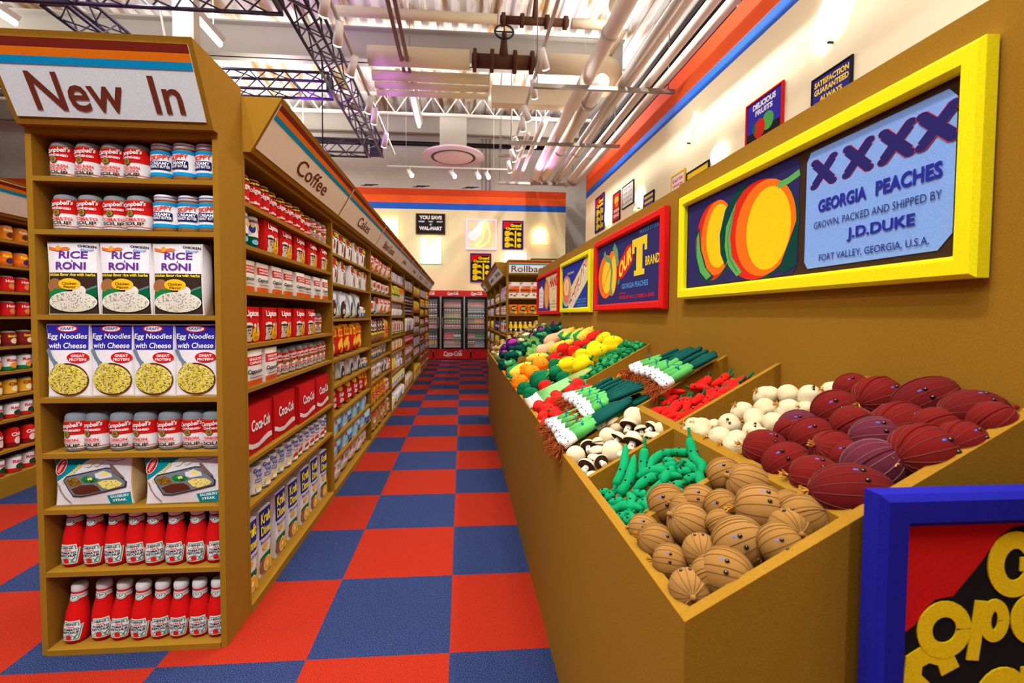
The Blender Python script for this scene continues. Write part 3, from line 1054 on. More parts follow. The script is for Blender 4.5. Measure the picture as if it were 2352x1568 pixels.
A.poly([(-HW, .072), (-.060, .090), (-.03, .090), (-.012, .082), (-.03, .06), (-HW, .045)], (20, 130, 64))
A.poly([(.045, .080), (.07, .092), (HW, .100), (HW, .06), (.05, .062)], (0, 92, 54))
A.line([(HW, .100), (.05, .086), (.03, .070), (-.004, .062)], .006, (96, 120, 130))
A.ell(0, .045, .082, .036, (224, 222, 206), 26)
A.ell(.028, .084, .022, .018, (224, 222, 206), 16)
rice = lambda u, v: (u / .080) ** 2 + ((v - .045) / .034) ** 2 < 1
A.scatter(rice, (-.08, .08, .01, .08), 240, .0019, .0008, [(110, 96, 44), (74, 62, 34), (250, 250, 240)], 3)
A.ell(-.004, .106, .039, .020, (250, 190, 30), 22)
A.text('Chicken', -.004, .108, .050, .010, (70, 40, 10), 0.02)
A.text('Flavor', -.002, .096, .042, .009, (70, 40, 10), 0.02)
lb = MB(); A.build(lb, wp, du=.022, dv=.03)
T_RICE = Tmpl('rice_packet', bd, [('front_panel', lb)], 'packet')
# egg noodle packet
w, t, h = .140, .05, .256
bd, wp = soft_box(w, t, h, .007, felt((226, 224, 226)), 8)
A = Art()
HW = w / 2 - .002
A.rect(-HW, HW, .004, h - .004, (230, 228, 232))
A.rect(-HW, HW, .166, h - .004, (44, 40, 160))
A.ell(0, .240, .036, .013, RED_F, 20)
A.ell(0, .240, .030, .0095, (236, 234, 236), 20)
A.text('KRAFT', 0, .240, .046, .010, (44, 40, 160), 0.015, .2)
A.text('Egg Noodles', 0, .211, .131, .024, (236, 236, 240), 0.016, .12)
A.text('with Cheese', 0, .181, .126, .020, (236, 236, 240), 0.016, .12)
A.ell(.036, .139, .036, .0185, (200, 22, 26), 22)
A.text('GREAT', .036, .145, .044, .009, (240, 232, 232), 0.03)
A.text('PROTEIN!', .036, .132, .054, .009, (240, 232, 232), 0.03)
A.ell(0, .062, HW, .058, (98, 40, 22), 28)
A.line([(-HW, .168), (-.055, .138), (-.040, .118)], .014, (110, 130, 150))
A.poly([(-.050, .124), (-.034, .126), (-.024, .108), (-.046, .104)], (110, 130, 150))
A.ell(-.002, .062, HW - .002, .052, (214, 200, 100), 28)
A.ell(-.022, .106, .022, .014, (214, 200, 100), 16)
nd = lambda u, v: (u / (HW - .004)) ** 2 + ((v - .062) / .050) ** 2 < 1 or ((u + .022) / .021) ** 2 + ((v - .104) / .013) ** 2 < 1
A.scatter(nd, (-HW, HW, .01, .118), 170, .0046, .0010, [(96, 82, 20), (120, 104, 30)], 5)
A.scatter(nd, (-HW, HW, .01, .118), 210, .0042, .0015, [(236, 220, 40), (240, 232, 150), (228, 206, 60)], 6)
lb = MB(); A.build(lb, wp, du=.022, dv=.03)
T_NOOD = Tmpl('noodle_packet', bd, [('front_panel', lb)], 'packet')
# frozen dinner box
w, t, h = .262, .115, .172
bd, wp = soft_box(w, t, h, .012, felt((196, 170, 116)), 8)
A = Art()
HW = w / 2 - .003
A.rect(-HW, HW, .004, h - .004, (226, 224, 230))
A.poly([(-HW, .090), (-HW, h - .004), (-.012, h - .004)], (0, 140, 152))
A.poly([(.052, .004), (HW - .004, .004), (HW - .004, .046), (.046, .036)], (0, 136, 148))
A.text('SALISBURY', .088, .033, .062, .010, (230, 240, 240), 0.03, slope=.08)
A.text('STEAK', .086, .018, .046, .010, (230, 240, 240), 0.03, slope=.06)
A.ell(-.108, .142, .034, .016, (226, 226, 230), 16, rot=1.0)
A.ell(-.108, .142, .031, .013, RED_F, 16, rot=1.0)
A.text('SWANSON', -.108, .142, .048, .010, (240, 236, 236), 0.01, rot=1.0)
A.text('3 COURSE DINNER', -.074, .118, .096, .010, (232, 214, 50), 0.03, rot=.75)
A.poly([(-.03, .146), (-.01, h - .006), (.012, h - .006), (-.008, .142), (-.022, .140)], (214, 222, 196))
A.poly([(.004, .146), (.022, h - .006), (.040, h - .006), (.026, .148), (.014, .143)], (214, 222, 196))
A.line([(.045, .163), (.075, .158), (.105, .165)], .002, (60, 80, 150))
A.poly([(-.104, .094), (-.09, .110), (.045, .138), (.066, .136), (.116, .084), (.112, .064), (-.040, .034), (-.070, .036)], (44, 50, 56))
A.poly([(-.100, .094), (-.088, .106), (.046, .134), (.064, .132), (.111, .084), (.108, .068), (-.040, .038), (-.068, .040)], (112, 122, 132))
A.poly([(-.094, .090), (-.084, .101), (-.060, .105), (-.046, .100), (-.034, .086), (-.038, .078), (-.080, .072)], (136, 96, 26))
A.poly([(-.038, .100), (-.022, .110), (.006, .106), (.024, .094), (.010, .088), (-.026, .086)], (20, 120, 50))
A.ell(-.006, .100, .010, .006, (240, 226, 130), 8)
A.poly([(.010, .118), (.040, .128), (.066, .116), (.070, .104), (.030, .098), (.014, .104)], (214, 214, 220))
A.ell(.044, .116, .014, .007, (236, 214, 90), 8)
A.poly([(-.074, .064), (-.034, .078), (.006, .080), (.022, .070), (.030, .056), (-.034, .044), (-.06, .046)], (90, 40, 20))
A.poly([(.020, .086), (.040, .094), (.082, .094), (.102, .080), (.096, .070), (.056, .060), (.038, .066)], (228, 216, 110))
A.scatter(lambda u, v: True, (.036, .090, .066, .090), 26, .0016, .0012, [(210, 60, 30), (40, 130, 50), (236, 236, 200)], 8)
A.scatter(lambda u, v: True, (-.084, -.044, .080, .100), 40, .0016, .0010, [(90, 60, 14), (170, 128, 44)], 9)
A.scatter(lambda u, v: True, (-.024, .012, .089, .106), 30, .0018, .0016, [(10, 86, 30), (36, 150, 70)], 10)
A.line([(-.122, .084), (-.114, .060), (-.096, .034), (-.076, .014)], .005, (150, 130, 124))
A.poly([(.058, .148), (.066, .150), (.086, .128), (.110, .100), (.104, .098), (.070, .122)], (120, 96, 90))
lb = MB(); A.build(lb, wp, du=.03, dv=.03)
T_TV = Tmpl('frozen_dinner_box', bd, [('front_panel', lb)], 'box')
# ketchup bottle
def bottle_tmpl():
    r, h = .0375, .204
    prof = [(r * .85, 0), (r * .97, .010), (r, .03), (r * .99, .075), (r * .93, .105), (r * .74, .138), (r * .62, .158), (r * .58, .178)]
    bd = MB().lathe(prof, 24, felt((206, 16, 14)))
    cap = MB().lathe([(r * .60, .176), (r * .66, .180), (r * .66, .195), (r * .56, .203), (r * .3, h), (1e-5, h)], 18, felt((222, 222, 224)))
    wn = lathe_warp(prof)
    rn = max(p[0] for p in prof)
    A = Art()
    P = PI * rn
    A.rect(-P, P, .155, .171, (214, 210, 204))
    A.rect(-P, P, .1625, .1635, (60, 140, 130))
    A.rect(-P, P, .1665, .1672, (60, 140, 130))
    A.ell(-.004, .159, .026, .012, (214, 210, 204), 18)
    A.ell(-.004, .159, .022, .0095, (70, 160, 150), 18)
    A.ell(-.004, .159, .017, .0078, (220, 222, 220), 18)
    A.text('57', -.004, .159, .018, .008, NAVY, 0.02)
    nb = MB(); A.build(nb, wn, .0012, du=.01, dv=.008)
    A = Art()
    k = [(-.032, .012), (.026, .012), (.036, .068), (.026, .066), (.024, .082), (-.026, .082), (-.028, .066), (-.038, .068)]
    A.poly(k, (226, 218, 208))
    A.poly([(-.001 + (x + .001) * .90, .047 + (y - .047) * .90) for x, y in k], (60, 158, 146))
    A.poly([(-.001 + (x + .001) * .80, .047 + (y - .047) * .82) for x, y in k], (220, 222, 218))
    A.text('HEINZ', -.001, .071, .034, .008, (24, 32, 60), 0.03)
    A.text('1869', -.001, .062, .022, .006, (224, 80, 60), 0.02)
    A.text('TOMATO', -.001, .053, .048, .008, (24, 32, 60), 0.03)
    A.text('KETCHUP', -.001, .043, .048, .008, (24, 32, 60), 0.03)
    A.line([(-.022, .024), (-.014, .033), (0, .036), (.012, .028), (.018, .018)], .0022, (60, 158, 146))
    A.line([(.010, .022), (.016, .032), (.021, .037)], .003, (40, 130, 110))
    A.ell(-.004, .026, .0085, .0085, (214, 20, 20), 14)
    lb = MB(); A.build(lb, wn, .0012, du=.01, dv=.015)
    return Tmpl('ketchup_bottle', bd, [('cap', cap, (), 'white stuffed cap'), ('neck_band', nb), ('label', lb)], 'bottle')
T_KET = bottle_tmpl()

# ------------------------------------------------------------------ goods on the new in unit
ORD = ['first', 'second', 'third', 'fourth', 'fifth', 'sixth', 'seventh', 'eighth', 'ninth', 'tenth', 'eleventh', 'twelfth', 'thirteenth', 'fourteenth', 'fifteenth', 'sixteenth']
rnd = random.Random(11)
ix0, ix1 = NX0 + .02, NX0 + NW - .02
def new_in(tm, fracs, z, what, shelf, group, y=0.07, jit=.25, tilt=0.0, turn=None):
    if turn is None: turn = .26 if jit > .1 else 0
    n = len(fracs)
    for i, f in enumerate(fracs):
        rz = rnd.uniform(-jit, jit) + turn
        tm.put((ix0 + f * (ix1 - ix0), NY + y + rnd.uniform(-.006, .006), z + .0012 + tilt * .04), (rnd.uniform(-tilt, tilt), rnd.uniform(-tilt, tilt), rz),
               '%s, %s along the %s of the new in unit' % (what, ORD[i], shelf), group)
new_in(T_CHICK, [.100, .240, .380, .515], new_in_sh[0], 'chicken noodle soup can', 'top shelf', 'chicken soup cans', .062, .22)
new_in(T_PB, [.655, .795, .925], new_in_sh[0], 'blue banded peanut butter jar', 'top shelf', 'peanut butter jars, upper row', .068, .22)
new_in(T_TOM, [.103, .245, .384, .526], new_in_sh[1], 'tomato soup can', 'second shelf', 'tomato soup cans', .062, .15)
new_in(T_PB, [.672, .805, .932], new_in_sh[1], 'blue banded peanut butter jar', 'second shelf', 'peanut butter jars, lower row', .068, .22)
new_in(T_RICE, [.170, .470, .770], new_in_sh[2], 'rice packet with purple lettering', 'third shelf', 'rice packets', .060, .02)
new_in(T_NOOD, [.140, .380, .622, .860], new_in_sh[3], 'blue egg noodle packet', 'fourth shelf', 'egg noodle packets', .050, .02)
new_in(T_ONION, [.135, .245, .395, .530, .675, .812, .930], new_in_sh[4], 'onion soup can', 'fifth shelf', 'onion soup cans', .060, .2)
new_in(T_TV, [.245, .768], new_in_sh[5], 'teal frozen dinner box', 'sixth shelf', 'frozen dinner boxes', .088, .05)
new_in(T_KET, [.085, .215, .340, .460, .575, .700, .820, .935], new_in_sh[6], 'red ketchup bottle', 'seventh shelf', 'ketchup bottles, upper row', .058, .2, .03)
new_in(T_KET, [.095, .240, .355, .480, .590, .705, .825, .938], 0.020, 'red ketchup bottle', 'bottom shelf', 'ketchup bottles, lower row', .058, .2, .05)
# ================================================================== goods along the aisle
SHN = ['top shelf', 'second shelf', 'third shelf', 'fourth shelf', 'fifth shelf', 'sixth shelf', 'seventh shelf', 'eighth shelf', 'bottom shelf']
def can_generic(name, r, h, top, bands, texts, cat, blobs=(), pos=()):
    def fn(A, r_, h_, z0, z1):
        P = PI * r_
        for a, b, c in bands:
            A.rect(-P, P, z0 + a * (z1 - z0), z0 + b * (z1 - z0), c)
        for cu, cv, ru, rv, c in blobs:
            A.ell(cu * r_, z0 + cv * (z1 - z0), ru * r_, rv * (z1 - z0), c, 14)
        for t, cu, cv, w_, h2, c in texts:
            A.text(t, cu * r_, z0 + cv * (z1 - z0), w_ * r_, h2 * (z1 - z0), c, 0.03)
    return make_can(name, r, h, top, fn, h * .06, h * .90, cat)
def packet(name, w, t, h, base, bands, texts, cat, blobs=(), polys=(), shape='box', bulge=.012, rects=()):
    """art coordinates: u in -.5..+.5 of the width, v in 0..1 of the height"""
    if shape == 'box':
        bd, wp = soft_box(w, t, h, bulge, felt(base), 5)
    elif shape == 'gather':
        bd, wp = pillow(w, t, h, felt(base), 8, .35)
    else:
        bd, wp = pillow(w, t, h, felt(base), 8)
    A = Art()
    k = .97
    for a, b, c in bands:
        A.rect(-w / 2 * k, w / 2 * k, max(a, .02) * h, min(b, .98) * h, c)
    for u0, u1, v0, v1, c in rects:
        A.rect(u0 * w, u1 * w, v0 * h, v1 * h, c)
    for cu, cv, ru, rv, c in blobs:
        A.ell(cu * w, cv * h, ru * w, rv * h, c, 14)
    for pts, c in polys:
        A.poly([(x * w, y * h) for x, y in pts], c)
    for t_, cu, cv, w_, h2, c in texts:
        A.text(t_, cu * w, cv * h, w_ * w, h2 * h, c, 0.03, .1)
    lb = MB()
    A.build(lb, wp, .0009, .0002, du=w / 6, dv=h / 6)
    return Tmpl(name, bd, [('front_panel', lb)], cat)
W_, R_, Y_, K_, B_, G_, O_, BR_ = (228, 226, 228), (200, 22, 20), (240, 200, 30), (30, 28, 28), (40, 60, 160), (16, 120, 70), (236, 120, 20), (110, 66, 34)
def row(face, y0, y1, z, tm, n, what, where, group, a=.06, b=.94, depth=.06, jit=.12, turn=0.0, sc=1.0, lean=0.0):
    """n copies of one thing along a shelf; face '+x' looks into the aisle from one side, '-x' from the other"""
    key = min((k for k in LEVELS if k[0] == face), key=lambda k: abs(k[1] - (y0 - .014)))
    zmax = min(q for q in LEVELS[key] if q > z + .03) - .020
    vs = [v.co for v in tm.root.vertices]
    hh = max(v.z for v in vs)
    ww = max(v.x for v in vs) - min(v.x for v in vs)
    kmax = (zmax - z) / hh
    if n > 1:
        kmax = min(kmax, (b - a) * (y1 - y0) / (n - 1) / ww * .99)
    if kmax < sc * .97: jit = jit * .4
    for i in range(n):
        f = a + (b - a) * (i / (n - 1) if n > 1 else .5)
        if face == '+x':
            x, rz = FX - depth, PI / 2
        elif face == 'left':
            x, rz = LX - depth, PI / 2
        else:
            x, rz = RX + depth, -PI / 2
        k = min(sc * rnd.uniform(.97, 1.03), kmax)
        tm.put((x + rnd.uniform(-.012, .004) * (1 if face != '-x' else -1), y0 + f * (y1 - y0), z + .0012), (0, 0, rz + turn + rnd.uniform(-jit, jit)),
               '%s, %s from the front, %s' % (what, ORD[i], where), group, (k, k, k))
# --- coffee unit
T_COFFEE = can_generic('coffee_can', .047, .128, (110, 108, 104), [(0, 1, R_), (.80, .97, (40, 30, 24))], [('Regular', -.2, .88, 1.1, .12, (244, 214, 40)), ('Folgers', -.1, .60, 1.6, .26, W_), ('coffee', -.2, .16, 1.0, .12, W_)], 'can', [(.75, .36, .16, .12, (200, 170, 120))])
T_SAIL = can_generic('spinach_can', .044, .150, (120, 128, 130), [(0, .34, (0, 78, 62)), (.34, 1, W_)], [('SPINACH', 0, .86, 1.4, .09, (40, 60, 150))], 'can', [(-.3, .62, .35, .16, (40, 60, 140)), (-.3, .74, .22, .10, (230, 180, 150)), (.5, .70, .3, .12, (240, 190, 60)), (0, .16, .42, .09, (120, 190, 220))])
T_TEA = packet('tea_packet', .165, .10, .150, (196, 22, 18), [], [('Lipton', -.02, .80, .72, .22, W_), ('FRESH', .22, .14, .3, .08, (200, 140, 10))], 'packet',
               [(.22, .26, .28, .24, (236, 190, 20)), (-.24, .34, .15, .21, (206, 200, 190)), (-.24, .50, .17, .07, (226, 224, 220)), (-.24, .455, .15, .035, (50, 48, 46)), (-.27, .36, .03, .02, K_), (-.20, .36, .03, .02, K_), (-.235, .27, .05, .015, (90, 80, 76))],
               [([(.14, .30), (.18, .55), (.26, .55), (.31, .30)], (206, 200, 190)), ([(-.42, .04), (-.40, .18), (-.28, .2), (-.2, .18), (-.06, .16), (-.04, .04)], (206, 200, 190)), ([(-.04, .44), (.07, .46), (.07, .54), (-.04, .52)], W_)], bulge=.014)
T_CAPP = packet('cappuccino_tub', .148, .11, .150, (230, 228, 226), [(0, .17, (226, 92, 20)), (.60, .84, (206, 34, 30))], [('SINGLE SERVE', .0, .76, .8, .07, W_), ('CAPPUCCINO', 0, .66, .8, .07, W_), ('Cappuccino', -.05, .40, .86, .16, K_), ('ITALIAN STYLE', 0, .25, .8, .05, (70, 66, 60))], 'tub', bulge=.012)
T_COKE = packet('cola_carton', .285, .24, .205, (186, 14, 16), [], [('Coca-Cola', .02, .60, .74, .24, W_)], 'carton', bulge=.010,
                polys=[([(-.49, .30), (-.3, .22), (-.1, .20), (.1, .27), (.3, .30), (.49, .26), (.49, .16), (.3, .16), (.1, .13), (-.1, .09), (-.3, .12), (-.49, .20)], W_)])
T_VEG = can_generic('vegetable_can', .042, .142, (112, 118, 122), [(0, 1, (222, 222, 224))], [('Great', -.1, .84, 1.1, .16, (40, 70, 170)), ('Value', .15, .66, 1.2, .16, (40, 70, 170)), ('Whole', -.1, .52, .9, .07, (60, 70, 130)), ('Potatoes', 0, .43, 1.1, .07, (60, 70, 130))], 'can', [(.1, .16, .62, .17, (190, 180, 150)), (.05, .19, .5, .13, (236, 216, 110)), (.1, .10, .55, .07, (240, 240, 236))])
T_BEANT = can_generic('vegetable_can', .042, .142, (112, 118, 122), [(0, 1, (222, 222, 224))], [('Great', -.1, .84, 1.1, .16, (40, 70, 170)), ('Value', .15, .66, 1.2, .16, (40, 70, 170)), ('Tomato', 0, .48, 1.1, .09, (200, 40, 36))], 'can', [(.1, .18, .6, .17, (190, 60, 40)), (.1, .10, .55, .07, (240, 240, 236))])
T_MAC = packet('macaroni_box', .112, .085, .305, (224, 222, 222), [(.56, .98, (40, 50, 150))], [('Kraft', -.02, .86, .8, .16, (244, 226, 40)), ('Dinner', 0, .68, .86, .14, (244, 226, 40)), ('Macaroni & Cheese', 0, .515, .9, .05, (60, 60, 120))], 'box',
               [(-.10, .42, .2, .045, (226, 180, 40)), (0, .26, .5, .055, (20, 110, 50)), (-.2, .15, .32, .12, (150, 90, 60)), (.06, .14, .30, .115, (240, 226, 190)), (.06, .14, .27, .10, (236, 180, 40)), (.06, .14, .09, .035, (250, 236, 190))],
               [([(.3, .02), (.48, .02), (.48, .40), (.38, .34)], (228, 180, 40))], bulge=.006, rects=[(-.48, .48, .545, .56, W_)])
y0, y1 = 1.909, 3.121
def coffee(tm, n, z, what, k, group, **kw):
    row('+x', y0, y1, z, tm, n, what, '%s of the coffee unit' % k, group, **kw)
coffee(T_COFFEE, 9, 1.649, 'red coffee can', 'top shelf', 'red coffee cans', a=.055, b=.70, depth=.062, turn=-.35)
coffee(T_TOM, 3, 1.649, 'tomato soup can', 'top shelf', 'soup cans beside the coffee', a=.79, b=.945, depth=.06, turn=-.3)
coffee(T_SAIL, 2, 1.482, 'green and white spinach can', 'second shelf', 'spinach cans', a=.05, b=.135, depth=.06, turn=-.3, jit=.05)
coffee(T_TEA, 5, 1.482, 'red tea packet with capped man', 'second shelf', 'tea packets, upper row', a=.26, b=.92, depth=.075, jit=.05)
coffee(T_CAPP, 8, 1.301, 'white and orange cappuccino tub', 'third shelf', 'cappuccino tubs', a=.07, b=.93, depth=.07, jit=.06)
coffee(T_TEA, 5, 1.088, 'red tea packet with capped man', 'fourth shelf', 'tea packets, lower row', a=.08, b=.72, depth=.075, jit=.08, sc=1.16)
coffee(T_TOM, 2, 1.088, 'tomato soup can', 'fourth shelf', 'soup cans beside the tea', a=.855, b=.935, depth=.08, turn=-.3)
coffee(T_CAPP, 2, 0.911, 'white and orange cappuccino tub', 'fifth shelf', 'pair of cappuccino tubs', a=.075, b=.215, depth=.07, jit=.06)
coffee(T_TOM, 9, 0.911, 'tomato soup can', 'fifth shelf', 'soup cans beside the cappuccino', a=.325, b=.945, depth=.06, turn=-.3, jit=.08)
coffee(T_COKE, 4, 0.622, 'red cola carton with white wave', 'sixth shelf', 'red cola cartons', a=.125, b=.875, depth=.135, jit=.03)
coffee(T_VEG, 6, 0.433, 'white potato can with blue lettering', 'seventh shelf', 'white potato cans', a=.045, b=.42, depth=.062, turn=-.25)
coffee(T_BEANT, 7, 0.433, 'white tomato can with blue lettering', 'seventh shelf', 'white tomato cans', a=.50, b=.95, depth=.062, turn=-.25)
coffee(T_MAC, 7, 0.034, 'tall blue and yellow macaroni box', 'bottom shelf', 'macaroni boxes', a=.055, b=.93, depth=.078, turn=-.06, jit=.05)

# --- cakes unit
T_CHOC = packet('cocoa_cereal_packet', .20, .12, .165, (226, 224, 222), [(.70, .98, (66, 42, 26))], [('OREO', .14, .82, .56, .18, (240, 224, 30)), ('CAKES', -.28, .66, .26, .08, W_)], 'packet',
                [(.28, .32, .17, .28, (108, 72, 46)), (.34, .50, .09, .14, (108, 72, 46)), (-.15, .34, .055, .14, (190, 40, 40)), (-.15, .52, .05, .06, (40, 50, 110))], rects=[(-.42, -.16, .60, .97, R_)], bulge=.010)
T_OVAL = packet('cream_wafer_bag', .185, .10, .205, (218, 222, 228), [], [('DOUBLE', .05, .88, .5, .08, (110, 150, 210))], 'packet', [(.02, .34, .30, .30, (60, 46, 40)), (.06, .26, .13, .10, (206, 190, 170)), (.22, .60, .16, .09, (190, 150, 200))],
                [([(.36, .70), (.40, .66), (.49, .2), (.46, .16)], (130, 170, 210)), ([(-.46, .80), (-.42, .78), (-.3, .2), (-.36, .18)], (150, 190, 220))], shape='pillow')
T_CHEET = packet('cheese_puff_bag', .165, .12, .235, (206, 40, 24), [(.62, .97, (244, 190, 30))], [('CHEE', 0, .76, .62, .14, (206, 30, 20))], 'bag', [(-.05, .34, .34, .24, (244, 190, 40)), (.12, .20, .20, .12, (240, 170, 30)), (.2, .46, .12, .10, (206, 40, 24)), (-.2, .2, .12, .1, (206, 40, 24)), (.08, .34, .05, .1, (240, 230, 200))], shape='pillow')
T_SPOT = packet('small_snack_bag', .11, .07, .10, (220, 222, 228), [(0, .45, (60, 110, 190))], [], 'bag', [(0, .6, .35, .16, (240, 220, 90)), (-.2, .8, .2, .1, (200, 60, 50))], shape='pillow')
T_NUT = packet('nut_bite_bag', .17, .11, .20, (200, 30, 28), [(.78, .98, (150, 96, 50))], [('Nutter', 0, .56, .74, .18, W_), ('Bites', 0, .34, .66, .18, W_)], 'bag', [(-.2, .8, .26, .10, (240, 200, 60)), (0, .1, .4, .07, (240, 170, 40))], shape='gather')
T_SPONGE = packet('sponge_cake_box', .27, .13, .125, (150, 200, 218), [(0, .18, (226, 230, 232))], [('Sponge', .08, .48, .62, .34, (44, 56, 160))], 'box', [(.1, .14, .16, .10, (70, 50, 44)), (.3, .16, .1, .1, (90, 60, 50))], rects=[(-.36, -.2, .66, .84, (206, 60, 60))], bulge=.014)
T_RAIN = packet('rainbow_cookie_bag', .23, .12, .185, (230, 228, 228), [], [('F', -.30, .62, .14, .18, (210, 40, 40)), ('r', -.05, .62, .08, .22, (20, 110, 190)), ('e', .05, .62, .09, .22, (240, 180, 20)), ('s', .15, .62, .09, .22, (60, 150, 60)), ('h', .25, .62, .09, .22, (220, 60, 40))], 'bag', [(-.05, .26, .26, .14, (200, 170, 120)), (.12, .2, .14, .1, (180, 140, 90))], shape='pillow')
T_PAST = packet('pastry_bag', .14, .10, .17, (228, 222, 220), [(0, .14, (200, 90, 60))], [], 'bag', [(0, .42, .38, .18, (226, 180, 120)), (0, .42, .20, .1, (214, 70, 50)), (0, .80, .36, .1, (200, 50, 50)), (.1, .68, .3, .05, (150, 190, 90)), (-.3, .2, .1, .1, (210, 60, 40))], shape='pillow')
def unit(i, rows):
    y0, y1, sh, nm = UNITS[i][:4]
    zs = list(sh) + [.034]
    nm = ['coffee unit', 'cakes unit', 'baked goods unit', 'fourth unit', 'fifth unit', 'sixth unit', 'seventh unit', 'last unit'][i]
    for r_ in rows:
        k, tm, n, what = r_[:4]
        kw = dict(r_[4]) if len(r_) > 4 else {}
        lift = kw.pop('lift', 0)
        lay = kw.pop('lay', '')
        row('+x', y0 + .014, y1 - .014, zs[k] + lift, tm, n, what, '%s%s of the %s' % (lay, SHN[k] if k < len(sh) else 'bottom shelf', nm), '%s, %s, shelf %d' % (what, nm, k + 1), **kw)
unit(1, [(0, T_CHOC, 5, 'white and red cookie box', dict(a=.09, b=.78, depth=.075)), (1, T_CHOC, 5, 'white and brown cookie box', dict(a=.07, b=.90, depth=.075)),
         (2, T_OVAL, 4, 'white bag with dark wafer', dict(a=.08, b=.70, depth=.07)), (2, T_SPOT, 1, 'small blue snack bag', dict(a=.9, b=.9, depth=.06)),
         (3, T_CHEET, 5, 'red and yellow puff bag', dict(a=.08, b=.74, depth=.08)), (3, T_RAIN, 1, 'white bag behind the puff bags', dict(a=.92, b=.92, depth=.12, sc=.8)),
         (4, T_OVAL, 4, 'white bag with dark wafer', dict(a=.09, b=.72, depth=.07, sc=.82)), (4, T_SPOT, 2, 'small blue snack bag', dict(a=.87, b=.95, depth=.06)),
         (5, T_NUT, 5, 'red nut bite bag', dict(a=.08, b=.78, depth=.075, sc=.95)), (5, T_CHEET, 1, 'red and yellow snack bag', dict(a=.93, b=.93, depth=.07, sc=.75)),
         (6, T_SPONGE, 4, 'pale blue sponge cake box', dict(a=.13, b=.86, depth=.08, sc=.95)), (7, T_SPONGE, 4, 'pale blue sponge cake box', dict(a=.12, b=.85, depth=.08, sc=.95)),
         (8, T_RAIN, 4, 'white rainbow lettered bag', dict(a=.13, b=.74, depth=.075)), (8, T_PAST, 1, 'pink topped pastry bag', dict(a=.92, b=.92, depth=.08))])
# --- baked goods unit
T_MUFF = packet('muffin_pack', .19, .12, .13, (232, 230, 228), [], [('12', .05, .5, .2, .3, (100, 130, 190))], 'packet', [(.28, .5, .09, .3, (204, 50, 44)), (-.30, .56, .12, .22, (216, 70, 50)), (0, .8, .16, .1, (240, 160, 110)), (.05, .18, .2, .08, (110, 116, 120))], shape='pillow')
T_BAG = packet('baguette_bag', .13, .10, .255, (150, 110, 66), [(.46, .97, (40, 36, 36)), (.38, .46, (240, 210, 40))], [], 'bag', [(-.1, .74, .24, .07, W_), (.1, .64, .2, .06, (220, 170, 150)), (-.12, .56, .2, .04, W_), (.1, .85, .24, .06, (226, 220, 214)), (.05, .93, .2, .04, (200, 90, 80))], shape='pillow')
T_CHIP = packet('orange_chip_bag', .14, .10, .25, (230, 150, 30), [(.34, .62, (206, 40, 28))], [('CHIPS', 0, .55, .6, .06, W_), ('best', 0, .42, .4, .06, W_)], 'bag', [(0, .78, .3, .08, (244, 190, 50)), (.1, .16, .2, .08, (236, 210, 160)), (-.2, .1, .12, .06, (180, 90, 20))], shape='pillow')
T_CAKE = packet('cake_pack', .15, .12, .155, (230, 226, 222), [(.60, .92, (206, 60, 50))], [], 'packet', [(0, .76, .3, .06, (240, 230, 200)), (0, .32, .34, .2, (206, 80, 50)), (.05, .3, .18, .12, (240, 190, 120)), (-.3, .2, .1, .1, (226, 120, 40))], shape='pillow')
T_BREAD = packet('bread_bag', .15, .11, .22, (176, 130, 74), [(.0, .22, (226, 206, 60)), (.06, .12, K_)], [], 'bag', [(0, .55, .36, .18, (206, 160, 96)), (.05, .82, .3, .1, (206, 60, 50)), (0, .5, .2, .06, (240, 226, 190))], shape='pillow')
unit(2, [(0, T_CAKE, 5, 'white and red bread pack', dict(a=.08, b=.92, depth=.07, sc=1.1)), (1, T_MUFF, 5, 'white muffin pack', dict(a=.09, b=.90, depth=.075)),
         (2, T_MUFF, 1, 'white muffin pack underneath', dict(a=.2, b=.2, depth=.08, sc=1.05)), (2, T_MUFF, 1, 'white muffin pack on top', dict(a=.2, b=.2, depth=.08, lift=.139, sc=1.05)), (2, T_CAKE, 3, 'white and red bread pack', dict(a=.5, b=.9, depth=.07, sc=1.15)),
         (3, T_BAG, 6, 'black and tan baguette bag', dict(a=.06, b=.62, depth=.06, jit=.2)), (3, T_CHIP, 2, 'orange chip bag', dict(a=.75, b=.88, depth=.06)),
         (4, T_SPOT, 5, 'small blue snack bag', dict(a=.06, b=.46, depth=.06)), (4, T_OVAL, 3, 'white and blue roll bag', dict(a=.60, b=.92, depth=.07, sc=.62)),
         (5, T_RAIN, 3, 'white rainbow lettered bag', dict(a=.08, b=.42, depth=.07, sc=.9)), (5, T_OVAL, 3, 'white bag with dark wafer', dict(a=.55, b=.80, depth=.07, sc=.8)), (5, T_CAKE, 1, 'white and red bread pack', dict(a=.92, b=.92, depth=.07)),
         (6, T_CHIP, 5, 'orange chip bag', dict(a=.06, b=.68, depth=.06, sc=.9)), (6, T_PAST, 2, 'white and red pastry bag', dict(a=.82, b=.93, depth=.07, sc=1.2)),
         (7, T_BREAD, 6, 'brown bread bag, yellow foot', dict(a=.07, b=.78, depth=.07, jit=.2)), (7, T_PAST, 1, 'white and red pastry bag', dict(a=.92, b=.92, depth=.07, sc=1.2))])
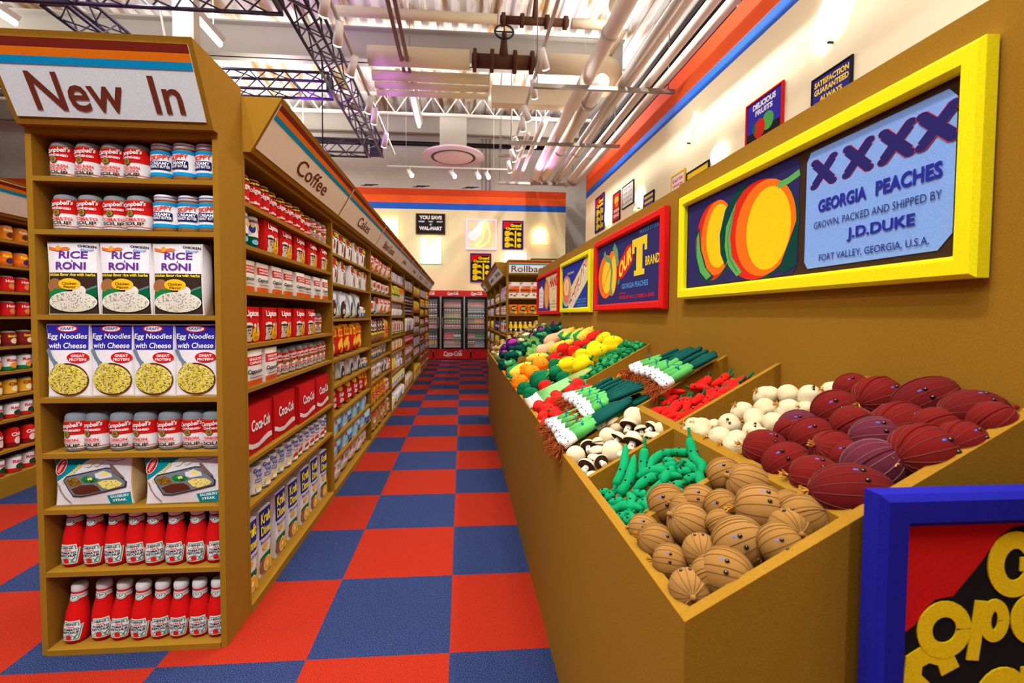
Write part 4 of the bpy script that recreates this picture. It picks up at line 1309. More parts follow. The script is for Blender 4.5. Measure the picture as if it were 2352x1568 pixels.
# --- farther units: paler, smaller goods
T_LIL = packet('jelly_packet', .12, .09, .15, (222, 214, 230), [(0, .3, (206, 190, 214))], [], 'packet', [(-.1, .6, .12, .3, (70, 70, 150)), (.2, .5, .12, .3, (226, 150, 160)), (0, .9, .3, .06, (240, 220, 220))], shape='pillow')
T_APP = packet('green_apple_bag', .155, .11, .195, (206, 190, 160), [(.40, .98, (226, 206, 50))], [], 'bag', [(-.2, .80, .15, .1, (110, 160, 50)), (.2, .72, .15, .1, (110, 160, 50)), (-.05, .58, .16, .1, (130, 176, 60)), (.28, .55, .1, .08, (90, 150, 40)), (0, .42, .5, .06, (20, 110, 60))], shape='box')
T_ORJ = packet('orange_juice_box', .11, .09, .195, (236, 140, 30), [(.02, .56, (226, 224, 226))], [], 'box', [(0, .76, .36, .14, (240, 100, 20)), (-.2, .5, .2, .1, (130, 180, 210)), (.2, .2, .14, .16, (206, 60, 40))])
T_STRI = packet('striped_snack_bag', .125, .10, .20, (222, 206, 196), [(0, .32, (206, 206, 40)), (.10, .16, K_), (.24, .30, (24, 60, 60))], [], 'bag', [(-.1, .72, .2, .2, (210, 120, 110)), (.2, .60, .14, .2, (176, 110, 50)), (-.2, .45, .12, .1, (110, 70, 40))], shape='pillow')
T_CRM = packet('cream_cookie_packet', .125, .09, .145, (232, 214, 180), [(0, .2, (200, 60, 50))], [], 'packet', [(0, .6, .3, .18, (224, 170, 130)), (-.1, .35, .2, .1, (240, 140, 60)), (.2, .78, .14, .1, (190, 70, 60))], shape='pillow')
T_BLUW = packet('blue_white_roll', .12, .10, .14, (230, 226, 232), [], [], 'packet', [(-.15, .5, .12, .4, (90, 90, 170)), (.22, .5, .12, .4, (214, 140, 150))], shape='pillow')
T_YEL = packet('yellow_snack_bag', .14, .10, .19, (236, 206, 60), [(0, .3, (226, 110, 120))], [], 'bag', [(0, .66, .3, .14, (244, 230, 150)), (.1, .4, .2, .1, (230, 150, 40))], shape='pillow')
T_YTOP = packet('yellow_topped_pack', .14, .12, .125, (226, 226, 226), [(.72, .98, (226, 220, 30))], [], 'packet', [(-.1, .45, .2, .16, (110, 110, 150)), (.2, .3, .14, .14, (60, 50, 60))], shape='box')
T_WHT = packet('white_roll_pack', .13, .11, .15, (232, 230, 230), [(0, .1, (200, 200, 206))], [], 'packet', [(-.2, .3, .08, .24, (70, 90, 160)), (.1, .3, .08, .24, (210, 110, 60)), (.3, .6, .1, .2, (190, 200, 220))], shape='pillow')
T_DARK = can_generic('navy_can', .048, .11, (200, 200, 206), [(0, 1, (44, 46, 84)), (.3, .55, (206, 206, 214))], [], 'can', [(-.3, .42, .3, .16, (190, 60, 60))])
T_PINK = packet('pink_pack', .15, .11, .16, (232, 190, 196), [(.4, .6, (236, 226, 226))], [], 'packet', [(0, .74, .3, .12, (224, 90, 110)), (0, .22, .3, .1, (206, 110, 130))], shape='pillow')
T_REDP = packet('red_pack', .16, .12, .18, (206, 50, 60), [(.38, .62, (236, 216, 216))], [], 'packet', [(0, .8, .26, .08, (240, 200, 200)), (0, .2, .3, .1, (170, 20, 40))], shape='pillow')
T_YBOX = packet('yellow_box', .15, .11, .17, (240, 204, 50), [(0, .35, (230, 226, 220))], [], 'box', [(0, .68, .28, .16, (206, 60, 40)), (0, .2, .24, .1, (60, 80, 160))])
T_LAV = packet('lavender_box', .13, .10, .15, (206, 200, 224), [(.6, .96, (176, 170, 206))], [], 'box', [(0, .4, .28, .16, (110, 100, 160)), (.2, .2, .12, .1, (220, 140, 150))])
unit(3, [(0, T_LIL, 8, 'lilac jelly packet', dict(a=.06, b=.94, sc=.95)), (1, T_APP, 4, 'green apple bag', dict(a=.09, b=.56, depth=.07)), (1, T_ORJ, 3, 'orange juice box', dict(a=.72, b=.94)),
         (2, T_WHT, 7, 'white roll pack underneath', dict(a=.06, b=.94, sc=.72)), (2, T_LIL, 7, 'lilac jelly packet on top', dict(a=.06, b=.94, lift=.112, sc=.66)), (3, T_STRI, 8, 'striped snack bag', dict(a=.06, b=.94, jit=.2)),
         (4, T_SPOT, 1, 'small blue snack bag', dict(a=.05, b=.05)), (4, T_CRM, 8, 'cream cookie packet', dict(a=.16, b=.94)), (5, T_YEL, 3, 'yellow snack bag', dict(a=.07, b=.28)), (5, T_BLUW, 5, 'blue and white roll underneath', dict(a=.44, b=.92, sc=.8)), (5, T_BLUW, 5, 'blue and white roll on top', dict(a=.44, b=.92, lift=.115, sc=.8)),
         (6, T_YTOP, 8, 'yellow topped white pack', dict(a=.07, b=.93)), (7, T_YTOP, 2, 'yellow topped white pack', dict(a=.07, b=.2)), (7, T_WHT, 6, 'white roll pack', dict(a=.33, b=.92, sc=1.1))])
unit(4, [(0, T_LIL, 5, 'lilac jelly packet', dict(a=.08, b=.92, sc=1.1)), (1, T_DARK, 6, 'navy can', dict(a=.08, b=.92)), (2, T_DARK, 6, 'navy can', dict(a=.08, b=.92)), (3, T_WHT, 5, 'tall white roll pack', dict(a=.1, b=.9, sc=1.6)),
         (4, T_YEL, 3, 'yellow snack bag', dict(a=.2, b=.8, lift=.09, depth=.1, sc=.5)), (4, T_REDP, 7, 'red pack', dict(a=.08, b=.92, sc=.9)), (5, T_PINK, 6, 'pink pack', dict(a=.1, b=.9)), (6, T_BLUW, 6, 'blue and white roll', dict(a=.08, b=.92, sc=.7)), (7, T_CRM, 7, 'tall cream cookie packet', dict(a=.08, b=.92, sc=1.8))])
unit(5, [(0, T_YEL, 6, 'yellow snack bag', dict(a=.08, b=.92)), (1, T_YEL, 6, 'yellow and pink snack bag', dict(a=.08, b=.92, sc=1.1)), (2, T_CRM, 3, 'cream cookie packet', dict(a=.5, b=.92)), (2, T_LAV, 2, 'lavender box', dict(a=.1, b=.3)), (3, T_WHT, 6, 'white roll pack', dict(a=.08, b=.92)),
         (4, T_LAV, 6, 'lavender box', dict(a=.08, b=.92)), (5, T_PINK, 5, 'pink pack', dict(a=.1, b=.9)), (6, T_YBOX, 6, 'yellow box', dict(a=.09, b=.92, sc=1.6))])
unit(6, [(0, T_LAV, 6, 'lavender box', dict(a=.08, b=.92)), (1, T_YBOX, 6, 'yellow box', dict(a=.09, b=.92, sc=.9)), (2, T_YEL, 6, 'yellow snack bag', dict(a=.09, b=.92, sc=.85)), (3, T_PINK, 6, 'pink pack', dict(a=.09, b=.92, sc=.9)), (4, T_WHT, 6, 'white roll pack', dict(a=.08, b=.92)),
         (5, T_REDP, 6, 'red pack', dict(a=.09, b=.92, sc=.85)), (6, T_LAV, 6, 'lavender box', dict(a=.08, b=.92, sc=.95)), (7, T_REDP, 6, 'red pack', dict(a=.09, b=.92, sc=.9)), (8, T_REDP, 6, 'red pack', dict(a=.09, b=.92, sc=.95))])
unit(7, [(0, T_YBOX, 5, 'yellow box', dict(a=.1, b=.9)), (1, T_YBOX, 5, 'yellow box', dict(a=.1, b=.9, sc=.95)), (2, T_YEL, 6, 'yellow snack bag', dict(a=.09, b=.92, sc=.85)), (3, T_PINK, 6, 'pink pack', dict(a=.09, b=.92)), (4, T_PINK, 6, 'pink pack', dict(a=.09, b=.92, sc=.9)),
         (5, T_YBOX, 5, 'yellow box', dict(a=.1, b=.9, sc=.95)), (6, T_PINK, 6, 'pink pack', dict(a=.09, b=.92)), (7, T_REDP, 6, 'red pack', dict(a=.09, b=.92, sc=.85)), (8, T_REDP, 6, 'red pack', dict(a=.09, b=.92, sc=.9))])

# --- the unit across the far aisle
def cg(c1, c2, c3, t, tc, nm='bean_can', r=.042, h=.105, top=(120, 120, 120)):
    return can_generic(nm, r, h, top, [(0, 1, c1), (.0, .25, c2)], [(t, 0, .72, 1.5, .22, tc)], 'can', [(.1, .34, .55, .22, c3)])
LROWS = [(cg((226, 130, 30), (226, 130, 30), (90, 50, 24), 'Baked', (240, 220, 190)), 'orange bean can'), (cg((236, 120, 20), (200, 90, 20), (60, 40, 90), 'Ranch', (240, 220, 60)), 'orange ranch bean can'),
         (cg(R_, R_, (206, 130, 60), "Hunt's", W_), 'red tomato sauce can'), (cg(R_, R_, (206, 130, 60), "Hunt's", W_), 'red tomato sauce can'), (cg((130, 30, 20), (110, 24, 18), (230, 210, 180), 'Hormel Chili', (240, 220, 40)), 'dark red chili can'),
         (cg(W_, (10, 120, 60), (240, 150, 40), 'Rosa', R_), 'green and white bean can'), (cg((226, 170, 40), (226, 170, 40), (240, 230, 190), 'Chili', (130, 30, 20)), 'yellow chili can'), (cg(W_, R_, (20, 70, 40), "Rita's", (206, 40, 60)), 'white spinach can'),
         (cg(R_, (110, 20, 16), (226, 200, 190), 'Chilli', W_, 'chili_jar', .04, .13, (200, 24, 18)), 'red chili jar'), (cg(W_, R_, (20, 70, 40), "Rita's", (206, 40, 60), 'bean_can', .044, .115), 'white spinach can')]
for k, (tm, what) in enumerate(LROWS):
    z = (left_sh + [.13])[k]
    row('left', 2.764, 3.986, z, tm, 11, what, '%s across the far aisle' % (SHN[k] if k < 8 else ['ninth shelf', 'bottom shelf'][k - 8]), '%s, far aisle shelf %d' % (what, k + 1), a=.05, b=.95, depth=.06)

# --- run behind the rollback unit and the rollback unit itself
T_BAGW = packet('detergent_bag', .17, .10, .23, (228, 224, 228), [(0, .12, (206, 60, 60))], [], 'bag', [(0, .5, .34, .2, (210, 30, 40)), (.1, .84, .3, .08, (60, 110, 80)), (-.2, .2, .1, .1, (20, 120, 60))], shape='pillow')
T_BOXP = packet('washing_box', .16, .10, .21, (206, 190, 206), [(.5, .95, (214, 150, 190)), (0, .2, (150, 150, 60))], [], 'box', [(0, .35, .3, .1, (190, 60, 60)), (.2, .8, .14, .1, (210, 40, 50))])
T_TAN = packet('tan_pouch', .15, .09, .19, (206, 176, 130), [(.6, .8, (60, 50, 60))], [], 'pouch', [(0, .35, .3, .14, (240, 220, 180)), (0, .7, .2, .06, (226, 200, 60))], shape='pillow')
T_REDW = packet('red_white_packet', .15, .09, .17, (230, 224, 216), [(.35, .65, (206, 40, 36))], [], 'packet', [(0, .82, .3, .08, (60, 60, 60)), (0, .5, .2, .08, W_), (0, .15, .3, .06, (110, 80, 50))], shape='pillow')
T_BLUEP = packet('blue_pouch', .13, .09, .21, (44, 50, 120), [(.4, .6, (220, 220, 230))], [], 'pouch', [(0, .8, .2, .1, (226, 226, 236)), (-.1, .2, .2, .1, (200, 200, 220))], shape='pillow')
RT = [[T_BOXP, T_REDW, T_BAGW, T_PINK, T_YEL, T_WHT, T_PAST], [T_TAN, T_REDW, T_BLUEP, T_YEL, T_PAST, T_WHT, T_CRM], [T_LIL, T_LAV, T_YEL, T_LAV, T_PINK, T_CRM, T_WHT], [T_LAV, T_LIL, T_PINK, T_WHT, T_CRM, T_YEL, T_PINK]]
RN = [['pink washing box', 'red banded packet', 'white bag with red dot', 'pink pack', 'yellow snack bag', 'white roll pack', 'pastry bag'], ['tan pouch', 'red banded packet', 'blue pouch', 'yellow snack bag', 'pastry bag', 'white roll pack', 'cream cookie packet'],
      ['lilac packet', 'lavender box', 'yellow snack bag', 'lavender box', 'pink pack', 'cream cookie packet', 'white roll pack'], ['lavender box', 'lilac packet', 'pink pack', 'white roll pack', 'cream cookie packet', 'yellow snack bag', 'pink pack']]
for i in range(4):
    for k, z in enumerate(R_SH + [.034]):
        row('-x', RUN_Y[i] + .014, RUN_Y[i + 1] - .014, z, RT[i][k], 5, RN[i][k], '%s, %s past rollback' % (SHN[k], ['first unit', 'second unit', 'third unit', 'fourth unit'][i]), '%s, run opposite, unit %d shelf %d' % (RN[i][k], i + 1, k + 1), a=.10, b=.90, depth=.07, sc=1.05 if k < 3 else .9)
T_CHK = packet('chocolate_cereal_box', .20, .09, .235, (224, 218, 210), [(.34, .60, (206, 90, 24)), (.44, .52, (110, 40, 20))], [('Cookies', 0, .72, .8, .12, (206, 50, 40))], 'box', [(-.25, .2, .12, .06, (150, 120, 80)), (.05, .14, .12, .06, (130, 100, 60)), (.25, .24, .1, .05, (150, 120, 80)), (.3, .42, .12, .09, (200, 60, 40))], [([(-.48, .62), (.48, .76), (.48, .62), (-.48, .54)], (226, 120, 40)), ([(-.48, .82), (-.2, .97), (-.48, .97)], (206, 70, 60))])
T_RITZ = packet('cracker_bag', .18, .11, .19, (232, 110, 20), [], [('RITZ', .06, .58, .46, .22, (244, 226, 30))], 'bag', [(.05, .58, .33, .28, (30, 34, 60)), (-.1, .18, .36, .14, (176, 150, 76)), (.3, .16, .16, .12, (240, 206, 40))], [([(-.16, .45), (.26, .45), (.30, .70), (-.12, .70)], (20, 24, 40))], shape='pillow')
rp = [(.036, 0), (.040, .02), (.040, .10), (.034, .13), (.022, .155), (.022, .17)]
bd = MB().lathe(rp, 18, felt((240, 196, 20)))
A = Art().rect(-.125, .125, .02, .075, (36, 38, 80)).ell(0, .052, .018, .018, W_, 12)
lb = MB(); A.build(lb, lathe_warp(rp), du=.012)
cp = MB().lathe([(.025, .168), (.025, .185), (.018, .192), (1e-5, .194)], 14, felt(W_))
T_MUST = Tmpl('mustard_bottle', bd, [('label', lb), ('cap', cp)], 'bottle')
for (tm, n, z, what, wh, grp, a, b, sc_) in ((T_CHK, 3, 1.465, 'white and orange cookie box', 'top shelf', 'cookie boxes', .16, .68, .83), (T_RITZ, 4, 1.225, 'orange cracker bag', 'second shelf', 'orange cracker bags', .14, .80, .78), (T_MUST, 8, .96, 'yellow mustard bottle', 'third shelf', 'mustard bottles', .09, .88, .82)):
    for i in range(n):
        tm.put((RX + .64 * (a + (b - a) * i / (n - 1)), 6.80, z + .0012), rnd.uniform(-.05, .05), '%s, %s along the %s of the rollback unit' % (what, ORD[i], wh), grp, (sc_, sc_, sc_ * (1.18 if tm is T_CHK else 1)))
# ================================================================== framed felt signs, posters and neon
def framed(name, loc, rot, w, h, fw, ft, frame_col, bg, art, label, cat, group=None, depth=.02, mat_fn=None, rnd_=.008, thick=.0035, split=True, du=None):
    """front faces local -y, the panel's lower edge centre at the origin"""
    o = empty(name, loc)
    o.rotation_euler = rot
    fm = felt(frame_col, .08, 300, .95, .2) if mat_fn is None else mat_fn
    # mitred padded frame: four bars with rounded faces
    def bar(a, b, na, nb):
        mb = MB()
        prof = [(0, 0), (0, -ft * .75), (.18, -ft), (.82, -ft), (1, -ft * .75), (1, 0)]
        A0, A1 = Vector(a), Vector(na)
        B0, B1 = Vector(b), Vector(nb)
        vs = []
        for (t, y) in prof:
            p = A0.lerp(A1, t)
            vs.append((p.x, y, p.y))
        for (t, y) in prof:
            p = B0.lerp(B1, t)
            vs.append((p.x, y, p.y))
        k = len(prof)
        fs = [(i, i + 1, k + i + 1, k + i) for i in range(k - 1)]
        fs += [(k - 1, 0, k, 2 * k - 1), tuple(range(k))[::-1], tuple(range(k, 2 * k))]
        mb.add(vs, fs, fm)
        return mb
    O = [(-w / 2, 0), (w / 2, 0), (w / 2, h), (-w / 2, h)]
    I = [(-w / 2 + fw, fw), (w / 2 - fw, fw), (w / 2 - fw, h - fw), (-w / 2 + fw, h - fw)]
    if split:
        for i in range(4):
            j = (i + 1) % 4
            link('frame_bar', bar(O[i], O[j], I[i], I[j]), o)
    else:
        mb = MB()
        for i in range(4):
            j = (i + 1) % 4
            b = bar(O[i], O[j], I[i], I[j])
            mb.add(b.v, b.f, fm)
        link('frame', mb, o)
    mb = MB().box(-w / 2 + fw * .6, w / 2 - fw * .6, -depth * .5, 0, fw * .6, h - fw * .6, felt(bg))
    A = Art()
    art(A, w - 2 * fw, h - 2 * fw)
    A.build(mb, lambda u, v, d: (u, -depth * .5 - d, v + fw), .0008, .00004, du=du)
    link('picture', mb, o)
    return tag(o, label, cat, group)
BX = .886        # face of the display boards
RZ = -PI / 2
def board_sign(y0, y1, z0, z1, *a, **k):
    return framed('framed_sign', (BX, (y0 + y1) / 2, z0), (0, 0, RZ), y1 - y0, z1 - z0, *a, **k)
# big peach sign: local x runs towards the camera
INDIGO = (42, 36, 92)
def peach_art(A, w, h):
    A.poly([(-w / 2 + .008, .006), (.085, .006), (.1035, .026), (.1035, h - .030), (.080, h - .004), (-w / 2 + .008, h - .010)], INDIGO)
    DKG, MG = (0, 62, 56), (92, 168, 82)
    def peach(cu, cv, rx, ry, yu, yr, yv, yh):
        A.ell(cu + .006, cv - .006, rx * 1.02, ry, DKG, 34)
        A.ell(cu - .006, cv, rx * .99, ry, (214, 34, 16), 34)
        A.ell((cu + yu) / 2 + .004, (cv + yv) / 2 + .002, (rx + yr) / 2 + .004, (ry + yh) / 2 + .006, (240, 112, 10), 32)
        A.ell(yu, yv, yr, yh, (248, 200, 12), 30)
    peach(-.310, .155, .118, .136, -.278, .078, .168, .108)
    A.poly([(-.428, .205), (-.408, .225), (-.392, .14), (-.350, .065), (-.300, .030), (-.345, .012), (-.398, .040), (-.430, .110)], DKG)
    A.poly([(-.425, .185), (-.410, .205), (-.398, .135), (-.362, .070), (-.318, .036), (-.350, .024), (-.395, .055), (-.424, .115)], MG)
    peach(-.068, .150, .166, .146, -.022, .098, .146, .118)
    A.poly([(-.262, .105), (-.270, .170), (-.240, .245), (-.180, .296), (-.118, .306), (-.128, .292), (-.172, .262), (-.212, .205), (-.222, .150), (-.215, .085), (-.232, .060)], DKG)
    A.poly([(-.232, .190), (-.176, .262), (-.196, .205), (-.208, .150), (-.194, .085), (-.138, .032), (-.165, .020), (-.214, .060), (-.238, .125)], MG)
    A.line([(-.190, .235), (-.222, .150), (-.210, .085), (-.165, .036)], .0022, DKG)
    A.line([(.020, .256), (.060, .258), (.1035, .268)], .018, MG)
    A.poly([(.070, .095), (.098, .150), (.1035, .110), (.100, .030), (.060, .012), (.030, .022)], DKG)
    u0, u1, v0, v1 = .1285, w / 2 - .012, .014, h - .016
    A.poly([(u0 + .012, v0), (u1 - .025, v0 + .002), (u1, v0 + .030), (u1, v1 - .020), (u1 - .016, v1), (u0 + .012, v1), (u0, v1 - .022), (u0, v0 + .018)], (126, 166, 230))
    for x in (.184, .282, .374, .456):
        for k, col, g in ((0, (206, 52, 50), 1.0), (1, (38, 34, 100), .92)):
            A.line([(x - .028, .217 + .001 * k), (x + .028, .272 - .001 * k)], .025 * g, col)
            A.line([(x - .028, .272 - .001 * k), (x + .028, .217 + .001 * k)], .025 * g, col)
            for sx in (-1, 1):
                for sy in (-1, 1):
                    A.ell(x + sx * .029, .2445 + sy * .029, .0135 * g, .0085 * g, col, 12)
    A.text('GEORGIA', .241, .163, .137, .030, (34, 40, 150), 0.035)
    A.text('PEACHES', .4005, .164, .138, .031, (34, 40, 150), 0.035)
    A.text('GROWN, PACKED AND SHIPPED BY', .315, .117, .310, .019, (40, 40, 110), 0.0)
    A.text('J.D.DUKE', .341, .079, .160, .031, (34, 40, 150), 0.03)
    A.text('FORT VALLEY, GEORGIA, U.S.A.', .315, .036, .270, .018, (40, 40, 130), 0.005)
board_sign(.722, 1.805, 1.275, 1.675, .040, .030, (238, 226, 8), (58, 38, 24), peach_art, 'large yellow framed peach sign with a pale blue lettered panel', 'sign', 'framed signs on the produce boards')
def fourT_art(A, w, h):
    L = -w / 2
    A.rect(L, w / 2, 0, h, (44, 40, 100))
    A.ell(L + .285 * w, h * .49, .095 * w, .36 * h, (238, 116, 16), 26)
    A.ell(L + .165 * w, h * .46, .155 * w, .36 * h, (240, 110, 14), 28)
    A.ell(L + .185 * w, h * .45, .095 * w, .27 * h, (244, 200, 40), 24)
    A.ell(L + .315 * w, h * .47, .045 * w, .30 * h, (244, 200, 40), 22)
    A.line([(L + .13 * w, h * .87), (L + .17 * w, h * .76), (L + .255 * w, h * .70), (L + .285 * w, h * .52), (L + .265 * w, h * .30), (L + .275 * w, h * .14)], .034, (94, 150, 104))
    A.line([(L + .31 * w, h * .92), (L + .365 * w, h * .80), (L + .385 * w, h * .58)], .046, (94, 160, 104))
    A.line([(L + .42 * w, h * .40), (L + .40 * w, h * .30)], .028, (60, 140, 84))
    A.text('SUN COOLED', L + .18 * w, h * .44, .24 * w, .04 * h, (60, 50, 20), 0.0, rot=.75)
    A.poly([(L + .40 * w, h * .36), (L + .48 * w, h * .38), (L + .58 * w, h * .50), (L + .635 * w, h * .60), (L + .635 * w, h * .84), (L + .54 * w, h * .82), (L + .46 * w, h * .70), (L + .395 * w, h * .62)], (206, 26, 26))
    A.text('OUR', L + .515 * w, h * .60, .20 * w, .24 * h, (244, 214, 40), 0.04, slope=.45)
    Y4 = (236, 206, 40)
    A.rect(L + .62 * w, L + .82 * w, h * .765, h * .875, Y4)
    A.rect(L + .62 * w, L + .652 * w, h * .68, h * .78, Y4)
    A.rect(L + .788 * w, L + .82 * w, h * .68, h * .78, Y4)
    A.rect(L + .680 * w, L + .762 * w, h * .40, h * .80, Y4)
    A.rect(L + .650 * w, L + .790 * w, h * .365, h * .44, Y4)
    A.text('BRAND', L + .885 * w, h * .53, .165 * w, .12 * h, Y4, 0.02)
    A.text('GEORGIA PEACHES', L + .65 * w, h * .25, .375 * w, .075 * h, (80, 150, 220), 0.02)
    A.text('GROWN &', L + .48 * w, h * .15, .10 * w, .03 * h, (200, 30, 40), 0.02)
    A.text('PACKED BY PHIL C. TRIBBLE & SONS', L + .67 * w, h * .085, .49 * w, .05 * h, (200, 30, 40), 0.02)
    A.text('PRODUCE OF U.S.A.', L + .84 * w, h * .94, .235 * w, .045 * h, (90, 160, 220), 0.01)
board_sign(1.945, 2.985, 1.24, 1.68, .038, .030, (216, 24, 18), (44, 40, 100), fourT_art, 'red framed indigo peach sign with a big yellow letter T', 'sign', 'framed signs on the produce boards')
def dixie_art(A, w, h):
    L = -w / 2
    A.rect(L, w / 2, 0, h, (34, 50, 160))
    A.poly([(L + .25 * w, 0), (L + .42 * w, 0), (w / 2, h * .62), (w / 2, h), (L + .86 * w, h), (L + .30 * w, h * .42)], (222, 216, 150))
    A.ell(L + .17 * w, h * .40, .20 * w, .36 * h, (150, 196, 160), 24)
    A.ell(L + .16 * w, h * .44, .165 * w, .33 * h, (236, 120, 100), 24)
    A.ell(L + .17 * w, h * .50, .10 * w, .20 * h, (244, 214, 150), 20)
    A.ell(L + .17 * w, h * .50, .06 * w, .13 * h, (240, 190, 120), 18)
    A.text('DIXIELAND', L + .64 * w, h * .52, .70 * w, .27 * h, (206, 30, 40), 0.05, slope=.62)
    A.text('DIXIELAND', L + .65 * w, h * .49, .70 * w, .23 * h, (232, 226, 226), 0.03, slope=.62)
    A.text('GEORGIA PEACHES', L + .33 * w, h * .80, .26 * w, .05 * h, (240, 200, 40), 0.02)
    A.text('GROWN AND PACKED BY', L + .70 * w, h * .17, .40 * w, .04 * h, (90, 160, 230), 0.0)
    A.text('J.J. PARKER FARM CO.', L + .70 * w, h * .11, .40 * w, .045 * h, (60, 180, 150), 0.0)
    A.text('THOMASTON, GA.', L + .74 * w, h * .05, .30 * w, .04 * h, (90, 160, 230), 0.0)
board_sign(3.095, 4.035, 1.234, 1.66, .036, .030, (232, 222, 10), (34, 50, 160), dixie_art, 'yellow framed blue sign with slanting red lettering and a peach', 'sign', 'framed signs on the produce boards')
def rand_art(A, w, h):
    L = -w / 2
    A.rect(L, L + .61 * w, 0, h, (52, 50, 130))
    A.poly([(L + .38 * w, h), (L + .54 * w, h * .72), (L + .61 * w, h * .2), (L + .64 * w, 0), (w / 2, 0), (w / 2, h)], (230, 214, 160))
    A.poly([(L + .02 * w, .10 * h), (L + .28 * w, .10 * h), (L + .30 * w, .62 * h), (L + .20 * w, .78 * h), (L + .03 * w, .70 * h)], (232, 228, 226))
    A.ell(L + .455 * w, h * .48, .13 * w, .43 * h, (236, 120, 40), 24)
    A.ell(L + .445 * w, h * .48, .09 * w, .37 * h, (240, 160, 80), 24)
    A.text('HAND', L + .795 * w, h * .79, .37 * w, .26 * h, (200, 40, 36), 0.05)
    A.text('BRAND', L + .80 * w, h * .60, .12 * w, .035 * h, (90, 60, 60), 0.0)
    for k, t in enumerate(('GROWN BY', 'H. C. HANDS & SONS', 'FORT VALLEY, GA.')):
        A.text(t, L + .80 * w, h * (.26 - .08 * k), (.14, .32, .28)[k] * w, .04 * h, (60, 50, 50), 0.01)
    for k in range(4):
        A.text('PEACH', L + .155 * w, h * (.56 - .13 * k), .15 * w, .04 * h, (190, 60, 60), 0.01)
board_sign(4.135, 5.30, 1.222, 1.645, .036, .030, (206, 24, 20), (52, 50, 130), rand_art, 'red framed sign with an orange shape on cream, last along the boards', 'sign', 'framed signs on the produce boards')

# grand opening posters
def opening_art(A, w, h):
    L = -w / 2
    A.rect(L, w / 2, 0, h, (206, 20, 16))
    A.poly([(L, 0), (w / 2, 0), (w / 2, h * .90), (w / 2 - .04 * w, h * .955), (L + .50 * w, h * .955), (L + .40 * w, h * .93), (L + .36 * w, h * .855), (L + .30 * w, h * .80), (L + .14 * w, h * .785), (L + .06 * w, h * .735), (L, h * .71)], (22, 20, 20))
    Y = (240, 204, 16)
    A.text('Grand', L + .66 * w, h * .862, .58 * w, .115 * h, Y, 0.06, th=.002 * h)
    A.text('Opening', L + .54 * w, h * .735, .86 * w, .125 * h, Y, 0.055, th=.002 * h)
    for k in range(3):
        A.text('Sa', L + .31 * w, h * (.56 - .215 * k), .50 * w, .20 * h, Y, 0.08, th=.002 * h)
        A.text('e', L + .84 * w, h * (.535 - .215 * k), .24 * w, .15 * h, Y, 0.08, th=.002 * h)
    A.rect(L + .60 * w, L + .68 * w, h * .03, h * .66, Y, th=.002 * h)
def opening_big(A, w, h):
    """near one: rounder hand-cut letters, drawn stroke by stroke"""
    L = -w / 2
    A.rect(L, w / 2, 0, h, (206, 20, 16))
    edge = [(0, .175), (.012, .161), (.027, .151), (.035, .140), (.043, .127), (.058, .114), (.086, .110), (.092, .103), (.105, .088), (.128, .061), (.144, .038), (.157, .023), (.175, .012), (.20, .008)]
    A.poly([(L, 0), (w / 2, 0), (w / 2, h - .008)] + [(L + u, h - v) for u, v in edge[::-1]], (22, 20, 20))
    Y = (240, 204, 16)
    def ring(cx, cy, rx, ry, t, a0=0, a1=2 * PI):
        A.line([(cx + rx * math.cos(a), cy + ry * math.sin(a)) for a in [a0 + (a1 - a0) * i / 26 for i in range(27)]], t, Y, th=.0018)
    for k in range(3):
        zz = h - .265 - .175 * k
        S = [(L + .085, zz + .045), (L + .075, zz + .066), (L + .05, zz + .074), (L + .028, zz + .062), (L + .026, zz + .036), (L + .05, zz + .012), (L + .082, zz - .012), (L + .085, zz - .042), (L + .06, zz - .062), (L + .024, zz - .052)]
        A.line(S, .030, Y, th=.0018)
        ring(L + .17, zz - .012, .034, .045, .026)
        A.line([(L + .21, zz + .045), (L + .213, zz - .065)], .026, Y, th=.0018)
        ring(L + .375, zz - .012, .042, .046, .026, .25, 2 * PI - .7)
        A.line([(L + .335, zz - .01), (L + .415, zz - .005)], .024, Y, th=.0018)
    A.rect(L + .265, L + .295, .03, h - .20, Y, th=.0018)
    ring(L + .072, h - .158, .0305, .0305, .023)
    A.line([(L + .128, h - .118), (L + .118, h - .205)], .0185, Y, th=.0018)
    ring(L + .150, h - .148, .0145, .023, .0175)
    ring(L + .212, h - .148, .026, .028, .02, .25, 2 * PI - .7)
    A.text('ning', L + .36, h - .15, .20, .075, Y, 0.06, th=.0018)
    ring(L + .178, h - .066, .030, .036, .025, .7, 2 * PI)
    A.line([(L + .208, h - .066), (L + .186, h - .066)], .02, Y, th=.0018)
    A.text('rand', L + .345, h - .066, .22, .075, Y, 0.06, th=.0018)
framed('framed_sign', (.573 + .289, .612, .185), (0, 0, 0), .578, .779, .046, .032, (26, 26, 148), (22, 20, 20), opening_big, 'large blue framed grand opening sign hung on the end of the onion bin', 'sign', None, .02, du=None)
def poster(y0, y1, z0, z1, wall, *a, **k):
    if wall == 'end':
        return framed('wall_poster', ((y0 + y1) / 2, 13.485, z0), (0, 0, 0), y1 - y0, z1 - z0, *a, split=False, **k)
    return framed('wall_poster', (3.432, (y0 + y1) / 2, z0), (0, 0, RZ), y1 - y0, z1 - z0, *a, split=False, **k)
PB_ = (52, 40, 150)
poster(1.17, 1.775, 3.12, 3.945, 'end', .03, .03, PB_, (22, 20, 20), opening_art, 'upper grand opening sale poster on the cream end wall', 'poster', 'grand opening posters')
poster(.246, .85, 2.17, 2.995, 'end', .03, .03, PB_, (22, 20, 20), opening_art, 'lower grand opening sale poster above the fridge doors', 'poster', 'grand opening posters')
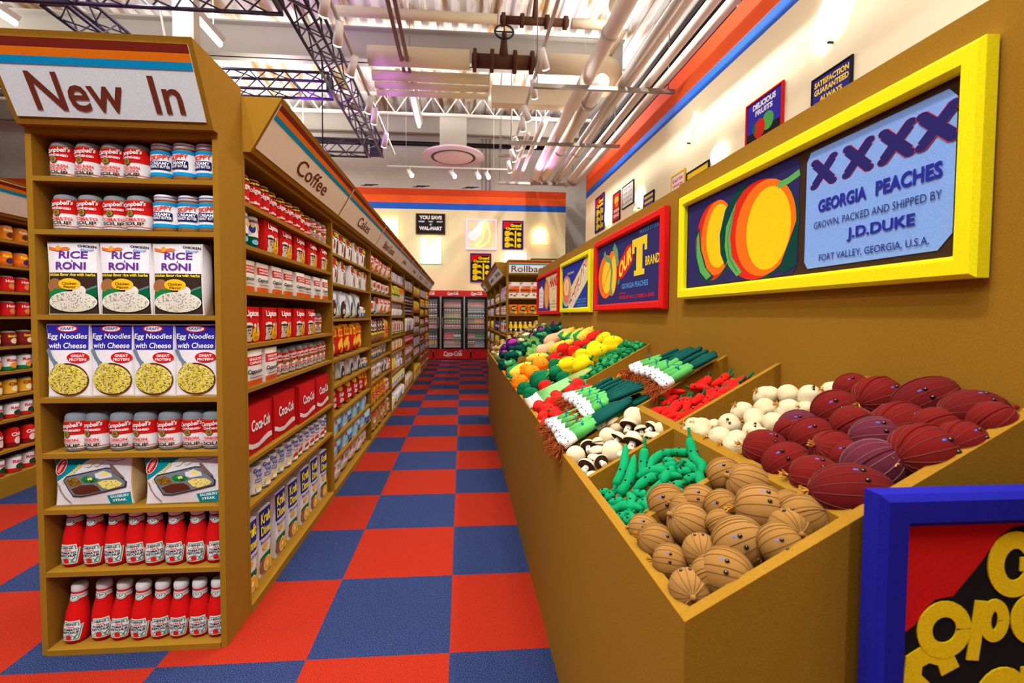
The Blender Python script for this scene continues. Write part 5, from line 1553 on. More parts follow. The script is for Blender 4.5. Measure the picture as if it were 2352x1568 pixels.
poster(11.10, 11.82, 3.32, 4.20, 'right', .03, .03, PB_, (22, 20, 20), opening_art, 'grand opening sale poster on the side wall by the corner', 'poster', 'grand opening posters')
def save_art(A, w, h):
    A.rect(-w / 2, w / 2, 0, h, (34, 32, 38))
    W3 = (236, 232, 230)
    A.text('YOU SAVE', 0, h * .84, .82 * w, .20 * h, W3, 0.05)
    A.text('WHEN', -.33 * w, h * .62, .22 * w, .08 * h, W3, 0.05)
    A.text('YOU', 0, h * .62, .16 * w, .08 * h, W3, 0.05)
    A.text('SHOP', .33 * w, h * .62, .22 * w, .08 * h, W3, 0.05)
    A.text('AT', 0, h * .47, .10 * w, .08 * h, W3, 0.05)
    A.text('WAL-MART', 0, h * .27, .82 * w, .20 * h, W3, 0.05)
poster(-1.303, -.469, 3.51, 4.10, 'end', .025, .025, (104, 66, 30), (34, 32, 38), save_art, 'black sign with white bargain lettering in a brown frame', 'sign', 'framed signs on the end wall')
def dark_art(A, w, h):
    A.rect(-w / 2, w / 2, 0, h, (206, 200, 196))
    A.text('ALWAYS LOW PRICES', 0, h * .74, .88 * w, .2 * h, (60, 50, 60), 0.02)
poster(2.0, 2.82, 2.5, 2.87, 'end', .03, .025, (70, 44, 34), (206, 200, 196), dark_art, 'brown framed white sign peeking over the rollback unit', 'sign', 'framed signs on the end wall')
def sat_art(A, w, h):
    A.rect(-w / 2, w / 2, 0, h, (50, 44, 130))
    A.rect(-w / 2, w / 2, 0, h * .08, (30, 28, 30))
    A.text('SATISFACTION', 0, h * .80, .92 * w, .20 * h, (240, 206, 40), 0.04)
    A.text('GUARANTEED', 0, h * .54, .92 * w, .20 * h, (240, 206, 40), 0.04)
    A.text('ALWAYS', 0, h * .26, .6 * w, .18 * h, (240, 206, 40), 0.04)
poster(3.93, 4.41, 3.20, 3.52, 'right', .02, .02, (30, 28, 30), (50, 44, 130), sat_art, 'black framed blue sign promising satisfaction in yellow letters', 'sign', 'signs on the side wall')
def fruit_art(A, w, h):
    A.rect(-w / 2, w / 2, 0, h, (50, 46, 170))
    A.rect(-w / 2, w / 2, 0, h * .40, (32, 30, 34))
    A.text('DELICIOUS', 0, h * .90, .66 * w, .12 * h, (236, 232, 232), 0.05)
    A.text('FRUITS', 0, h * .755, .50 * w, .11 * h, (236, 232, 232), 0.05)
    A.ell(.12 * w, h * .48, .17 * w, .18 * h, (80, 170, 76), 20)
    A.ell(-.12 * w, h * .42, .17 * w, .19 * h, (206, 40, 30), 20)
    A.ell(-.27 * w, h * .46, .05 * w, .12 * h, (20, 110, 60), 12)
    A.text('YOU CAN AFFORD', 0, h * .16, .86 * w, .08 * h, (236, 196, 40), 0.03)
poster(4.815, 5.47, 3.12, 3.735, 'right', .025, .025, (200, 26, 26), (50, 46, 170), fruit_art, 'red framed delicious fruits poster with a red and a green apple', 'poster', 'signs on the side wall')
def east_art(A, w, h):
    A.rect(-w / 2, w / 2, 0, h, (236, 222, 220))
    A.text('EASTER', 0, h * .66, .86 * w, .24 * h, (206, 40, 110), 0.04)
    A.text('SEASON', 0, h * .30, .8 * w, .2 * h, (206, 40, 60), 0.04)
poster(7.01, 7.48, 3.20, 3.49, 'right', .03, .02, (240, 190, 30), (236, 222, 220), east_art, 'yellow framed white easter sign with pink letters', 'sign', 'signs on the side wall')
def bar_art(A, w, h):
    A.rect(-w / 2, w / 2, 0, h, (236, 190, 40))
    A.rect(-w / 2, w / 2, h * .5, h * .66, (40, 36, 40))
poster(6.30, 6.96, 3.1, 3.39, 'right', .03, .02, (34, 32, 36), (236, 190, 40), bar_art, 'black framed yellow sign half hidden behind the board edge', 'sign', 'signs on the side wall')
def stripe_art(A, w, h):
    A.rect(-w / 2, w / 2, 0, h, (60, 56, 160))
    for k in range(4):
        A.rect(-w * .48, w * .48, h * (.1 + .24 * k), h * (.22 + .24 * k), (240, 196, 40))
poster(8.17, 8.64, 3.05, 3.48, 'right', .02, .02, (30, 28, 32), (60, 56, 160), stripe_art, 'small black framed sign with yellow and blue rows', 'sign', 'signs on the side wall')
def white_art(A, w, h):
    A.rect(-w / 2, w / 2, 0, h, (232, 228, 224))
    for k, t in enumerate(('WE SELL', 'FOR LESS', 'ALWAYS', 'LESS')):
        A.text(t, 0, h * (.84 - .22 * k), .8 * w, .12 * h, (110, 104, 110), 0.01)
poster(9.17, 9.84, 3.48, 3.95, 'right', .02, .02, (36, 32, 34), (232, 228, 224), white_art, 'black framed white lettered sign near the far corner', 'sign', 'signs on the side wall')
def redp_art(A, w, h):
    A.rect(-w / 2, w / 2, 0, h, (206, 34, 34))
    A.ell(0, h * .74, .30 * w, .14 * h, (240, 190, 40), 14)
    A.ell(.02 * w, h * .58, .22 * w, .10 * h, (236, 120, 40), 12)
    A.text('FRESH', 0, h * .36, .8 * w, .12 * h, (236, 230, 230), 0.05)
    A.text('DEALS', 0, h * .18, .8 * w, .12 * h, (236, 230, 230), 0.05)
poster(9.97, 10.45, 3.32, 3.95, 'right', .02, .02, (36, 30, 32), (206, 34, 34), redp_art, 'narrow red poster with yellow fruit in a black frame', 'poster', 'signs on the side wall')

# ------------------------------------------------------------------ neon signs
def neon(name, loc, rot, strokes, label, back=None, r=.011):
    """strokes: [(points 2-D, colour, strength)]"""
    o = empty(name, loc)
    o.rotation_euler = rot
    for pts, col, st in strokes:
        link('neon_tube', MB().tube([(p[0], -.05, p[1]) for p in pts], r, 8, glow(col, st)), o)
    if back:
        w, h, mt = back
        link('backing', MB().box(-w / 2, w / 2, -.012, 0, -h / 2, h / 2, mt), o)
    else:
        xs = [p[0] for s_ in strokes for p in s_[0]]
        zs = [p[1] for s_ in strokes for p in s_[0]]
        link('mount', MB().tube([((min(xs) + max(xs)) / 2, 0, min(zs)), ((min(xs) + max(xs)) / 2, -.05, min(zs))], .012, 6, DARK), o)
    return tag(o, label, 'neon sign', 'neon signs on the walls')
def loop(fn, n=24):
    return [fn(2 * PI * i / n) for i in range(n + 1)]
def rect_pts(w, h, cx=0, cz=0):
    return [(cx - w / 2, cz - h / 2), (cx + w / 2, cz - h / 2), (cx + w / 2, cz + h / 2), (cx - w / 2, cz + h / 2), (cx - w / 2, cz - h / 2)]
PALE = paint((246, 224, 176), .5)
PK, YL, WH, CY, ORN = (255, 190, 255), (255, 236, 130), (255, 250, 240), (170, 255, 240), (255, 150, 90)
neon('neon_banana', (.56, 13.49, 3.53), (0, 0, 0), [
    ([(.10, .38), (.20, .22), (.26, .0), (.20, -.22), (.02, -.34), (-.14, -.36), (-.18, -.30), (-.04, -.24), (.06, -.08), (.06, .14), (.02, .36), (.10, .38)], YL, 2.2),
    ([(.02, .34), (-.10, .12), (-.28, -.06), (-.36, -.08), (-.34, 0.0), (-.14, .16), (-.02, .36)], PK, 2.4),
    ([(-.02, .26), (-.06, .0), (-.22, -.16), (-.32, -.12)], PK, 2.2),
    (rect_pts(.86, .84), PK, 1.1)], 'banana shaped neon sign glowing pink and yellow', (.88, .86, PALE), .014)
neon('neon_jar', (-.88, 13.49, 3.05), (0, 0, 0), [(rect_pts(.40, .56, 0, -.03), WH, 5), (rect_pts(.30, .10, 0, .30), YL, 4), ([(-.14, .12), (.14, .12)], WH, 5), ([(-.14, .0), (.14, .0)], WH, 5), ([(-.14, -.12), (.14, -.12)], WH, 5), ([(-.14, -.22), (.14, -.22)], WH, 5), (rect_pts(.54, .70), CY, 2.5)],
     'white glowing neon jar sign over the shelf ends', (.6, .74, PALE), .022)
neon('neon_box', (-2.04, 13.49, 3.64), (0, 0, 0), [(rect_pts(.34, .5), WH, 5), ([(-.13, .12), (.13, .12)], WH, 5), ([(-.13, -.02), (.13, -.02)], WH, 5), ([(-.13, -.14), (.13, -.14)], YL, 4), (rect_pts(.48, .62), YL, 3)], 'warm glowing neon box sign behind the shelf headers', (.52, .66, PALE), .02)
neon('neon_burst', (2.25, 13.49, 3.5), (0, 0, 0), [(loop(lambda a: ((.15 + .05 * math.cos(8 * a)) * math.cos(a), .04 + (.15 + .05 * math.cos(8 * a)) * math.sin(a)), 48), (255, 220, 150), 9), (loop(lambda a: (.08 * math.cos(a), .04 + .08 * math.sin(a))), WH, 5), ([(-.24, -.17), (.24, -.17)], ORN, 6), ([(-.24, -.20), (.24, -.20)], ORN, 6)], 'round neon burst sign with an orange bar below', None, .02)
neon('neon_sign', (1.545, 13.49, 2.86), (0, 0, 0), [(rect_pts(.62, .30), WH, 4.5), ([(-.26, .05), (.26, .05)], WH, 4.5), ([(-.26, -.06), (.26, -.06)], PK, 7)], 'wide white neon panel sign behind the rollback unit', (.68, .34, PALE), .02)
RW = 3.436
neon('neon_melon', (RW, 4.16, 4.02), (0, 0, RZ), [(loop(lambda a: (.15 * math.cos(a) + .05 * math.sin(a), .20 * math.sin(a))), WH, 5), (loop(lambda a: (.10 * math.cos(a) + .03 * math.sin(a), .14 * math.sin(a))), (255, 235, 255), 9), (loop(lambda a: (.05 * math.cos(a), .07 * math.sin(a))), WH, 5), ([(-.06, -.24), (-.14, -.26), (-.2, -.24)], CY, 4)], 'large white oval neon fruit high on the cream side wall', None, .02)
neon('neon_carrot', (RW, 6.9, 3.98), (0, 0, RZ), [([(.20, .14), (.12, .06), (.0, -.02), (-.14, -.10)], YL, 5), ([(.16, .12), (.22, .22), (.18, .14)], CY, 6), ([(-.14, -.10), (-.20, -.16)], (255, 170, 190), 3)], 'slim yellow neon carrot on the cream side wall', None, .012)
neon('neon_apple', (RW, 6.05, 3.36), (0, 0, RZ), [(loop(lambda a: (.13 * math.cos(a), .12 * math.sin(a))), WH, 4.5), (loop(lambda a: (.08 * math.cos(a), .07 * math.sin(a))), (255, 240, 220), 7)], 'round white neon fruit half hidden by the board edge', None, .016)
neon('neon_pear', (RW, 10.75, 3.55), (0, 0, RZ), [(loop(lambda a: (.12 * math.cos(a), .22 * math.sin(a))), (255, 235, 170), 8), (loop(lambda a: (.06 * math.cos(a), .14 * math.sin(a))), WH, 4.5), ([(.0, .24), (.12, .34), (.02, .30)], CY, 6)], 'yellow and green neon pear between the far posters', None, .018)
neon('neon_lime', (RW, 8.82, 3.50), (0, 0, RZ), [(loop(lambda a: (.12 * math.cos(a), .14 * math.sin(a))), CY, 8), (loop(lambda a: (.06 * math.cos(a), .08 * math.sin(a))), WH, 4.5), ([(-.12, -.16), (-.2, -.2)], YL, 6)], 'green white neon fruit beside the striped sign', None, .018)
o = link('wall_speaker', MB().box(-.06, .06, -.10, 0, 0, .16, DARK), None, (3.44, 3.62, 4.12), (0, 0, RZ))
tag(o, 'small black box fixed high on the cream side wall', 'speaker')
# ================================================================== produce bins and felt vegetables
# positions measured in the room (metres): points give x, y, z and a radius; runs give a centre line
VEG = {
  'onion': [[0.552,0.923,0.873,0.0363],[0.56,0.855,0.878,0.039],[0.438,0.942,0.809,0.041],[0.481,0.893,0.833,0.0323],[0.499,0.841,0.843,0.0319],[0.533,0.776,0.863,0.0414],[0.562,0.709,0.879,0.0349],[0.372,0.908,0.772,0.0286],[0.373,0.851,0.773,0.0333],[0.435,0.844,0.808,0.0382],[0.473,0.801,0.829,0.0255],[0.469,0.736,0.826,0.0415],[0.37,0.782,0.771,0.0307],[0.417,0.765,0.797,0.0302],[0.504,0.669,0.846,0.034],[0.366,0.702,0.769,0.032],[0.419,0.68,0.799,0.0395]],
  'red_onion': [[0.854,0.952,1.049,0.0337],[0.843,0.877,1.043,0.0432],[0.784,0.912,1.01,0.0431],[0.859,0.795,1.052,0.0408],[0.853,0.708,1.049,0.0367],[0.717,0.93,0.972,0.0359],[0.704,0.875,0.965,0.0398],[0.759,0.841,0.996,0.037],[0.788,0.772,1.012,0.0422],[0.8,0.712,1.019,0.0282],[0.746,0.772,0.989,0.0395],[0.69,0.803,0.957,0.038],[0.744,0.688,0.988,0.0461],[0.787,0.651,1.012,0.0316],[0.636,0.919,0.927,0.0415],[0.629,0.844,0.923,0.0411],[0.626,0.768,0.921,0.039],[0.629,0.695,0.923,0.045],[0.689,0.72,0.957,0.043]],
  'garlic': [[0.619,1.189,0.905,0.0345],[0.62,1.141,0.906,0.0282],[0.654,1.146,0.925,0.0189],[0.625,1.074,0.908,0.0327],[0.671,1.106,0.934,0.0322],[0.621,1.013,0.906,0.0303],[0.72,1.137,0.962,0.0287],[0.711,1.068,0.957,0.0299],[0.675,1.024,0.937,0.0273],[0.749,1.084,0.978,0.0303],[0.789,1.134,1.001,0.0287],[0.763,1.028,0.986,0.0302],[0.809,1.085,1.012,0.0304],[0.817,1.029,1.017,0.0304],[0.718,1.005,0.961,0.0295],[0.78,0.995,0.996,0.0207],[0.677,0.992,0.938,0.0205]],
  'mushroom': [[0.509,1.504,0.835,0.0268],[0.464,1.557,0.81,0.0253],[0.469,1.448,0.812,0.0258],[0.566,1.477,0.867,0.031],[0.551,1.544,0.859,0.021],[0.533,1.439,0.849,0.0257],[0.543,1.362,0.854,0.0172],[0.565,1.336,0.866,0.0197],[0.576,1.298,0.873,0.017],[0.541,1.292,0.853,0.015],[0.484,1.393,0.821,0.0219],[0.501,1.316,0.831,0.0263],[0.445,1.33,0.799,0.0284],[0.407,1.456,0.777,0.0231],[0.438,1.447,0.795,0.0181],[0.384,1.594,0.765,0.0219],[0.41,1.551,0.779,0.0259],[0.364,1.446,0.754,0.0271],[0.361,1.537,0.752,0.0192],[0.366,1.326,0.754,0.0244],[0.404,1.305,0.776,0.0197],[0.416,1.383,0.783,0.022]],
  'green_chilli': [[[0.459,1.26,0.799],[0.432,1.196,0.784],[0.398,1.161,0.764]],[[0.453,1.176,0.795],[0.423,1.128,0.779],[0.392,1.107,0.761]],[[0.457,1.14,0.798],[0.473,1.17,0.807],[0.49,1.202,0.816]],[[0.472,1.129,0.806],[0.496,1.159,0.82],[0.524,1.164,0.835],[0.539,1.143,0.844]],[[0.537,1.155,0.843],[0.549,1.132,0.85],[0.56,1.104,0.856]],[[0.575,1.121,0.864],[0.565,1.078,0.859],[0.56,1.032,0.856],[0.541,1.005,0.845]],[[0.48,1.143,0.811],[0.503,1.118,0.824],[0.528,1.094,0.838]],[[0.441,1.125,0.789],[0.467,1.123,0.803],[0.496,1.081,0.82]],[[0.47,1.042,0.805],[0.491,1.064,0.817],[0.512,1.068,0.829]],[[0.417,1.081,0.775],[0.444,1.089,0.79],[0.472,1.089,0.806]],[[0.544,1.102,0.847],[0.544,1.073,0.847],[0.541,1.031,0.845]],[[0.515,1.056,0.83],[0.527,1.048,0.837],[0.533,1.032,0.841]],[[0.509,1.01,0.827],[0.525,1.008,0.836],[0.538,0.99,0.843]],[[0.479,1.016,0.81],[0.491,1.014,0.817],[0.505,1.016,0.825]],[[0.354,1.164,0.74],[0.366,1.162,0.746],[0.375,1.151,0.751]],[[0.359,1.125,0.743],[0.373,1.13,0.75],[0.383,1.132,0.756]],[[0.356,1.09,0.741],[0.369,1.074,0.748],[0.383,1.063,0.756]],[[0.403,1.085,0.767],[0.399,1.045,0.765],[0.381,1.013,0.755]],[[0.398,1.025,0.765],[0.415,1.022,0.774],[0.427,1.02,0.781]],[[0.359,0.989,0.743],[0.368,0.991,0.748],[0.379,0.989,0.754]],[[0.356,1.024,0.741],[0.363,1.019,0.745],[0.372,1.013,0.75]],[[0.437,1.05,0.787],[0.45,1.037,0.794],[0.464,1.033,0.802]],[[0.419,1.097,0.776],[0.423,1.06,0.779],[0.435,1.049,0.785]],[[0.514,1.142,0.83],[0.524,1.132,0.836],[0.528,1.109,0.838]]],
  'red_chilli': [[[0.603,1.55,0.886],[0.609,1.469,0.889],[0.641,1.436,0.907]],[[0.669,1.48,0.923],[0.697,1.493,0.939],[0.718,1.44,0.951]],[[0.62,1.388,0.896],[0.651,1.393,0.913],[0.686,1.419,0.933]],[[0.636,1.36,0.905],[0.673,1.392,0.925],[0.705,1.412,0.943]],[[0.74,1.444,0.963],[0.753,1.41,0.97],[0.757,1.365,0.973]],[[0.763,1.431,0.976],[0.772,1.41,0.981],[0.795,1.441,0.994]],[[0.77,1.377,0.98],[0.79,1.363,0.992],[0.824,1.382,1.01]],[[0.665,1.324,0.921],[0.688,1.362,0.934],[0.711,1.392,0.947]],[[0.686,1.324,0.933],[0.708,1.336,0.945],[0.721,1.344,0.953]],[[0.718,1.321,0.951],[0.753,1.325,0.971],[0.784,1.299,0.988]],[[0.75,1.353,0.969],[0.766,1.353,0.978],[0.779,1.347,0.985]],[[0.793,1.314,0.993],[0.808,1.318,1.001],[0.819,1.316,1.008]],[[0.602,1.405,0.886],[0.61,1.365,0.89],[0.626,1.345,0.899]],[[0.61,1.337,0.89],[0.615,1.307,0.893],[0.622,1.29,0.897]],[[0.628,1.311,0.9],[0.645,1.308,0.91],[0.657,1.303,0.917]],[[0.646,1.298,0.91],[0.67,1.297,0.924],[0.689,1.3,0.934]],[[0.669,1.285,0.923],[0.7,1.298,0.941],[0.719,1.289,0.951]],[[0.786,1.378,0.989],[0.803,1.379,0.999],[0.819,1.379,1.008]],[[0.674,1.388,0.926],[0.69,1.389,0.935],[0.699,1.38,0.94]],[[0.712,1.309,0.947],[0.726,1.313,0.955],[0.736,1.298,0.961]]],
  'tomato': [[0.539,2.129,0.88,0.0389],[0.548,1.969,0.885,0.0279],[0.499,2.08,0.857,0.0345],[0.435,2.056,0.822,0.044],[0.408,2.112,0.806,0.0257],[0.363,2.138,0.781,0.0322],[0.377,1.999,0.789,0.0379],[0.348,1.962,0.773,0.0262],[0.344,1.849,0.77,0.027],[0.392,1.848,0.797,0.027],[0.445,2.168,0.827,0.029]],
  'green_pepper': [[0.362,2.604,0.79,0.0453],[0.365,2.41,0.792,0.042],[0.445,2.586,0.837,0.0595],[0.529,2.553,0.885,0.0446],[0.569,2.779,0.907,0.0418],[0.485,2.652,0.859,0.0353]],
  'orange_pepper': [[0.36,2.84,0.794,0.0521],[0.436,3.116,0.837,0.0466],[0.445,2.897,0.842,0.0532],[0.515,2.981,0.882,0.0563]],
  'yellow_pepper': [[0.598,2.551,0.928,0.0521],[0.637,2.401,0.95,0.0515],[0.695,2.636,0.983,0.0372],[0.732,2.462,1.004,0.0553],[0.839,2.682,1.064,0.0471],[0.818,2.456,1.052,0.0504],[0.764,2.629,1.022,0.0397]],
  'red_pepper': [[0.685,3.056,0.977,0.0489],[0.607,2.968,0.933,0.0396],[0.695,2.795,0.983,0.0435],[0.751,2.935,1.015,0.0371],[0.774,2.846,1.028,0.036],[0.832,2.889,1.06,0.0436],[0.869,2.894,1.081,0.0338],[0.357,3.361,0.792,0.0364]],
  'corn': [[[0.331,3.114,0.793],[0.479,3.175,0.876]],[[0.481,3.32,0.877],[0.604,3.025,0.946]],[[0.611,3.201,0.951],[0.761,3.079,1.035]],[[0.761,3.38,1.035],[0.955,3.72,1.144]],[[0.757,3.124,1.033],[0.985,3.485,1.161]],[[0.769,3.004,1.039],[0.918,3.139,1.124]]],
  'butternut': [[[0.685,3.708,0.982],[0.86,3.722,1.081]],[[0.581,3.437,0.924],[0.666,3.467,0.972]]],
  'broccoli': [[0.351,3.786,0.804,0.0546],[0.428,3.908,0.847,0.0583],[0.501,4.042,0.889,0.0564],[0.459,3.927,0.865,0.0473],[0.718,4.254,1.011,0.0636],[0.76,4.175,1.035,0.0625],[0.557,3.697,0.92,0.0464],[0.622,3.821,0.957,0.0507],[0.832,4.339,1.075,0.0503],[0.863,4.087,1.093,0.0474],[0.914,4.138,1.122,0.0481],[0.405,4.158,0.835,0.05],[0.575,4.227,0.93,0.0529],[0.683,4.137,0.991,0.0479],[0.613,4.208,0.952,0.0456],[0.472,4.315,0.872,0.0467],[0.687,3.824,0.994,0.0416]],
  'purple_cabbage': [[0.528,4.72,0.904,0.0817],[0.406,4.388,0.835,0.0548],[0.698,4.494,1.0,0.0487],[0.789,4.581,1.051,0.0497],[0.895,4.392,1.111,0.0478],[0.452,4.76,0.861,0.0549]],
  'cauliflower': [[0.674,4.787,0.986,0.0599],[0.362,4.43,0.81,0.0489],[0.777,4.781,1.044,0.0392],[0.602,4.681,0.946,0.045],[0.876,4.88,1.1,0.04]],
  'ginger': [[0.414,5.301,0.834,0.0585],[0.477,5.444,0.87,0.0601],[0.563,5.651,0.919,0.0624],[0.632,5.542,0.958,0.0612],[0.359,4.9,0.804,0.0494],[0.785,5.58,1.043,0.0456],[0.883,5.519,1.099,0.0558],[0.923,5.363,1.121,0.044],[0.694,5.504,0.992,0.0476],[0.825,5.488,1.066,0.0396]],
  'leekA': [[[0.682,1.83,0.996],[0.719,1.804,1.017],[0.774,1.751,1.047],[0.834,1.736,1.081]],[[0.672,1.792,0.99],[0.712,1.766,1.013],[0.763,1.716,1.041],[0.85,1.662,1.091]],[[0.67,1.738,0.989],[0.709,1.699,1.011],[0.754,1.653,1.036],[0.83,1.67,1.079]],[[0.674,1.689,0.991],[0.712,1.651,1.012],[0.753,1.619,1.036],[0.848,1.654,1.089]],[[0.674,1.632,0.991],[0.709,1.602,1.011],[0.774,1.609,1.048],[0.86,1.612,1.096]],[[0.669,1.575,0.988],[0.699,1.548,1.005],[0.764,1.559,1.042],[0.849,1.55,1.09]],[[0.658,1.518,0.982],[0.695,1.515,1.003],[0.763,1.5,1.041],[0.847,1.498,1.088]],[[0.651,1.468,0.978],[0.688,1.47,0.999],[0.759,1.477,1.039],[0.84,1.483,1.085]]],
  'leekB': [[[0.437,1.934,0.853],[0.477,1.874,0.875],[0.526,1.824,0.902],[0.604,1.83,0.947]],[[0.434,1.881,0.851],[0.475,1.827,0.874],[0.527,1.775,0.903],[0.615,1.76,0.953]],[[0.436,1.815,0.852],[0.478,1.775,0.876],[0.528,1.729,0.904],[0.616,1.708,0.953]],[[0.438,1.749,0.853],[0.478,1.718,0.875],[0.532,1.673,0.906],[0.619,1.669,0.955]],[[0.433,1.685,0.85],[0.475,1.663,0.874],[0.53,1.643,0.905],[0.623,1.632,0.957]],[[0.425,1.626,0.846],[0.467,1.617,0.869],[0.521,1.615,0.9],[0.628,1.591,0.96]],[[0.423,1.579,0.845],[0.458,1.585,0.864],[0.517,1.591,0.897],[0.627,1.553,0.959]]],
  'leekC': [[[0.331,1.763,0.793],[0.37,1.721,0.815],[0.439,1.694,0.854],[0.526,1.654,0.903]],[[0.331,1.703,0.793],[0.372,1.663,0.816],[0.444,1.632,0.856],[0.533,1.612,0.907]],[[0.331,1.632,0.793],[0.372,1.604,0.816],[0.444,1.538,0.857],[0.538,1.563,0.909]],[[0.327,1.563,0.79],[0.371,1.54,0.815],[0.443,1.549,0.856],[0.551,1.574,0.917]],[[0.321,1.504,0.787],[0.371,1.502,0.815],[0.444,1.512,0.856],[0.55,1.524,0.916]],[[0.326,1.47,0.79],[0.369,1.482,0.814],[0.441,1.491,0.855],[0.574,1.537,0.93]]],
  'leekD': [[[0.443,1.532,0.826],[0.49,1.526,0.852],[0.565,1.585,0.895],[0.631,1.598,0.932]],[[0.449,1.506,0.829],[0.489,1.514,0.852],[0.575,1.538,0.9],[0.641,1.546,0.937]]],
  'asparagus': [[[0.328,2.389,0.756],[0.391,2.37,0.792],[0.538,2.317,0.874]],[[0.328,2.36,0.756],[0.39,2.34,0.791],[0.537,2.301,0.874]],[[0.327,2.331,0.756],[0.389,2.311,0.791],[0.536,2.285,0.873]],[[0.327,2.304,0.755],[0.388,2.283,0.79],[0.535,2.269,0.873]],[[0.326,2.276,0.755],[0.388,2.255,0.79],[0.535,2.254,0.872]],[[0.326,2.25,0.755],[0.387,2.228,0.789],[0.534,2.238,0.872]],[[0.325,2.224,0.755],[0.386,2.201,0.789],[0.533,2.223,0.872]],[[0.325,2.199,0.754],[0.385,2.175,0.788],[0.532,2.208,0.871]],[[0.325,2.174,0.754],[0.384,2.15,0.788],[0.531,2.193,0.871]]],
  'orange_chilli': [[[0.591,1.984,0.9],[0.622,1.98,0.917],[0.649,1.942,0.932]],[[0.665,1.946,0.941],[0.684,1.933,0.952],[0.699,1.906,0.96]]],
  'sprout_poly': [[0.608,2.369,0.919],[0.645,2.335,0.94],[0.722,2.36,0.983],[0.848,2.42,1.054],[0.869,2.377,1.066],[0.844,2.131,1.052],[0.772,2.17,1.012],[0.689,2.162,0.965],[0.592,2.102,0.91],[0.581,2.264,0.904]],
}
S_ = 0.5636
def zline(x, off=0.0):
    return .765 + S_ * (x - .335) + off
BACKX, FRONTX, MIDX = .890, .335, .587
FLOOR = -.072
def rail(x0, x1, y0, y1, deep=.16):
    """upright divider that follows the slope between x0 and x1"""
    return MB().prism([(x0, zline(x0) - deep), (x1, zline(x1) - deep), (x1, zline(x1)), (x0, zline(x0))], 1, y0, y1, BROWN)
BINS = [(.635, 1.870, 'near bin with onions, garlic, mushrooms and leeks'), (1.870, 3.015, 'second bin with tomatoes, sprouts and peppers'), (3.015, 4.150, 'third bin with corn and broccoli'), (4.150, 5.50, 'far bin with cabbages and ginger')]
for bi, (y0, y1, lab) in enumerate(BINS):
    o = empty('produce_bin', (0, 0, 0))
    link('front_panel', MB().box(FRONTX - .012, FRONTX + .012, y0 + (.001 if bi else .0192), y1 - .001, 0, .765, BROWN), o)
    b1 = min(y1, 5.40)
    link('display_board', MB().box(BACKX, BACKX + .025, y0 + .001 if bi else .36, b1 - .001, 0, 1.745 if bi == 0 else 1.738, BROWN), o)
    link('bin_floor', MB().prism([(FRONTX + .012, zline(FRONTX, FLOOR) - .015), (BACKX, zline(BACKX, FLOOR) - .015), (BACKX, zline(BACKX, FLOOR)), (FRONTX + .012, zline(FRONTX, FLOOR))], 1, y0 + .001, y1 - .001, BROWN), o)
    if bi == 0:
        link('end_panel', MB().prism([(FRONTX - .012, 0), (BACKX + .02, 0), (BACKX + .02, zline(BACKX) + .02), (BACKX, zline(BACKX)), (FRONTX, .772), (FRONTX - .012, .765)], 1, .634, .654, BROWN), o)
        link('middle_rail', rail(MIDX - .010, MIDX + .010, .654, 1.50), o)
        for (x0, x1, y) in ((FRONTX + .012, MIDX - .01, .926), (MIDX + .01, BACKX, .952), (FRONTX + .012, MIDX - .01, 1.226), (MIDX + .01, BACKX, 1.240), (MIDX - .01, BACKX, 1.500), (FRONTX + .012, MIDX - .01, 1.492)):
            link('divider', rail(x0, x1, y - .008, y + .008), o)
    if bi == 1:
        for (x0, x1, y) in ((MIDX, BACKX, 2.140), (FRONTX + .012, MIDX + .05, 2.385)):
            link('divider', rail(x0, x1, y - .008, y + .008), o)
    if bi == 3:
        link('end_panel', MB().prism([(FRONTX, 0), (BACKX, 0), (BACKX, zline(BACKX)), (FRONTX, .765)], 1, y1 - .02, y1, BROWN), o)
    tag(o, 'brown felt produce stand, ' + lab, 'produce stand', 'produce stands along the aisle')

BEAD = paint((8, 8, 10), .12, 0, .8)
TEAR = felt((50, 110, 220))
THREAD = felt((40, 32, 26))
CAMR = Rw.transposed()                       # image right / down / into the picture -> room axes
def view_dir(r, u, t):
    """room direction from (right, up, towards the viewer)"""
    return (CAMR @ Vector((r, -u, -t))).normalized()
def face_matrix(face, axis):
    f = face.normalized()
    a = (axis - f * axis.dot(f))
    a = a.normalized() if a.length > 1e-4 else f.orthogonal().normalized()
    x = (-f).cross(a)
    return Matrix((x, -f, a)).transposed()   # columns: local x, y, z ; face looks along local -y
def smooth(pts, k=4):
    P = [Vector(p) for p in pts]
    if len(P) < 3:
        return [P[0].lerp(P[1], i / k) for i in range(k + 1)]
    out = []
    for i in range(len(P) - 1):
        p0, p1, p2, p3 = P[max(i - 1, 0)], P[i], P[i + 1], P[min(i + 2, len(P) - 1)]
        for j in range(k):
            t = j / k
            out.append(.5 * ((2 * p1) + (p2 - p0) * t + (2 * p0 - 5 * p1 + 4 * p2 - p3) * t * t + (3 * p1 - p0 - 3 * p2 + p3) * t ** 3))
    return out + [P[-1]]
def eye_parts(r, sep, y, z, size, mouth=True, tear=False, frown=True, mw=.35):
    """bead eyes, stitched mouth and a felt tear on the side that looks along -y"""
    ps = [('eye', MB().ball((-sep, y, z), size, BEAD, 8, 6)), ('eye', MB().ball((sep, y, z), size, BEAD, 8, 6))]
    if mouth:
        s_ = -1 if frown else 1
        ps.append(('mouth', MB().tube([(sep * mw * q, y * 1.005, z - size * 1.7 + s_ * size * .5 * q * q) for q in (-1, -.5, 0, .5, 1)], size * .13, 5, THREAD)))
    if tear:
        ps.append(('tear', MB().ball((-sep * 1.15, y * .995, z - size * 2.3), size * .72, TEAR, 8, 5, (.75, .4, 1.35)), (), 'blue felt tear'))
    return ps
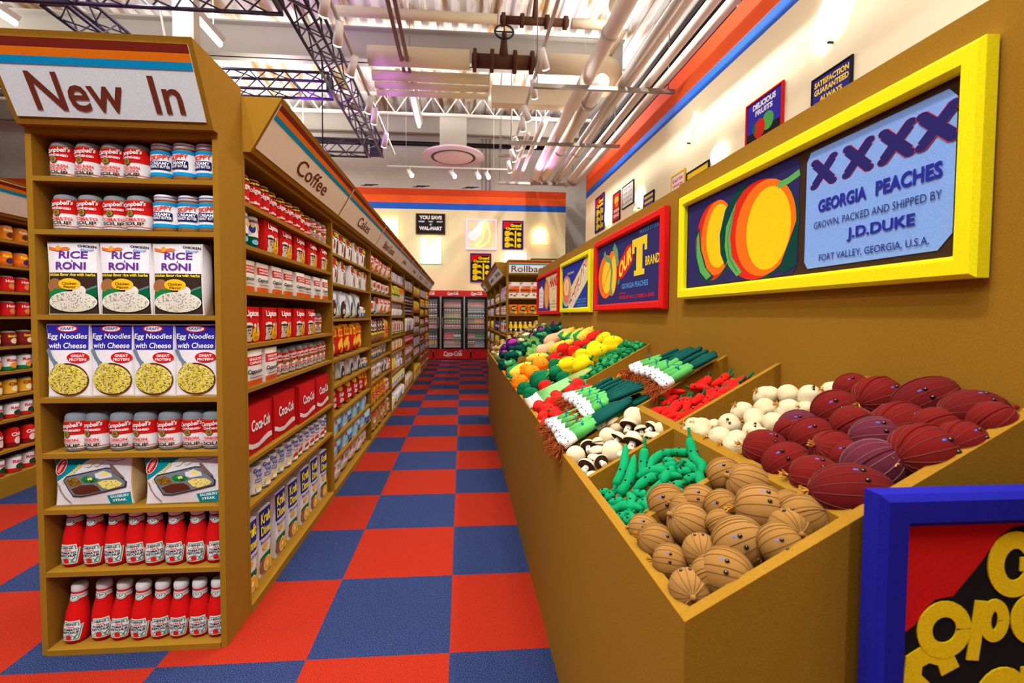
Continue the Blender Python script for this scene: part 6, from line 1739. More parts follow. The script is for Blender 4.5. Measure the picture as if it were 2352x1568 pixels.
def strands(org, d, n, L, rad, mat, seed=1, spread=.7, seg=3):
    rd = random.Random(seed)
    mb = MB()
    d = Vector(d).normalized()
    for i in range(n):
        p = Vector(org)
        v = (d + Vector((rd.uniform(-1, 1), rd.uniform(-1, 1), rd.uniform(-1, 1))) * spread).normalized()
        pts = [p]
        for j in range(seg):
            v = (v + Vector((rd.uniform(-1, 1), rd.uniform(-1, 1), rd.uniform(-1.3, .6))) * .5).normalized()
            p = p + v * L / seg * rd.uniform(.6, 1.2)
            pts.append(p)
        mb.tube(pts, rad, 4, mat, True, False)
    return mb
def onion_tmpl(name, col, stitch, aspect, pointed, seed, tail_col, cat='onion', nl=16):
    """unit radius; neck at +z, root tassel at -z, face on -y"""
    prof = []
    N = 14
    for i in range(N + 1):
        t = i / N
        a = PI * t
        r = math.sin(a) ** (.80 if not pointed else .95)
        z = -math.cos(a) * aspect
        if t > .86: r = max(r * .9, .10 + .06 * (1 - t))
        prof.append((max(r, .04), z))
    prof.append((.13, aspect * 1.10))
    prof.append((.10, aspect * 1.22))
    b = MB().lathe(prof, 26, felt(col, .13, 160, .95, .3))
    rd = random.Random(seed)
    sm = felt(stitch)
    for k in range(nl):
        a = 2 * PI * (k + rd.uniform(-.2, .2)) / nl
        b.tube([(r * 1.004 * math.cos(a), r * 1.004 * math.sin(a), z) for r, z in prof[1:-2]], .013, 4, sm, True, False)
    # the raised overcast seam
    for a in (.6, .6 + PI):
        pts = [(r * 1.01 * math.cos(a), r * 1.01 * math.sin(a), z) for r, z in prof[2:-2]]
        b.tube(pts, [.03 + .012 * (i % 2) for i in range(len(pts))], 6, felt(col), True, False)
    parts = eye_parts(1, .20, -.955, .22, .088, True, True)
    parts.append(('root_tassel', strands((0, 0, -aspect * .98), (0, 0, -1), 12, .42, .022, felt(tail_col), seed), (), 'golden thread tassel'))
    return Tmpl(name, b, parts, cat)
TAN = (146, 104, 48)
T_ON = [onion_tmpl('brown_onion', TAN, (92, 66, 36), .92, False, 1, (200, 140, 40)), onion_tmpl('brown_onion', (152, 109, 54), (92, 66, 36), .98, False, 2, (200, 140, 40))]
T_RON = [onion_tmpl('red_onion', (110, 18, 15), (112, 62, 48), 1.02, True, 3, (206, 150, 60)), onion_tmpl('red_onion', (98, 16, 16), (110, 62, 50), 1.30, True, 4, (206, 150, 60)), onion_tmpl('red_onion', (92, 30, 46), (128, 96, 96), 1.06, True, 5, (206, 150, 60))]
AX = {'L': ((-.62, .38, .68), (.75, .35, .25)), 'R': ((.1, .55, .75), (.9, -.2, .3)), 'T': ((-.2, .85, .5), (.8, .1, .55)), 'TL': ((-.5, .62, .6), (.65, .2, .6)), 'N': ((.2, .2, -.9), (-.75, .1, .6)), 'NB': ((-.1, .9, -.2), (-.15, -.35, .9)), 'N2': ((.3, .3, -.8), (.5, .5, .6)), 'D': ((-.7, .1, .7), (.5, .6, .4)),
      'C': ((0, .45, .9), (.9, .2, -.1)), 'LONG': ((-.1, .75, .6), (.98, -.15, .05))}
RN_ = ['along the aisle rail', 'in the second row up', 'in the third row up', 'at the top by the board']
def veg_labels(items, what, rows=3):
    """what sets one apart: its row up the slope and its place from the near end"""
    xs = sorted(p[0] for p in items)
    cut = [xs[int(len(xs) * (k + 1) / rows)] if k < rows - 1 else 9 for k in range(rows)]
    names = RN_[:rows - 1] + [RN_[3]]
    byrow = {}
    for i, p in enumerate(items):
        byrow.setdefault(next(k for k in range(rows) if p[0] < cut[k]), []).append((p[1], i))
    lab = {}
    for k, lst in byrow.items():
        for j, (_y, i) in enumerate(sorted(lst)):
            lab[i] = '%s, %s from the near end %s' % (what, ORD[j], names[k])
    return lab
def heap(items, tms, pick, axes, what, group, rows=3, drop=0.0, sc=1.0, seed=2, cl=0.0):
    lab = veg_labels(items, what, rows)
    rd = random.Random(seed)
    for i, (x, y, z, r) in enumerate(items):
        ax = axes[i % len(axes)] if isinstance(axes, (list, tuple)) else axes
        f, a = AX[ax]
        j = lambda v: Vector((v[0] + rd.uniform(-.14, .14), v[1] + rd.uniform(-.14, .14), v[2] + rd.uniform(-.1, .1)))
        f, a = j(f), j(a)
        M = face_matrix(view_dir(*f), view_dir(*a))
        r *= sc
        if cl: y = max(y, cl + r * .85)
        tms[pick(i)].put((x, y, z - drop), M, lab[i], group, (r, r, r))
heap(VEG['onion'], T_ON, lambda i: i % 2, ['L', 'N', 'L', 'TL', 'D', 'T', 'N2', 'TL', 'R', 'N', 'N2', 'L', 'TL', 'NB', 'L', 'NB', 'TL'], 'stuffed brown onion', 'brown onions in the near bin', 4, 0, 1.06, 2, .654)
low = [(.40, .70, zline(.40) - .005, .036), (.45, .90, zline(.45) - .01, .034), (.53, .70, zline(.53) - .006, .036), (.565, .75, zline(.565) - .008, .03)]
heap(low, T_ON, lambda i: 0, ['N2', 'N', 'NB', 'N2'], 'half buried brown onion', 'brown onions underneath', 2, .004, .9)
heap(VEG['red_onion'], T_RON, lambda i: 2 if i in (5, 10, 18) else (1 if i in (3, 4, 17) else 0), ['L', 'C', 'L', 'L', 'LONG', 'TL', 'L', 'N2', 'C', 'N2', 'TL', 'R', 'C', 'C', 'T', 'L', 'T', 'LONG', 'N2'], 'stuffed red onion', 'red onions by the peach sign', 4, 0, 1.04, 2, .640)
lowr = [(.70, .93, zline(.70) - .004, .035), (.80, .72, zline(.80) - .002, .036), (.63, .70, zline(.63) - .004, .034), (.84, .67, zline(.84) - .004, .034), (.69, .78, zline(.69) - .006, .033)]
heap(lowr, T_RON, lambda i: 0, ['N2', 'N2', 'L', 'N2', 'L'], 'half buried red onion', 'red onions underneath', 2, .004, .95)
# garlic
def garlic():
    prof = [(max(.03, math.sin(PI * i / 12) ** .75), -math.cos(PI * i / 12) * .82) for i in range(13)] + [(.10, .98)]
    b = MB()
    CR = felt((206, 190, 152), .06, 160, .95, .15)
    b.lathe(prof, 30, CR, True, True, lobes=6, lobe=.10)
    sm = felt((150, 132, 96))
    for k in range(6):
        a = 2 * PI * (k + .5) / 6
        b.tube([(r * (1 + .10 * abs(math.cos(3 * a)) - .05) * 1.01 * math.cos(a), r * (1 + .10 * abs(math.cos(3 * a)) - .05) * 1.01 * math.sin(a), z) for r, z in prof[1:-1]], .013, 4, sm, True, False)
    return Tmpl('garlic_bulb', b, eye_parts(1, .17, -1.01, .15, .105, True, False, False) + [('root_tassel', strands((0, 0, .92), (0, 0, 1), 14, .40, .024, felt((206, 130, 30)), 4), (), 'orange thread tassel')], 'garlic')
T_GAR = garlic()
heap(VEG['garlic'], [T_GAR], lambda i: 0, ['N', 'N2', 'N2', 'N', 'L', 'N', 'N', 'L', 'T', 'N2', 'N', 'N', 'N2', 'T', 'N2', 'N', 'L'], 'cream garlic bulb', 'garlic bulbs', 4, 0, .98)
lowg = [(.63, 1.17, zline(.63) - .016, .027), (.70, 1.05, zline(.70) - .016, .027), (.78, 1.14, zline(.78) - .014, .027), (.64, 1.02, zline(.64) - .016, .026), (.84, .99, zline(.84) - .014, .026)]
heap(lowg, [T_GAR], lambda i: 0, ['N', 'N2', 'N', 'N2', 'N'], 'half buried garlic bulb', 'garlic bulbs underneath', 2, 0, 1)
# mushrooms: stem along -z of the local frame, cap dome at +z
def mushroom():
    CAP, GIL, STM = felt((224, 204, 166), .05, 160, .95, .15), felt((70, 46, 36), .1, 200), felt((230, 222, 196), .05)
    b = MB().lathe([(.97, 0), (1.02, .08), (.97, .30), (.78, .56), (.45, .73), (1e-4, .78)], 24, CAP, True, False)
    g = MB().lathe([(1e-4, .06), (.45, .03), (.97, 0)], 24, GIL, True, False)
    s = MB().lathe([(.30, -.95), (.40, -.88), (.40, -.6), (.34, -.3), (.32, .04)], 16, STM)
    return Tmpl('mushroom', b, [('gills', g, (), 'dark brown gills')] + [('stem', s, [(n_[0], n_[1]) for n_ in eye_parts(1, .13, -.39, -.55, .072, True, False, False)])], 'mushroom')
T_MSH = mushroom()
# for each: stem direction in the picture (right, up, towards viewer)
MD = [(-.1, -.5, -.8), (-.2, -.8, .45), (0, -.2, -1), (0, -.6, -.8), (-.7, -.5, .3), (-.35, -.75, .55), (.1, -.8, .5), (-.75, -.55, .3), (-.2, -.6, -.7), (.2, -.8, .5), (-.6, -.75, .3), (-.35, -.75, .5), (0, -.3, -.95), (0, -.35, .95), (.1, -.85, .4), (-.1, .5, .8), (.1, -.9, .2), (.2, -.2, -.95), (-.5, -.6, .5), (-.55, -.35, .75), (.25, -.1, .95), (.1, -.95, .15)]
lab = veg_labels(VEG['mushroom'], 'cream mushroom', 4)
for i, (x, y, z, r) in enumerate(VEG['mushroom']):
    st = view_dir(*MD[i])
    za = -st
    tv = view_dir(0, .1, 1)
    f = tv - za * tv.dot(za)
    if f.length < .2: f = view_dir(0, 1, 0) - za * view_dir(0, 1, 0).dot(za)
    M = face_matrix(f, za)
    T_MSH.put((x, y, z + .008), M, lab[i], 'mushrooms', (r * 1.14, r * 1.14, r * 1.14))
lowm = [(.40, 1.36, -.026), (.46, 1.27, -.026), (.52, 1.36, -.026), (.44, 1.45, -.026), (.55, 1.28, -.026), (.37, 1.26, -.028)]
lab = veg_labels([(a, b_, 0, 0) for a, b_, _ in lowm], 'half buried cream mushroom', 2)
for i, (x, y, o_) in enumerate(lowm):
    T_MSH.put((x, y, zline(x, o_)), face_matrix(Vector((-1, -.3, .2)), Vector((.1, .1, 1))), lab[i], 'mushrooms underneath', (.022, .022, .022))
# chillies
def chilli(pts, r, col, stem_col, name, label, group, eyes=True, lift=0.0, stem_at=-1):
    P = smooth(pts, 4)
    if stem_at == 0: P = P[::-1]
    P = [p + Vector((0, 0, lift)) for p in P]
    o0 = P[0].copy()
    P = [p - o0 for p in P]
    n = len(P)
    rad = [r * (.22 + .78 * min(1, (i / (n - 1)) / .38) ** .7) * (1 if i < n - 1 else .72) for i in range(n)]
    b = MB().tube(P, rad, 12, felt(col, .08, 200, .9))
    t = (P[-1] - P[-2]).normalized()
    o = link(name, b, None, o0)
    st = [P[-1] - t * r * .2, P[-1] + t * r * .7, P[-1] + t * r * 1.4 + Vector((0, 0, r * .3)), P[-1] + t * r * 1.9 + Vector((0, 0, r * .7))]
    link('stem', MB().tube(st, [r * .75, r * .32, r * .27, r * .3], 8, felt(stem_col)), o)
    if eyes:
        k = max(1, n - 4)
        d = (P[k] - P[k - 1]).normalized()
        up = view_dir(-.1, .55, .8)
        up = (up - d * up.dot(d)).normalized()
        sd = d.cross(up)
        for q in (-1, 1):
            e = P[k] + (up * .82 + sd * .56 * q) * rad[k]
            link('eye', MB().ball(e, r * .24, BEAD, 8, 6), o)
    tag(o, label, 'chilli', group)
GL = veg_labels([(sum(p[0] for p in c) / len(c), sum(p[1] for p in c) / len(c), 0, 0) for c in VEG['green_chilli']], 'green chilli', 4)
for i, c in enumerate(VEG['green_chilli']):
    tip_first = i not in (0, 1, 5, 11, 12, 13)
    c = [list(p) for p in c]
    lift = .012 if i in (3, 4, 7, 8, 9, 16, 17) else .004
    if i in (0, 1): c[0][2] += .045; c[1][2] += .018
    if i == 2: c[2][2] += .03
    if i == 5: c[0][2] += .03
    chilli(c, .0128 if i in (0, 1, 2, 3, 5, 7, 8, 9) else .0115, (0, 140, 84), (0, 118, 70), 'green_chilli', GL[i], 'green chillies', True, lift, -1 if tip_first or i in (0, 1) else 0)
rd = random.Random(9)
GX = []
for i in range(14):
    x, y = rd.uniform(.375, .55), rd.uniform(.97, 1.17)
    a = rd.uniform(0, PI)
    L = rd.uniform(.025, .04)
    GX.append([(x - L * math.cos(a), y - L * math.sin(a), zline(x - L * math.cos(a), -.034)), (x, y, zline(x, -.030)), (x + L * math.cos(a), y + L * math.sin(a), zline(x + L * math.cos(a), -.034))])
GL = veg_labels([(c[1][0], c[1][1], 0, 0) for c in GX], 'half buried green chilli', 4)
for i, c in enumerate(GX):
    chilli(c, .0110, (0, 134, 80), (0, 112, 66), 'green_chilli', GL[i], 'green chillies underneath', False)
RL = veg_labels([(sum(p[0] for p in c) / len(c), sum(p[1] for p in c) / len(c), 0, 0) for c in VEG['red_chilli']], 'red chilli', 4)
for i, c in enumerate(VEG['red_chilli']):
    c = [list(p) for p in c]
    if i in (1, 4, 5, 6, 8): c = [[p[0], p[1], p[2] + .012] for p in c]
    chilli(c, .0128, (216, 26, 16), (0, 92, 52), 'red_chilli', RL[i], 'red chillies', i % 3 != 2, .003, 0 if i in (1, 4, 12) else -1)
RX_ = []
for i in range(16):
    x, y = rd.uniform(.63, .84), rd.uniform(1.27, 1.47)
    a = rd.uniform(0, PI)
    L = rd.uniform(.03, .045)
    RX_.append([(x - L * math.cos(a), y - L * math.sin(a) * .5, zline(x - L * math.cos(a), -.032)), (x, y, zline(x, -.028)), (x + L * math.cos(a), y + L * math.sin(a) * .5, zline(x + L * math.cos(a), -.032))])
RL = veg_labels([(c[1][0], c[1][1], 0, 0) for c in RX_], 'half buried red chilli', 4)
for i, c in enumerate(RX_):
    chilli(c, .0120, (206, 24, 16), (0, 92, 52), 'red_chilli', RL[i], 'red chillies underneath', False)
for i, c in enumerate(VEG['orange_chilli']):
    chilli(c, .016, (240, 120, 16), (70, 140, 60), 'orange_pepper', 'orange pepper beside the leek tips, %s from the tomatoes' % ORD[i], 'orange peppers by the leeks', False)
# leeks
def leek(pts, k, label, group, r=.0165, lift=0.0, seed=1):
    A_, B_, C_, D2 = [Vector(p) + Vector((0, 0, lift)) for p in pts]
    d = (B_ - A_).normalized()
    o = link('leek', MB().tube([Vector(), (B_ - A_) * .5, B_ - A_], [r * 1.02, r * 1.05, r], 12, felt((236, 234, 232), .04)), None, A_)
    tag(o, label, 'leek', group)
    B_, C_, D2 = B_ - A_, C_ - A_, D2 - A_
    link('green_shaft', MB().tube([B_ - d * .004, (B_ + C_) / 2, C_], [r * .97, r * .95, r * .9], 12, felt((84, 172, 84), .08)), o, (0, 0, 0))
    lv = MB()
    dk = felt((0, 70, 62), .12)
    side = d.cross(Vector((0, 0, 1))).normalized()
    rd = random.Random(seed)
    dd = (D2 - C_)
    for q in (-1, 0, 1):
        e = D2 + side * q * r * .7 + Vector((0, 0, -abs(q) * r * .3)) - dd * .06 * abs(q)
        lv.tube([C_ - dd * .06, C_ + dd * .35 + side * q * r * .5, C_ + dd * .7 + side * q * r * .75, e], [r * .95, r * 1.05, r * 1.0, r * .75], 8, dk, True, True, .55)
    link('leaves', lv, o)
    link('roots', strands(-d * .002, -d + Vector((0, 0, -.35)), 26, .06, .0013, felt((146, 66, 26)), seed, .75, 4), o)
    up = view_dir(-.2, .6, .75)
    up = (up - d * up.dot(d)).normalized()
    sd = d.cross(up)
    p = d * (B_.length * .35)
    for q in (-1, 1):
        link('eye', MB().ball(p + (up * .92 + sd * .40 * q) * r, r * .15, BEAD, 8, 6), o)
    if k:
        m_ = (B_ + C_) / 2
        t = (C_ - B_).normalized()
        ring = []
        for j in range(9):
            a = 2 * PI * j / 8
            ring.append(m_ + (up * math.cos(a) + sd * math.sin(a)) * r * 1.25)
        tb = MB().tube(ring, .0018, 5, felt((20, 130, 150)))
        for q in (-1, 1):
            tb.tube([m_ + up * r * 1.2, m_ + up * r * 1.6 + sd * q * .012 + t * .006, m_ + up * r * 1.15 + sd * q * .022 - t * .006], .0016, 5, felt((20, 130, 150)))
        link('tie', tb, o)
for nm, grp, what, rr, lf in (('leekA', 'leeks by the board', 'leek in the bunch by the board', .0155, 0.0), ('leekB', 'leeks in the middle', 'leek in the middle bunch', .0165, .012), ('leekC', 'leeks over the rail', 'leek in the bunch hanging over the aisle rail', .0165, 0.0), ('leekD', 'single leeks', 'single leek beside the mushrooms', .013, .0)):
    n = len(VEG[nm])
    order = sorted(range(n), key=lambda i: VEG[nm][i][0][1])
    for j, i in enumerate(order):
        leek(VEG[nm][i], i % 2 == 0, '%s, %s from the near end' % (what, ORD[j]), grp, rr, lf, i + 3)
# lobed vegetables
def lobed(name, col, nl, asp, cat, stem_col, dimple=.12, seed=1, lobe=.16, face_z=.2):
    prof = [(max(.02, math.sin(PI * i / 12) ** .72), -math.cos(PI * i / 12) * asp + (dimple if i == 12 else 0) * -1) for i in range(13)]
    b = MB().lathe(prof, 32, felt(col, .07, 200, .92, .15), True, True, lobes=nl, lobe=lobe)
    st = MB().tube([(0, 0, asp * .8), (.03, 0, asp * 1.1), (.12, .02, asp * 1.35)], [.17, .12, .14], 8, felt(stem_col))
    for k in range(5):
        a = 2 * PI * k / 5
        st.tube([(0, 0, asp * .93), (.22 * math.cos(a), .22 * math.sin(a), asp * .99), (.42 * math.cos(a), .42 * math.sin(a), asp * .88)], [.07, .075, .02], 5, felt(stem_col), True, True, .5)
    return Tmpl(name, b, [('stalk', st, (), 'green felt stalk')] + eye_parts(1, .15, -1.0 - lobe * .2, face_z, .065, True, False, False), cat)
GSTK = (60, 140, 70)
T_TOMA = lobed('tomato', (212, 32, 24), 5, .86, 'tomato', (20, 110, 50), .08, 1, .10)
T_GPEP = lobed('green_pepper', (0, 98, 56), 4, 1.0, 'pepper', (70, 150, 70))
T_OPEP = lobed('orange_pepper', (240, 124, 8), 4, .96, 'pepper', GSTK)
T_YPEP = lobed('yellow_pepper', (244, 206, 10), 4, 1.12, 'pepper', GSTK)
T_RPEP = lobed('red_pepper', (208, 26, 18), 4, 1.0, 'pepper', GSTK)
heap(VEG['tomato'], [T_TOMA], lambda i: 0, ['N', 'C', 'C', 'R', 'L', 'TL', 'C', 'R', 'TL', 'C', 'T'], 'bumpy red tomato', 'tomatoes', 3)
heap([(.40, 1.95, zline(.40) - .012, .03), (.44, 2.06, zline(.44) - .012, .03), (.49, 1.98, zline(.49) - .012, .03), (.40, 2.05, zline(.4) - .012, .03), (.53, 2.06, zline(.53) - .012, .03)], [T_TOMA], lambda i: 0, ['N', 'C'], 'half buried red tomato', 'tomatoes underneath', 2)
heap(VEG['green_pepper'], [T_GPEP], lambda i: 0, ['TL', 'T', 'N2', 'C', 'T', 'N2'], 'dark green pepper', 'green peppers', 2)
heap(VEG['orange_pepper'], [T_OPEP], lambda i: 0, ['TL', 'T', 'C', 'C'], 'orange pepper', 'orange peppers', 2)
heap(VEG['yellow_pepper'], [T_YPEP], lambda i: 0, ['C', 'N2', 'T', 'C', 'L', 'T', 'N2'], 'yellow pepper', 'yellow peppers', 3)
heap(VEG['red_pepper'], [T_RPEP], lambda i: 0, ['C', 'N2', 'T', 'C', 'L', 'C', 'N2', 'T'], 'red pepper', 'red peppers', 3)
xs = [(.45, 2.75, .04), (.52, 2.70, .04), (.58, 2.66, .045), (.64, 2.80, .045), (.70, 2.72, .045), (.77, 2.76, .045), (.60, 2.86, .04), (.68, 2.52, .042), (.76, 2.55, .042), (.42, 2.70, .04), (.55, 2.46, .04), (.50, 3.02, .045), (.40, 2.98, .04), (.46, 2.50, .04), (.74, 3.0, .04), (.83, 2.80, .04)]
for i, (x, y, r) in enumerate(xs):
    tm, wh = [(T_GPEP, 'green'), (T_YPEP, 'yellow'), (T_YPEP, 'yellow'), (T_RPEP, 'red'), (T_OPEP, 'orange')][i % 5]
    tm.put((x, y, zline(x, -.018)), face_matrix(view_dir(.2, .4, -.8), view_dir(.6, .4, .5)), 'half buried %s pepper, %s from the near end of the heap' % (wh, ORD[sorted(xs, key=lambda q: q[1]).index((x, y, r))]), 'peppers underneath', (r, r, r))
# corn cobs, butternuts
def kernel_mat():
    mt = bpy.data.materials.new('corn_kernels')
    mt.use_nodes = True
    nt = mt.node_tree
    b = nt.nodes['Principled BSDF']
    b.inputs['Roughness'].default_value = .9
    tc = nt.nodes.new('ShaderNodeTexCoord')
    vo = nt.nodes.new('ShaderNodeTexVoronoi')
    vo.inputs['Scale'].default_value = 110
    r = nt.nodes.new('ShaderNodeValToRGB')
    e = r.color_ramp.elements
    e[0].position, e[0].color = .35, lin((240, 206, 60)) + (1,)
    e[1].position, e[1].color = .8, lin((206, 150, 20)) + (1,)
    nt.links.new(tc.outputs['Object'], vo.inputs['Vector'])
    nt.links.new(vo.outputs['Distance'], r.inputs['Fac'])
    nt.links.new(r.outputs['Color'], b.inputs['Base Color'])
    return mt
KERN = kernel_mat()
for i, (a, b_) in enumerate(VEG['corn']):
    a, b_ = Vector(a), Vector(b_)
    d = (b_ - a)
    if d.length > .26: b_ = a + d.normalized() * .26; d = b_ - a
    R0 = .040
    P = [d * t for t in (0, .08, .3, .6, .85, 1)]
    o = link('corn_cob', MB().tube(P, [R0 * .5, R0 * .85, R0, R0 * .92, R0 * .62, R0 * .18], 14, KERN), None, a + Vector((0, 0, .006)))
    up = view_dir(-.1, .6, .75)
    dn = d.normalized()
    up = (up - dn * up.dot(dn)).normalized()
    sd = dn.cross(up)
    for q in (-1, 1):
        pts = [dn * -.01, d * .2 + sd * q * R0 * 1.02 - up * .006, d * .5 + sd * q * R0 * 1.05 - up * .012, d * .85 + sd * q * R0 * .95 - up * .02]
        link('husk', MB().tube(pts, [R0 * .5, R0 * .8, R0 * .75, R0 * .1], 10, felt((0, 128, 66), .1), True, True, .45), o)
        link('eye', MB().ball(d * .72 + (up * .9 + sd * q * .3) * R0 * .82, .0042, BEAD, 8, 6), o)
    tag(o, 'yellow corn cob in green husks, %s along the pile from the aisle' % ORD[i], 'corn', 'corn cobs')
for i, (a, b_) in enumerate(VEG['butternut']):
    a, b_ = Vector(a), Vector(b_)
    d = b_ - a
    if i == 1: d = d * 1.4
    R0 = .058
    o = link('butternut_squash', MB().tube([d * t for t in (-.12, 0, .2, .4, .6, .85, 1.0, 1.06)], [R0 * .2, R0 * .75, R0, R0 * .85, R0 * .62, R0 * .66, R0 * .5, R0 * .15], 18, felt((242, 178, 132), .05)), None, a)
    link('stalk', MB().tube([d * 1.04, d * 1.14], [.010, .012], 8, felt((110, 110, 60))), o)
    tag(o, 'peach coloured butternut squash %s' % ['beside the big corn cobs', 'tucked beneath the corn near the broccoli'][i], 'squash', 'butternut squashes')
# broccoli, cabbages, cauliflowers, ginger
def broccoli(seed):
    rd = random.Random(seed)
    st = MB().tube([(0, 0, -1.2), (0, 0, -.5), (0, 0, .1)], [.45, .42, .6], 12, felt((76, 168, 104), .08))
    cr = MB()
    dk = felt((0, 70, 58), .16, 120, .95, .4)
    for i in range(15):
        a = i * 2.4
        t = i / 15
        rr = .30 + .50 * (t ** .5)
        cr.ball((rr * math.cos(a), rr * math.sin(a), .55 - .35 * t + rd.uniform(-.05, .05)), rd.uniform(.34, .44), dk, 9, 6)
    cr.ball((0, 0, .45), .55, dk, 10, 6)
    return Tmpl('broccoli', st, [('florets', cr, (), 'dark green felt florets')] + eye_parts(1, .14, -.50, -.5, .06, True, False, False), 'broccoli')
T_BRO = [broccoli(1), broccoli(2)]
AX['B1'] = ((-.3, .2, .9), (-.35, .8, .4)); AX['B2'] = ((.3, .3, .9), (.5, .6, .6)); AX['B3'] = ((-.2, .6, .7), (-.8, .1, .5)); AX['B4'] = ((.2, .5, .8), (.85, .3, .3))
heap(VEG['broccoli'], T_BRO, lambda i: i % 2, ['B3', 'B1', 'B2', 'B3', 'B1', 'B4', 'B2', 'B3', 'B4'], 'dark green broccoli', 'broccoli heads', 4, 0, 1.0)
def leafy(name, core, leaf, cat, bumps=False, seed=1):
    rd = random.Random(seed)
    b = MB()
    if bumps:
        cm = felt(core, .06, 120, .95, .3)
        for i in range(16):
            a = i * 2.4
            t = i / 16
            rr = .75 * math.sqrt(t)
            b.ball((rr * math.cos(a), rr * math.sin(a), .45 * math.sqrt(max(0, 1 - t))), .36, cm, 8, 6)
    else:
        b.ball((0, 0, .1), .84, felt(core, .1, 160, .95, .2), 18, 12)
    parts = []
    for k in range(4):
        a = 2 * PI * k / 4 + .4
        def fn(s, q, a=a):
            th = (s - .5) * 1.5 + a
            ph = -.9 + q * 1.7
            r = 1.0 + .12 * q + .05 * math.sin(9 * s + k)
            return (r * math.cos(th) * math.cos(ph), r * math.sin(th) * math.cos(ph), r * math.sin(ph) * .95)
        g = MB().grid(fn, 10, 8, felt(leaf, .14, 160, .95, .2))
        parts.append(('outer_leaf', g))
    return Tmpl(name, b, parts + (eye_parts(1, .13, -.05, .95, .055, False) if False else []), cat)
T_CAB = leafy('purple_cabbage', (160, 40, 140), (58, 24, 92), 'cabbage')
T_CAU = leafy('cauliflower', (228, 220, 186), (112, 150, 76), 'cauliflower', True)
AX['U'] = ((-.2, -.5, .8), (-.15, .75, .65)); AX['U2'] = ((.3, -.5, .8), (.3, .6, .75))
heap(VEG['purple_cabbage'], [T_CAB], lambda i: 0, ['U', 'U2'], 'purple cabbage', 'purple cabbages', 2, 0, .92)
heap(VEG['cauliflower'], [T_CAU], lambda i: 0, ['U', 'U2'], 'cream cauliflower', 'cauliflowers', 2, 0, .95)
def ginger(seed):
    rd = random.Random(seed)
    mt = felt((176, 148, 96), .12, 160, .95, .2)
    P = [(-1.0, 0, 0), (-.5, .1, .1), (0, -.05, 0), (.5, .1, .05), (1.0, 0, .1)]
    b = MB().tube(smooth(P, 4), [.30 + .12 * abs(math.sin(i * .9)) for i in range(17)], 12, mt)
    parts = []
    for (x, s) in ((-.5, 1), (.1, -1), (.6, 1)):
        parts.append(('knob', MB().tube([(x, 0, 0), (x + .1, .45 * s, .15), (x + .15, .72 * s, .25)], [.30, .28, .2], 10, mt)))
    return Tmpl('ginger_root', b, parts, 'ginger')
T_GIN = [ginger(1), ginger(2)]
heap([(x, min(y, 5.43), z, r) for x, y, z, r in VEG['ginger']], T_GIN, lambda i: i % 2, ['U', 'C', 'L', 'TL', 'U2'], 'knobbly tan ginger root', 'ginger roots', 3, 0, 1.0)
# curly loose leaves seen between broccoli and corn
for i, (x, y) in enumerate(((.56, 3.55), (.64, 4.05))):
    def fn(s, q):
        return ((s - .5) * .10 * (1.1 - abs(q - .5)), (q - .5) * .12, .014 * math.sin(9 * s) * math.cos(7 * q) + .03 * q)
    o = link('lettuce_leaf', MB().grid(fn, 10, 10, felt((104, 152, 66), .14, 120, .95, .3)), None, (x, y, zline(x) + .035), (.3, -.55, .5 * i))
    tag(o, 'loose curly green leaf, %s from the corn towards the end' % ORD[i], 'leaf', 'loose curly leaves')
# asparagus and sprouts
for i, c in enumerate(VEG['asparagus']):
    a, b_, e = [Vector(p) + Vector((0, 0, .016)) for p in c]
    o = link('asparagus_spear', MB().tube([Vector(), (b_ - a)], .0075, 8, felt((224, 218, 196))), None, a)
    link('green_stalk', MB().tube([b_ - a, e - a], .0073, 8, felt((126, 196, 112))), o)
    link('tip', MB().tube([e - a, e - a + (e - b_) * .5, e - a + (e - b_) * .75], [.0073, .0078, .003], 8, felt((150, 168, 90))), o)
    tag(o, 'pale asparagus spear, %s of the bundle from the aisle rail' % ORD[i], 'asparagus', 'asparagus spears')
def sprout():
    G = felt((20, 130, 70), .14, 160, .95, .2)
    b = MB().ball((0, 0, 0), .92, G, 12, 8)
    parts = []
    for k in range(3):
        a = 2 * PI * k / 3
        def fn(s, q, a=a):
            th = (s - .5) * 2.0 + a
            ph = -1.1 + q * 1.9
            r = 1.0 + .10 * q
            return (r * math.cos(th) * math.cos(ph), r * math.sin(th) * math.cos(ph), r * math.sin(ph))
        parts.append(('leaf', MB().grid(fn, 6, 5, felt((44, 150, 84) if k else (14, 112, 60), .12))))
    return Tmpl('brussels_sprout', b, parts, 'brussels sprout')
T_SPR = sprout()
poly = [(p[0], p[1]) for p in VEG['sprout_poly']]
rd = random.Random(21)
pts = []
tries = 0
while len(pts) < 105 and tries < 9000:
    tries += 1
    x, y = rd.uniform(.56, .875), rd.uniform(2.155, 2.47)
    lim = 2.30 + (x - .58) * .45
    if y > lim: continue
    lay = 0 if len(pts) < 62 else 1
    if all((x - p[0]) ** 2 + (y - p[1]) ** 2 > (.025 if lay == p[2] else .012) ** 2 for p in pts):
        pts.append((x, y, lay))
for (x, y, lay) in pts:
    r = rd.uniform(.0150, .0185)
    T_SPR.put((x, y, zline(x, -.024 + .022 * lay)), (rd.uniform(-1, 1), rd.uniform(-1, 1), rd.uniform(0, 6)), 'small green sprout heaped between the yellow peppers and the leeks', 'brussels sprouts', (r, r, r))
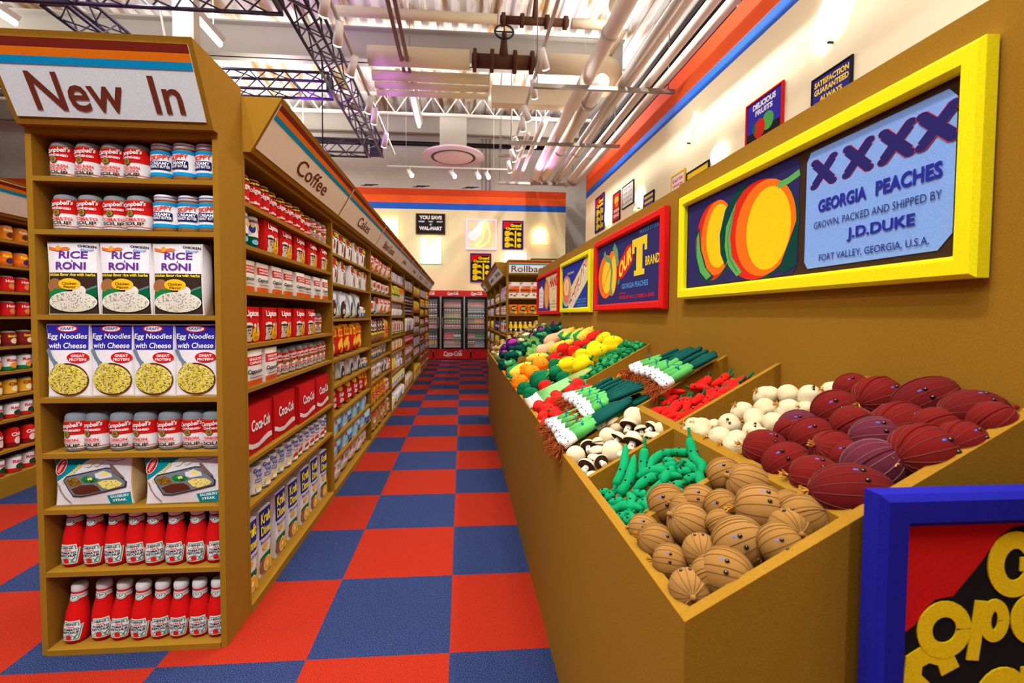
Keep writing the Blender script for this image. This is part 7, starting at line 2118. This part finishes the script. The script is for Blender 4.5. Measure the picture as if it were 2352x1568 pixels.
# ================================================================== drinks fridge at the end of the aisle
FRED = paint((196, 16, 18), .45)
FBLK = paint((10, 10, 12), .55, 0, .2)
FGREY = paint((168, 160, 150), .4, .3)
FX0, PITCH, FY = -1.215, .644, 12.75
fr = empty('drinks_fridge', (FX0, FY, 0))
FW = PITCH * 3
def logo(A, cu, cv, w, h, col=(236, 226, 226)):
    A.text('Coca-Cola', cu, cv, w, h, col, .03, .15)
    A.line([(cu - w * .52, cv - h * .30), (cu - w * .36, cv - h * .58), (cu - w * .14, cv - h * .55)], h * .12, col)
    A.line([(cu + w * .30, cv + h * .50), (cu + w * .50, cv + h * .58)], h * .12, col)
mb = MB().box(0, FW, 0, .6, 1.725, 1.885, FRED)
A = Art()
for i in range(3):
    logo(A, PITCH * (i + .52), 1.808, .30, .085)
A.build(mb, flat_warp, .002, .001)
link('header', mb, fr)
mb = MB().box(0, FW, 0, .6, .02, .30, FRED)
A = Art()
logo(A, PITCH * 1.52, .165, .50, .13)
for cx in (PITCH * .70, PITCH * 2.28):
    ring = [(cx + .10 * math.cos(a), .145 + .10 * math.sin(a)) for a in [2 * PI * k / 24 for k in range(25)]]
    A.line(ring, .008, (120, 8, 12))
    A.poly([(cx - .024, .06), (cx + .024, .06), (cx + .027, .10), (cx + .019, .14), (cx + .025, .17), (cx + .010, .21), (cx + .010, .235), (cx - .010, .235), (cx - .010, .21), (cx - .025, .17), (cx - .019, .14), (cx - .027, .10)], (40, 22, 20))
    A.rect(cx - .012, cx + .012, .235, .25, (226, 220, 216))
A.build(mb, flat_warp, .002, .001)
link('kick_panel', mb, fr)
link('back_panel', MB().box(0, FW, .55, .6, .30, 1.725, FBLK), fr)
for x in (0, FW - .03):
    link('side_panel', MB().box(x, x + .03, 0, .55, .30, 1.725, FBLK), fr)
for k in (1, 2):
    link('mullion', MB().box(PITCH * k - .02, PITCH * k + .02, -.01, .50, .30, 1.725, FGREY), fr)
gm = bpy.data.materials.new('fridge_glass')
gm.use_nodes = True
gb = gm.node_tree.nodes['Principled BSDF']
gb.inputs['Base Color'].default_value = (.9, .9, .92, 1)
gb.inputs['Roughness'].default_value = .02
gb.inputs['Alpha'].default_value = .07
gb.inputs['Specular IOR Level'].default_value = .12
SZ = [1.449, 1.307, 1.158, 1.015, .873, .587, .437, .346]
for i in range(3):
    x0, x1 = PITCH * i + .028, PITCH * (i + 1) - .028
    d = MB()
    d.box(x0, x0 + .055, -.03, 0, .31, 1.715, FBLK)
    d.box(x1 - .055, x1, -.03, 0, .31, 1.715, FBLK)
    d.box(x0 + .055, x1 - .055, -.03, 0, 1.655, 1.715, FBLK)
    d.box(x0 + .055, x1 - .055, -.03, 0, .31, .335, FBLK)
    dr = link('door', d, fr)
    link('pane', MB().box(x0 + .055, x1 - .055, -.018, -.012, .335, 1.655, gm), dr)
    hx = x1 - .03 if i == 0 else x0 + .025
    link('handle', MB().box(hx - .008, hx + .008, -.055, -.03, .87, 1.16, paint((150, 150, 156), .3, .6)), dr)
    for z in SZ:
        link('shelf', MB().box(x0 + .02, x1 - .02, .04, .52, z - .016, z, paint((206, 202, 196), .4)), fr)
tag(fr, 'red and black drinks fridge with three glass doors at the aisle end', 'fridge')
l = area_lamp('fridge_light', (FX0 + FW / 2, FY + .10, 1.70), FW * .9, .04, 3.5, (1, .97, .95), (.5, 0, 0))
def drink(nm, r, h, c1, c2, c3=None, bottle=False):
    if bottle:
        pr = [(r * .9, 0), (r, h * .06), (r, h * .52), (r * .62, h * .74), (r * .34, h * .86), (r * .34, h * .93)]
    else:
        pr = [(r * .85, 0), (r, h * .06), (r, h * .90), (r * .82, h)]
    b = MB().lathe(pr, 12, felt(c1))
    A = Art().rect(-PI * r, PI * r, h * .18, h * .48, c2)
    if c3: A.ell(0, h * .42, r * .8, h * .2, c3, 10, rot=.5)
    lb = MB(); A.build(lb, lathe_warp(pr), .001, .0004, du=r * .5, dv=h * .15)
    parts = [('label', lb)]
    if bottle: parts.append(('cap', MB().lathe([(r * .4, h * .92), (r * .4, h), (1e-5, h)], 10, felt(c3 or W_))))
    return Tmpl(nm, b, parts, 'bottle' if bottle else 'can')
TALL = .118
D_ = dict(red=drink('cola_can', .033, TALL, (200, 30, 30), (226, 200, 196)), pink=drink('cola_can', .033, TALL, (200, 90, 80), (226, 196, 190)), dk=drink('cola_bottle', .033, .125, (60, 30, 24), (200, 60, 40), W_, True),
          wht=drink('soda_can', .033, TALL, (200, 210, 200), (110, 160, 140)), dgr=drink('soda_can', .033, TALL, (16, 60, 44), (40, 90, 66), (226, 226, 220)), yel=drink('soda_can', .033, TALL, (206, 200, 160), (160, 190, 160), (236, 190, 40)),
          grn=drink('soda_can', .033, TALL, (10, 100, 60), (20, 120, 60), (230, 190, 40)), rw=drink('soda_can', .033, TALL, (170, 14, 20), (190, 20, 26), (240, 220, 200)), org=drink('soda_can', .033, TALL, (230, 140, 20), (240, 190, 60)),
          lime=drink('soda_can', .033, .10, (60, 150, 50), (110, 190, 80), (20, 90, 40)), blu=drink('soda_can', .033, TALL, (70, 90, 150), (130, 150, 190)), tan=drink('tea_can', .033, TALL, (150, 110, 70), (190, 150, 100)),
          rbt=drink('cola_bottle', .034, .185, (206, 24, 26), (220, 110, 100), (226, 40, 40), True), gbt=drink('soda_bottle', .034, .185, (10, 76, 60), (206, 214, 200), W_, True), mar=drink('juice_bottle', .033, .12, (70, 16, 26), (90, 30, 40), W_, True),
          brn=drink('tea_bottle', .033, .12, (120, 90, 50), (190, 160, 90), W_, True), wsm=drink('milk_pot', .033, .065, (226, 216, 210), (220, 200, 196)), rsm=drink('cola_pot', .033, .065, (180, 30, 40), (200, 60, 60)))
FR_ROWS = [  # per door, shelf by shelf from the top: [(kind, how many)]
    [[('mar', 7)], [('dk', 7)], [('brn', 7)], [('tan', 7)], [('pink', 7)], [('mar', 7)], [('org', 7)], [('wht', 7)]],
    [[('pink', 7)], [('dk', 7)], [('yel', 7)], [('grn', 7)], [('rw', 7)], [('rbt', 4), ('gbt', 3)], [('red', 4), ('tan', 3)], [('wsm', 7)]],
    [[('pink', 7)], [('wht', 7)], [('dgr', 7)], [('tan', 3), ('org', 4)], [('rw', 7)], [('pink', 3), ('lime', 4)], [('dk', 3), ('blu', 4)], [('rw', 3), ('wsm', 4)]]]
DN = {'mar': 'maroon juice bottle', 'dk': 'dark cola bottle', 'brn': 'brown tea bottle', 'tan': 'tan tea can', 'pink': 'pale red cola can', 'org': 'orange soda can', 'wht': 'white and green soda can', 'yel': 'silver and yellow soda can', 'grn': 'green lemon soda can', 'rw': 'red can with white swirl',
      'rbt': 'tall red cola bottle', 'gbt': 'tall green soda bottle', 'red': 'red cola can', 'wsm': 'small white pot', 'dgr': 'dark green soda can', 'lime': 'lime green soda can', 'blu': 'blue soda can'}
for i in range(3):
    for k, rr in enumerate(FR_ROWS[i]):
        q = 0
        for kind, n in rr:
            for j in range(n):
                x = FX0 + PITCH * i + .125 + (PITCH - .25) * q / 6
                sc_ = 1.0 if k not in (7,) or kind == 'wsm' else .55
                sc_ = min(sc_, .95)
                sz = .95 if SZ[k] > 1 else 1.0
                D_[kind].put((x, FY + .10, SZ[k] + .001), 0, '%s, %s on the %s, %s fridge door' % (DN[kind], ORD[j], SHN[k], ['first', 'middle', 'last'][i]), 'drinks, door %d shelf %d' % (i + 1, k + 1), (sz, sz, sc_))
                q += 1
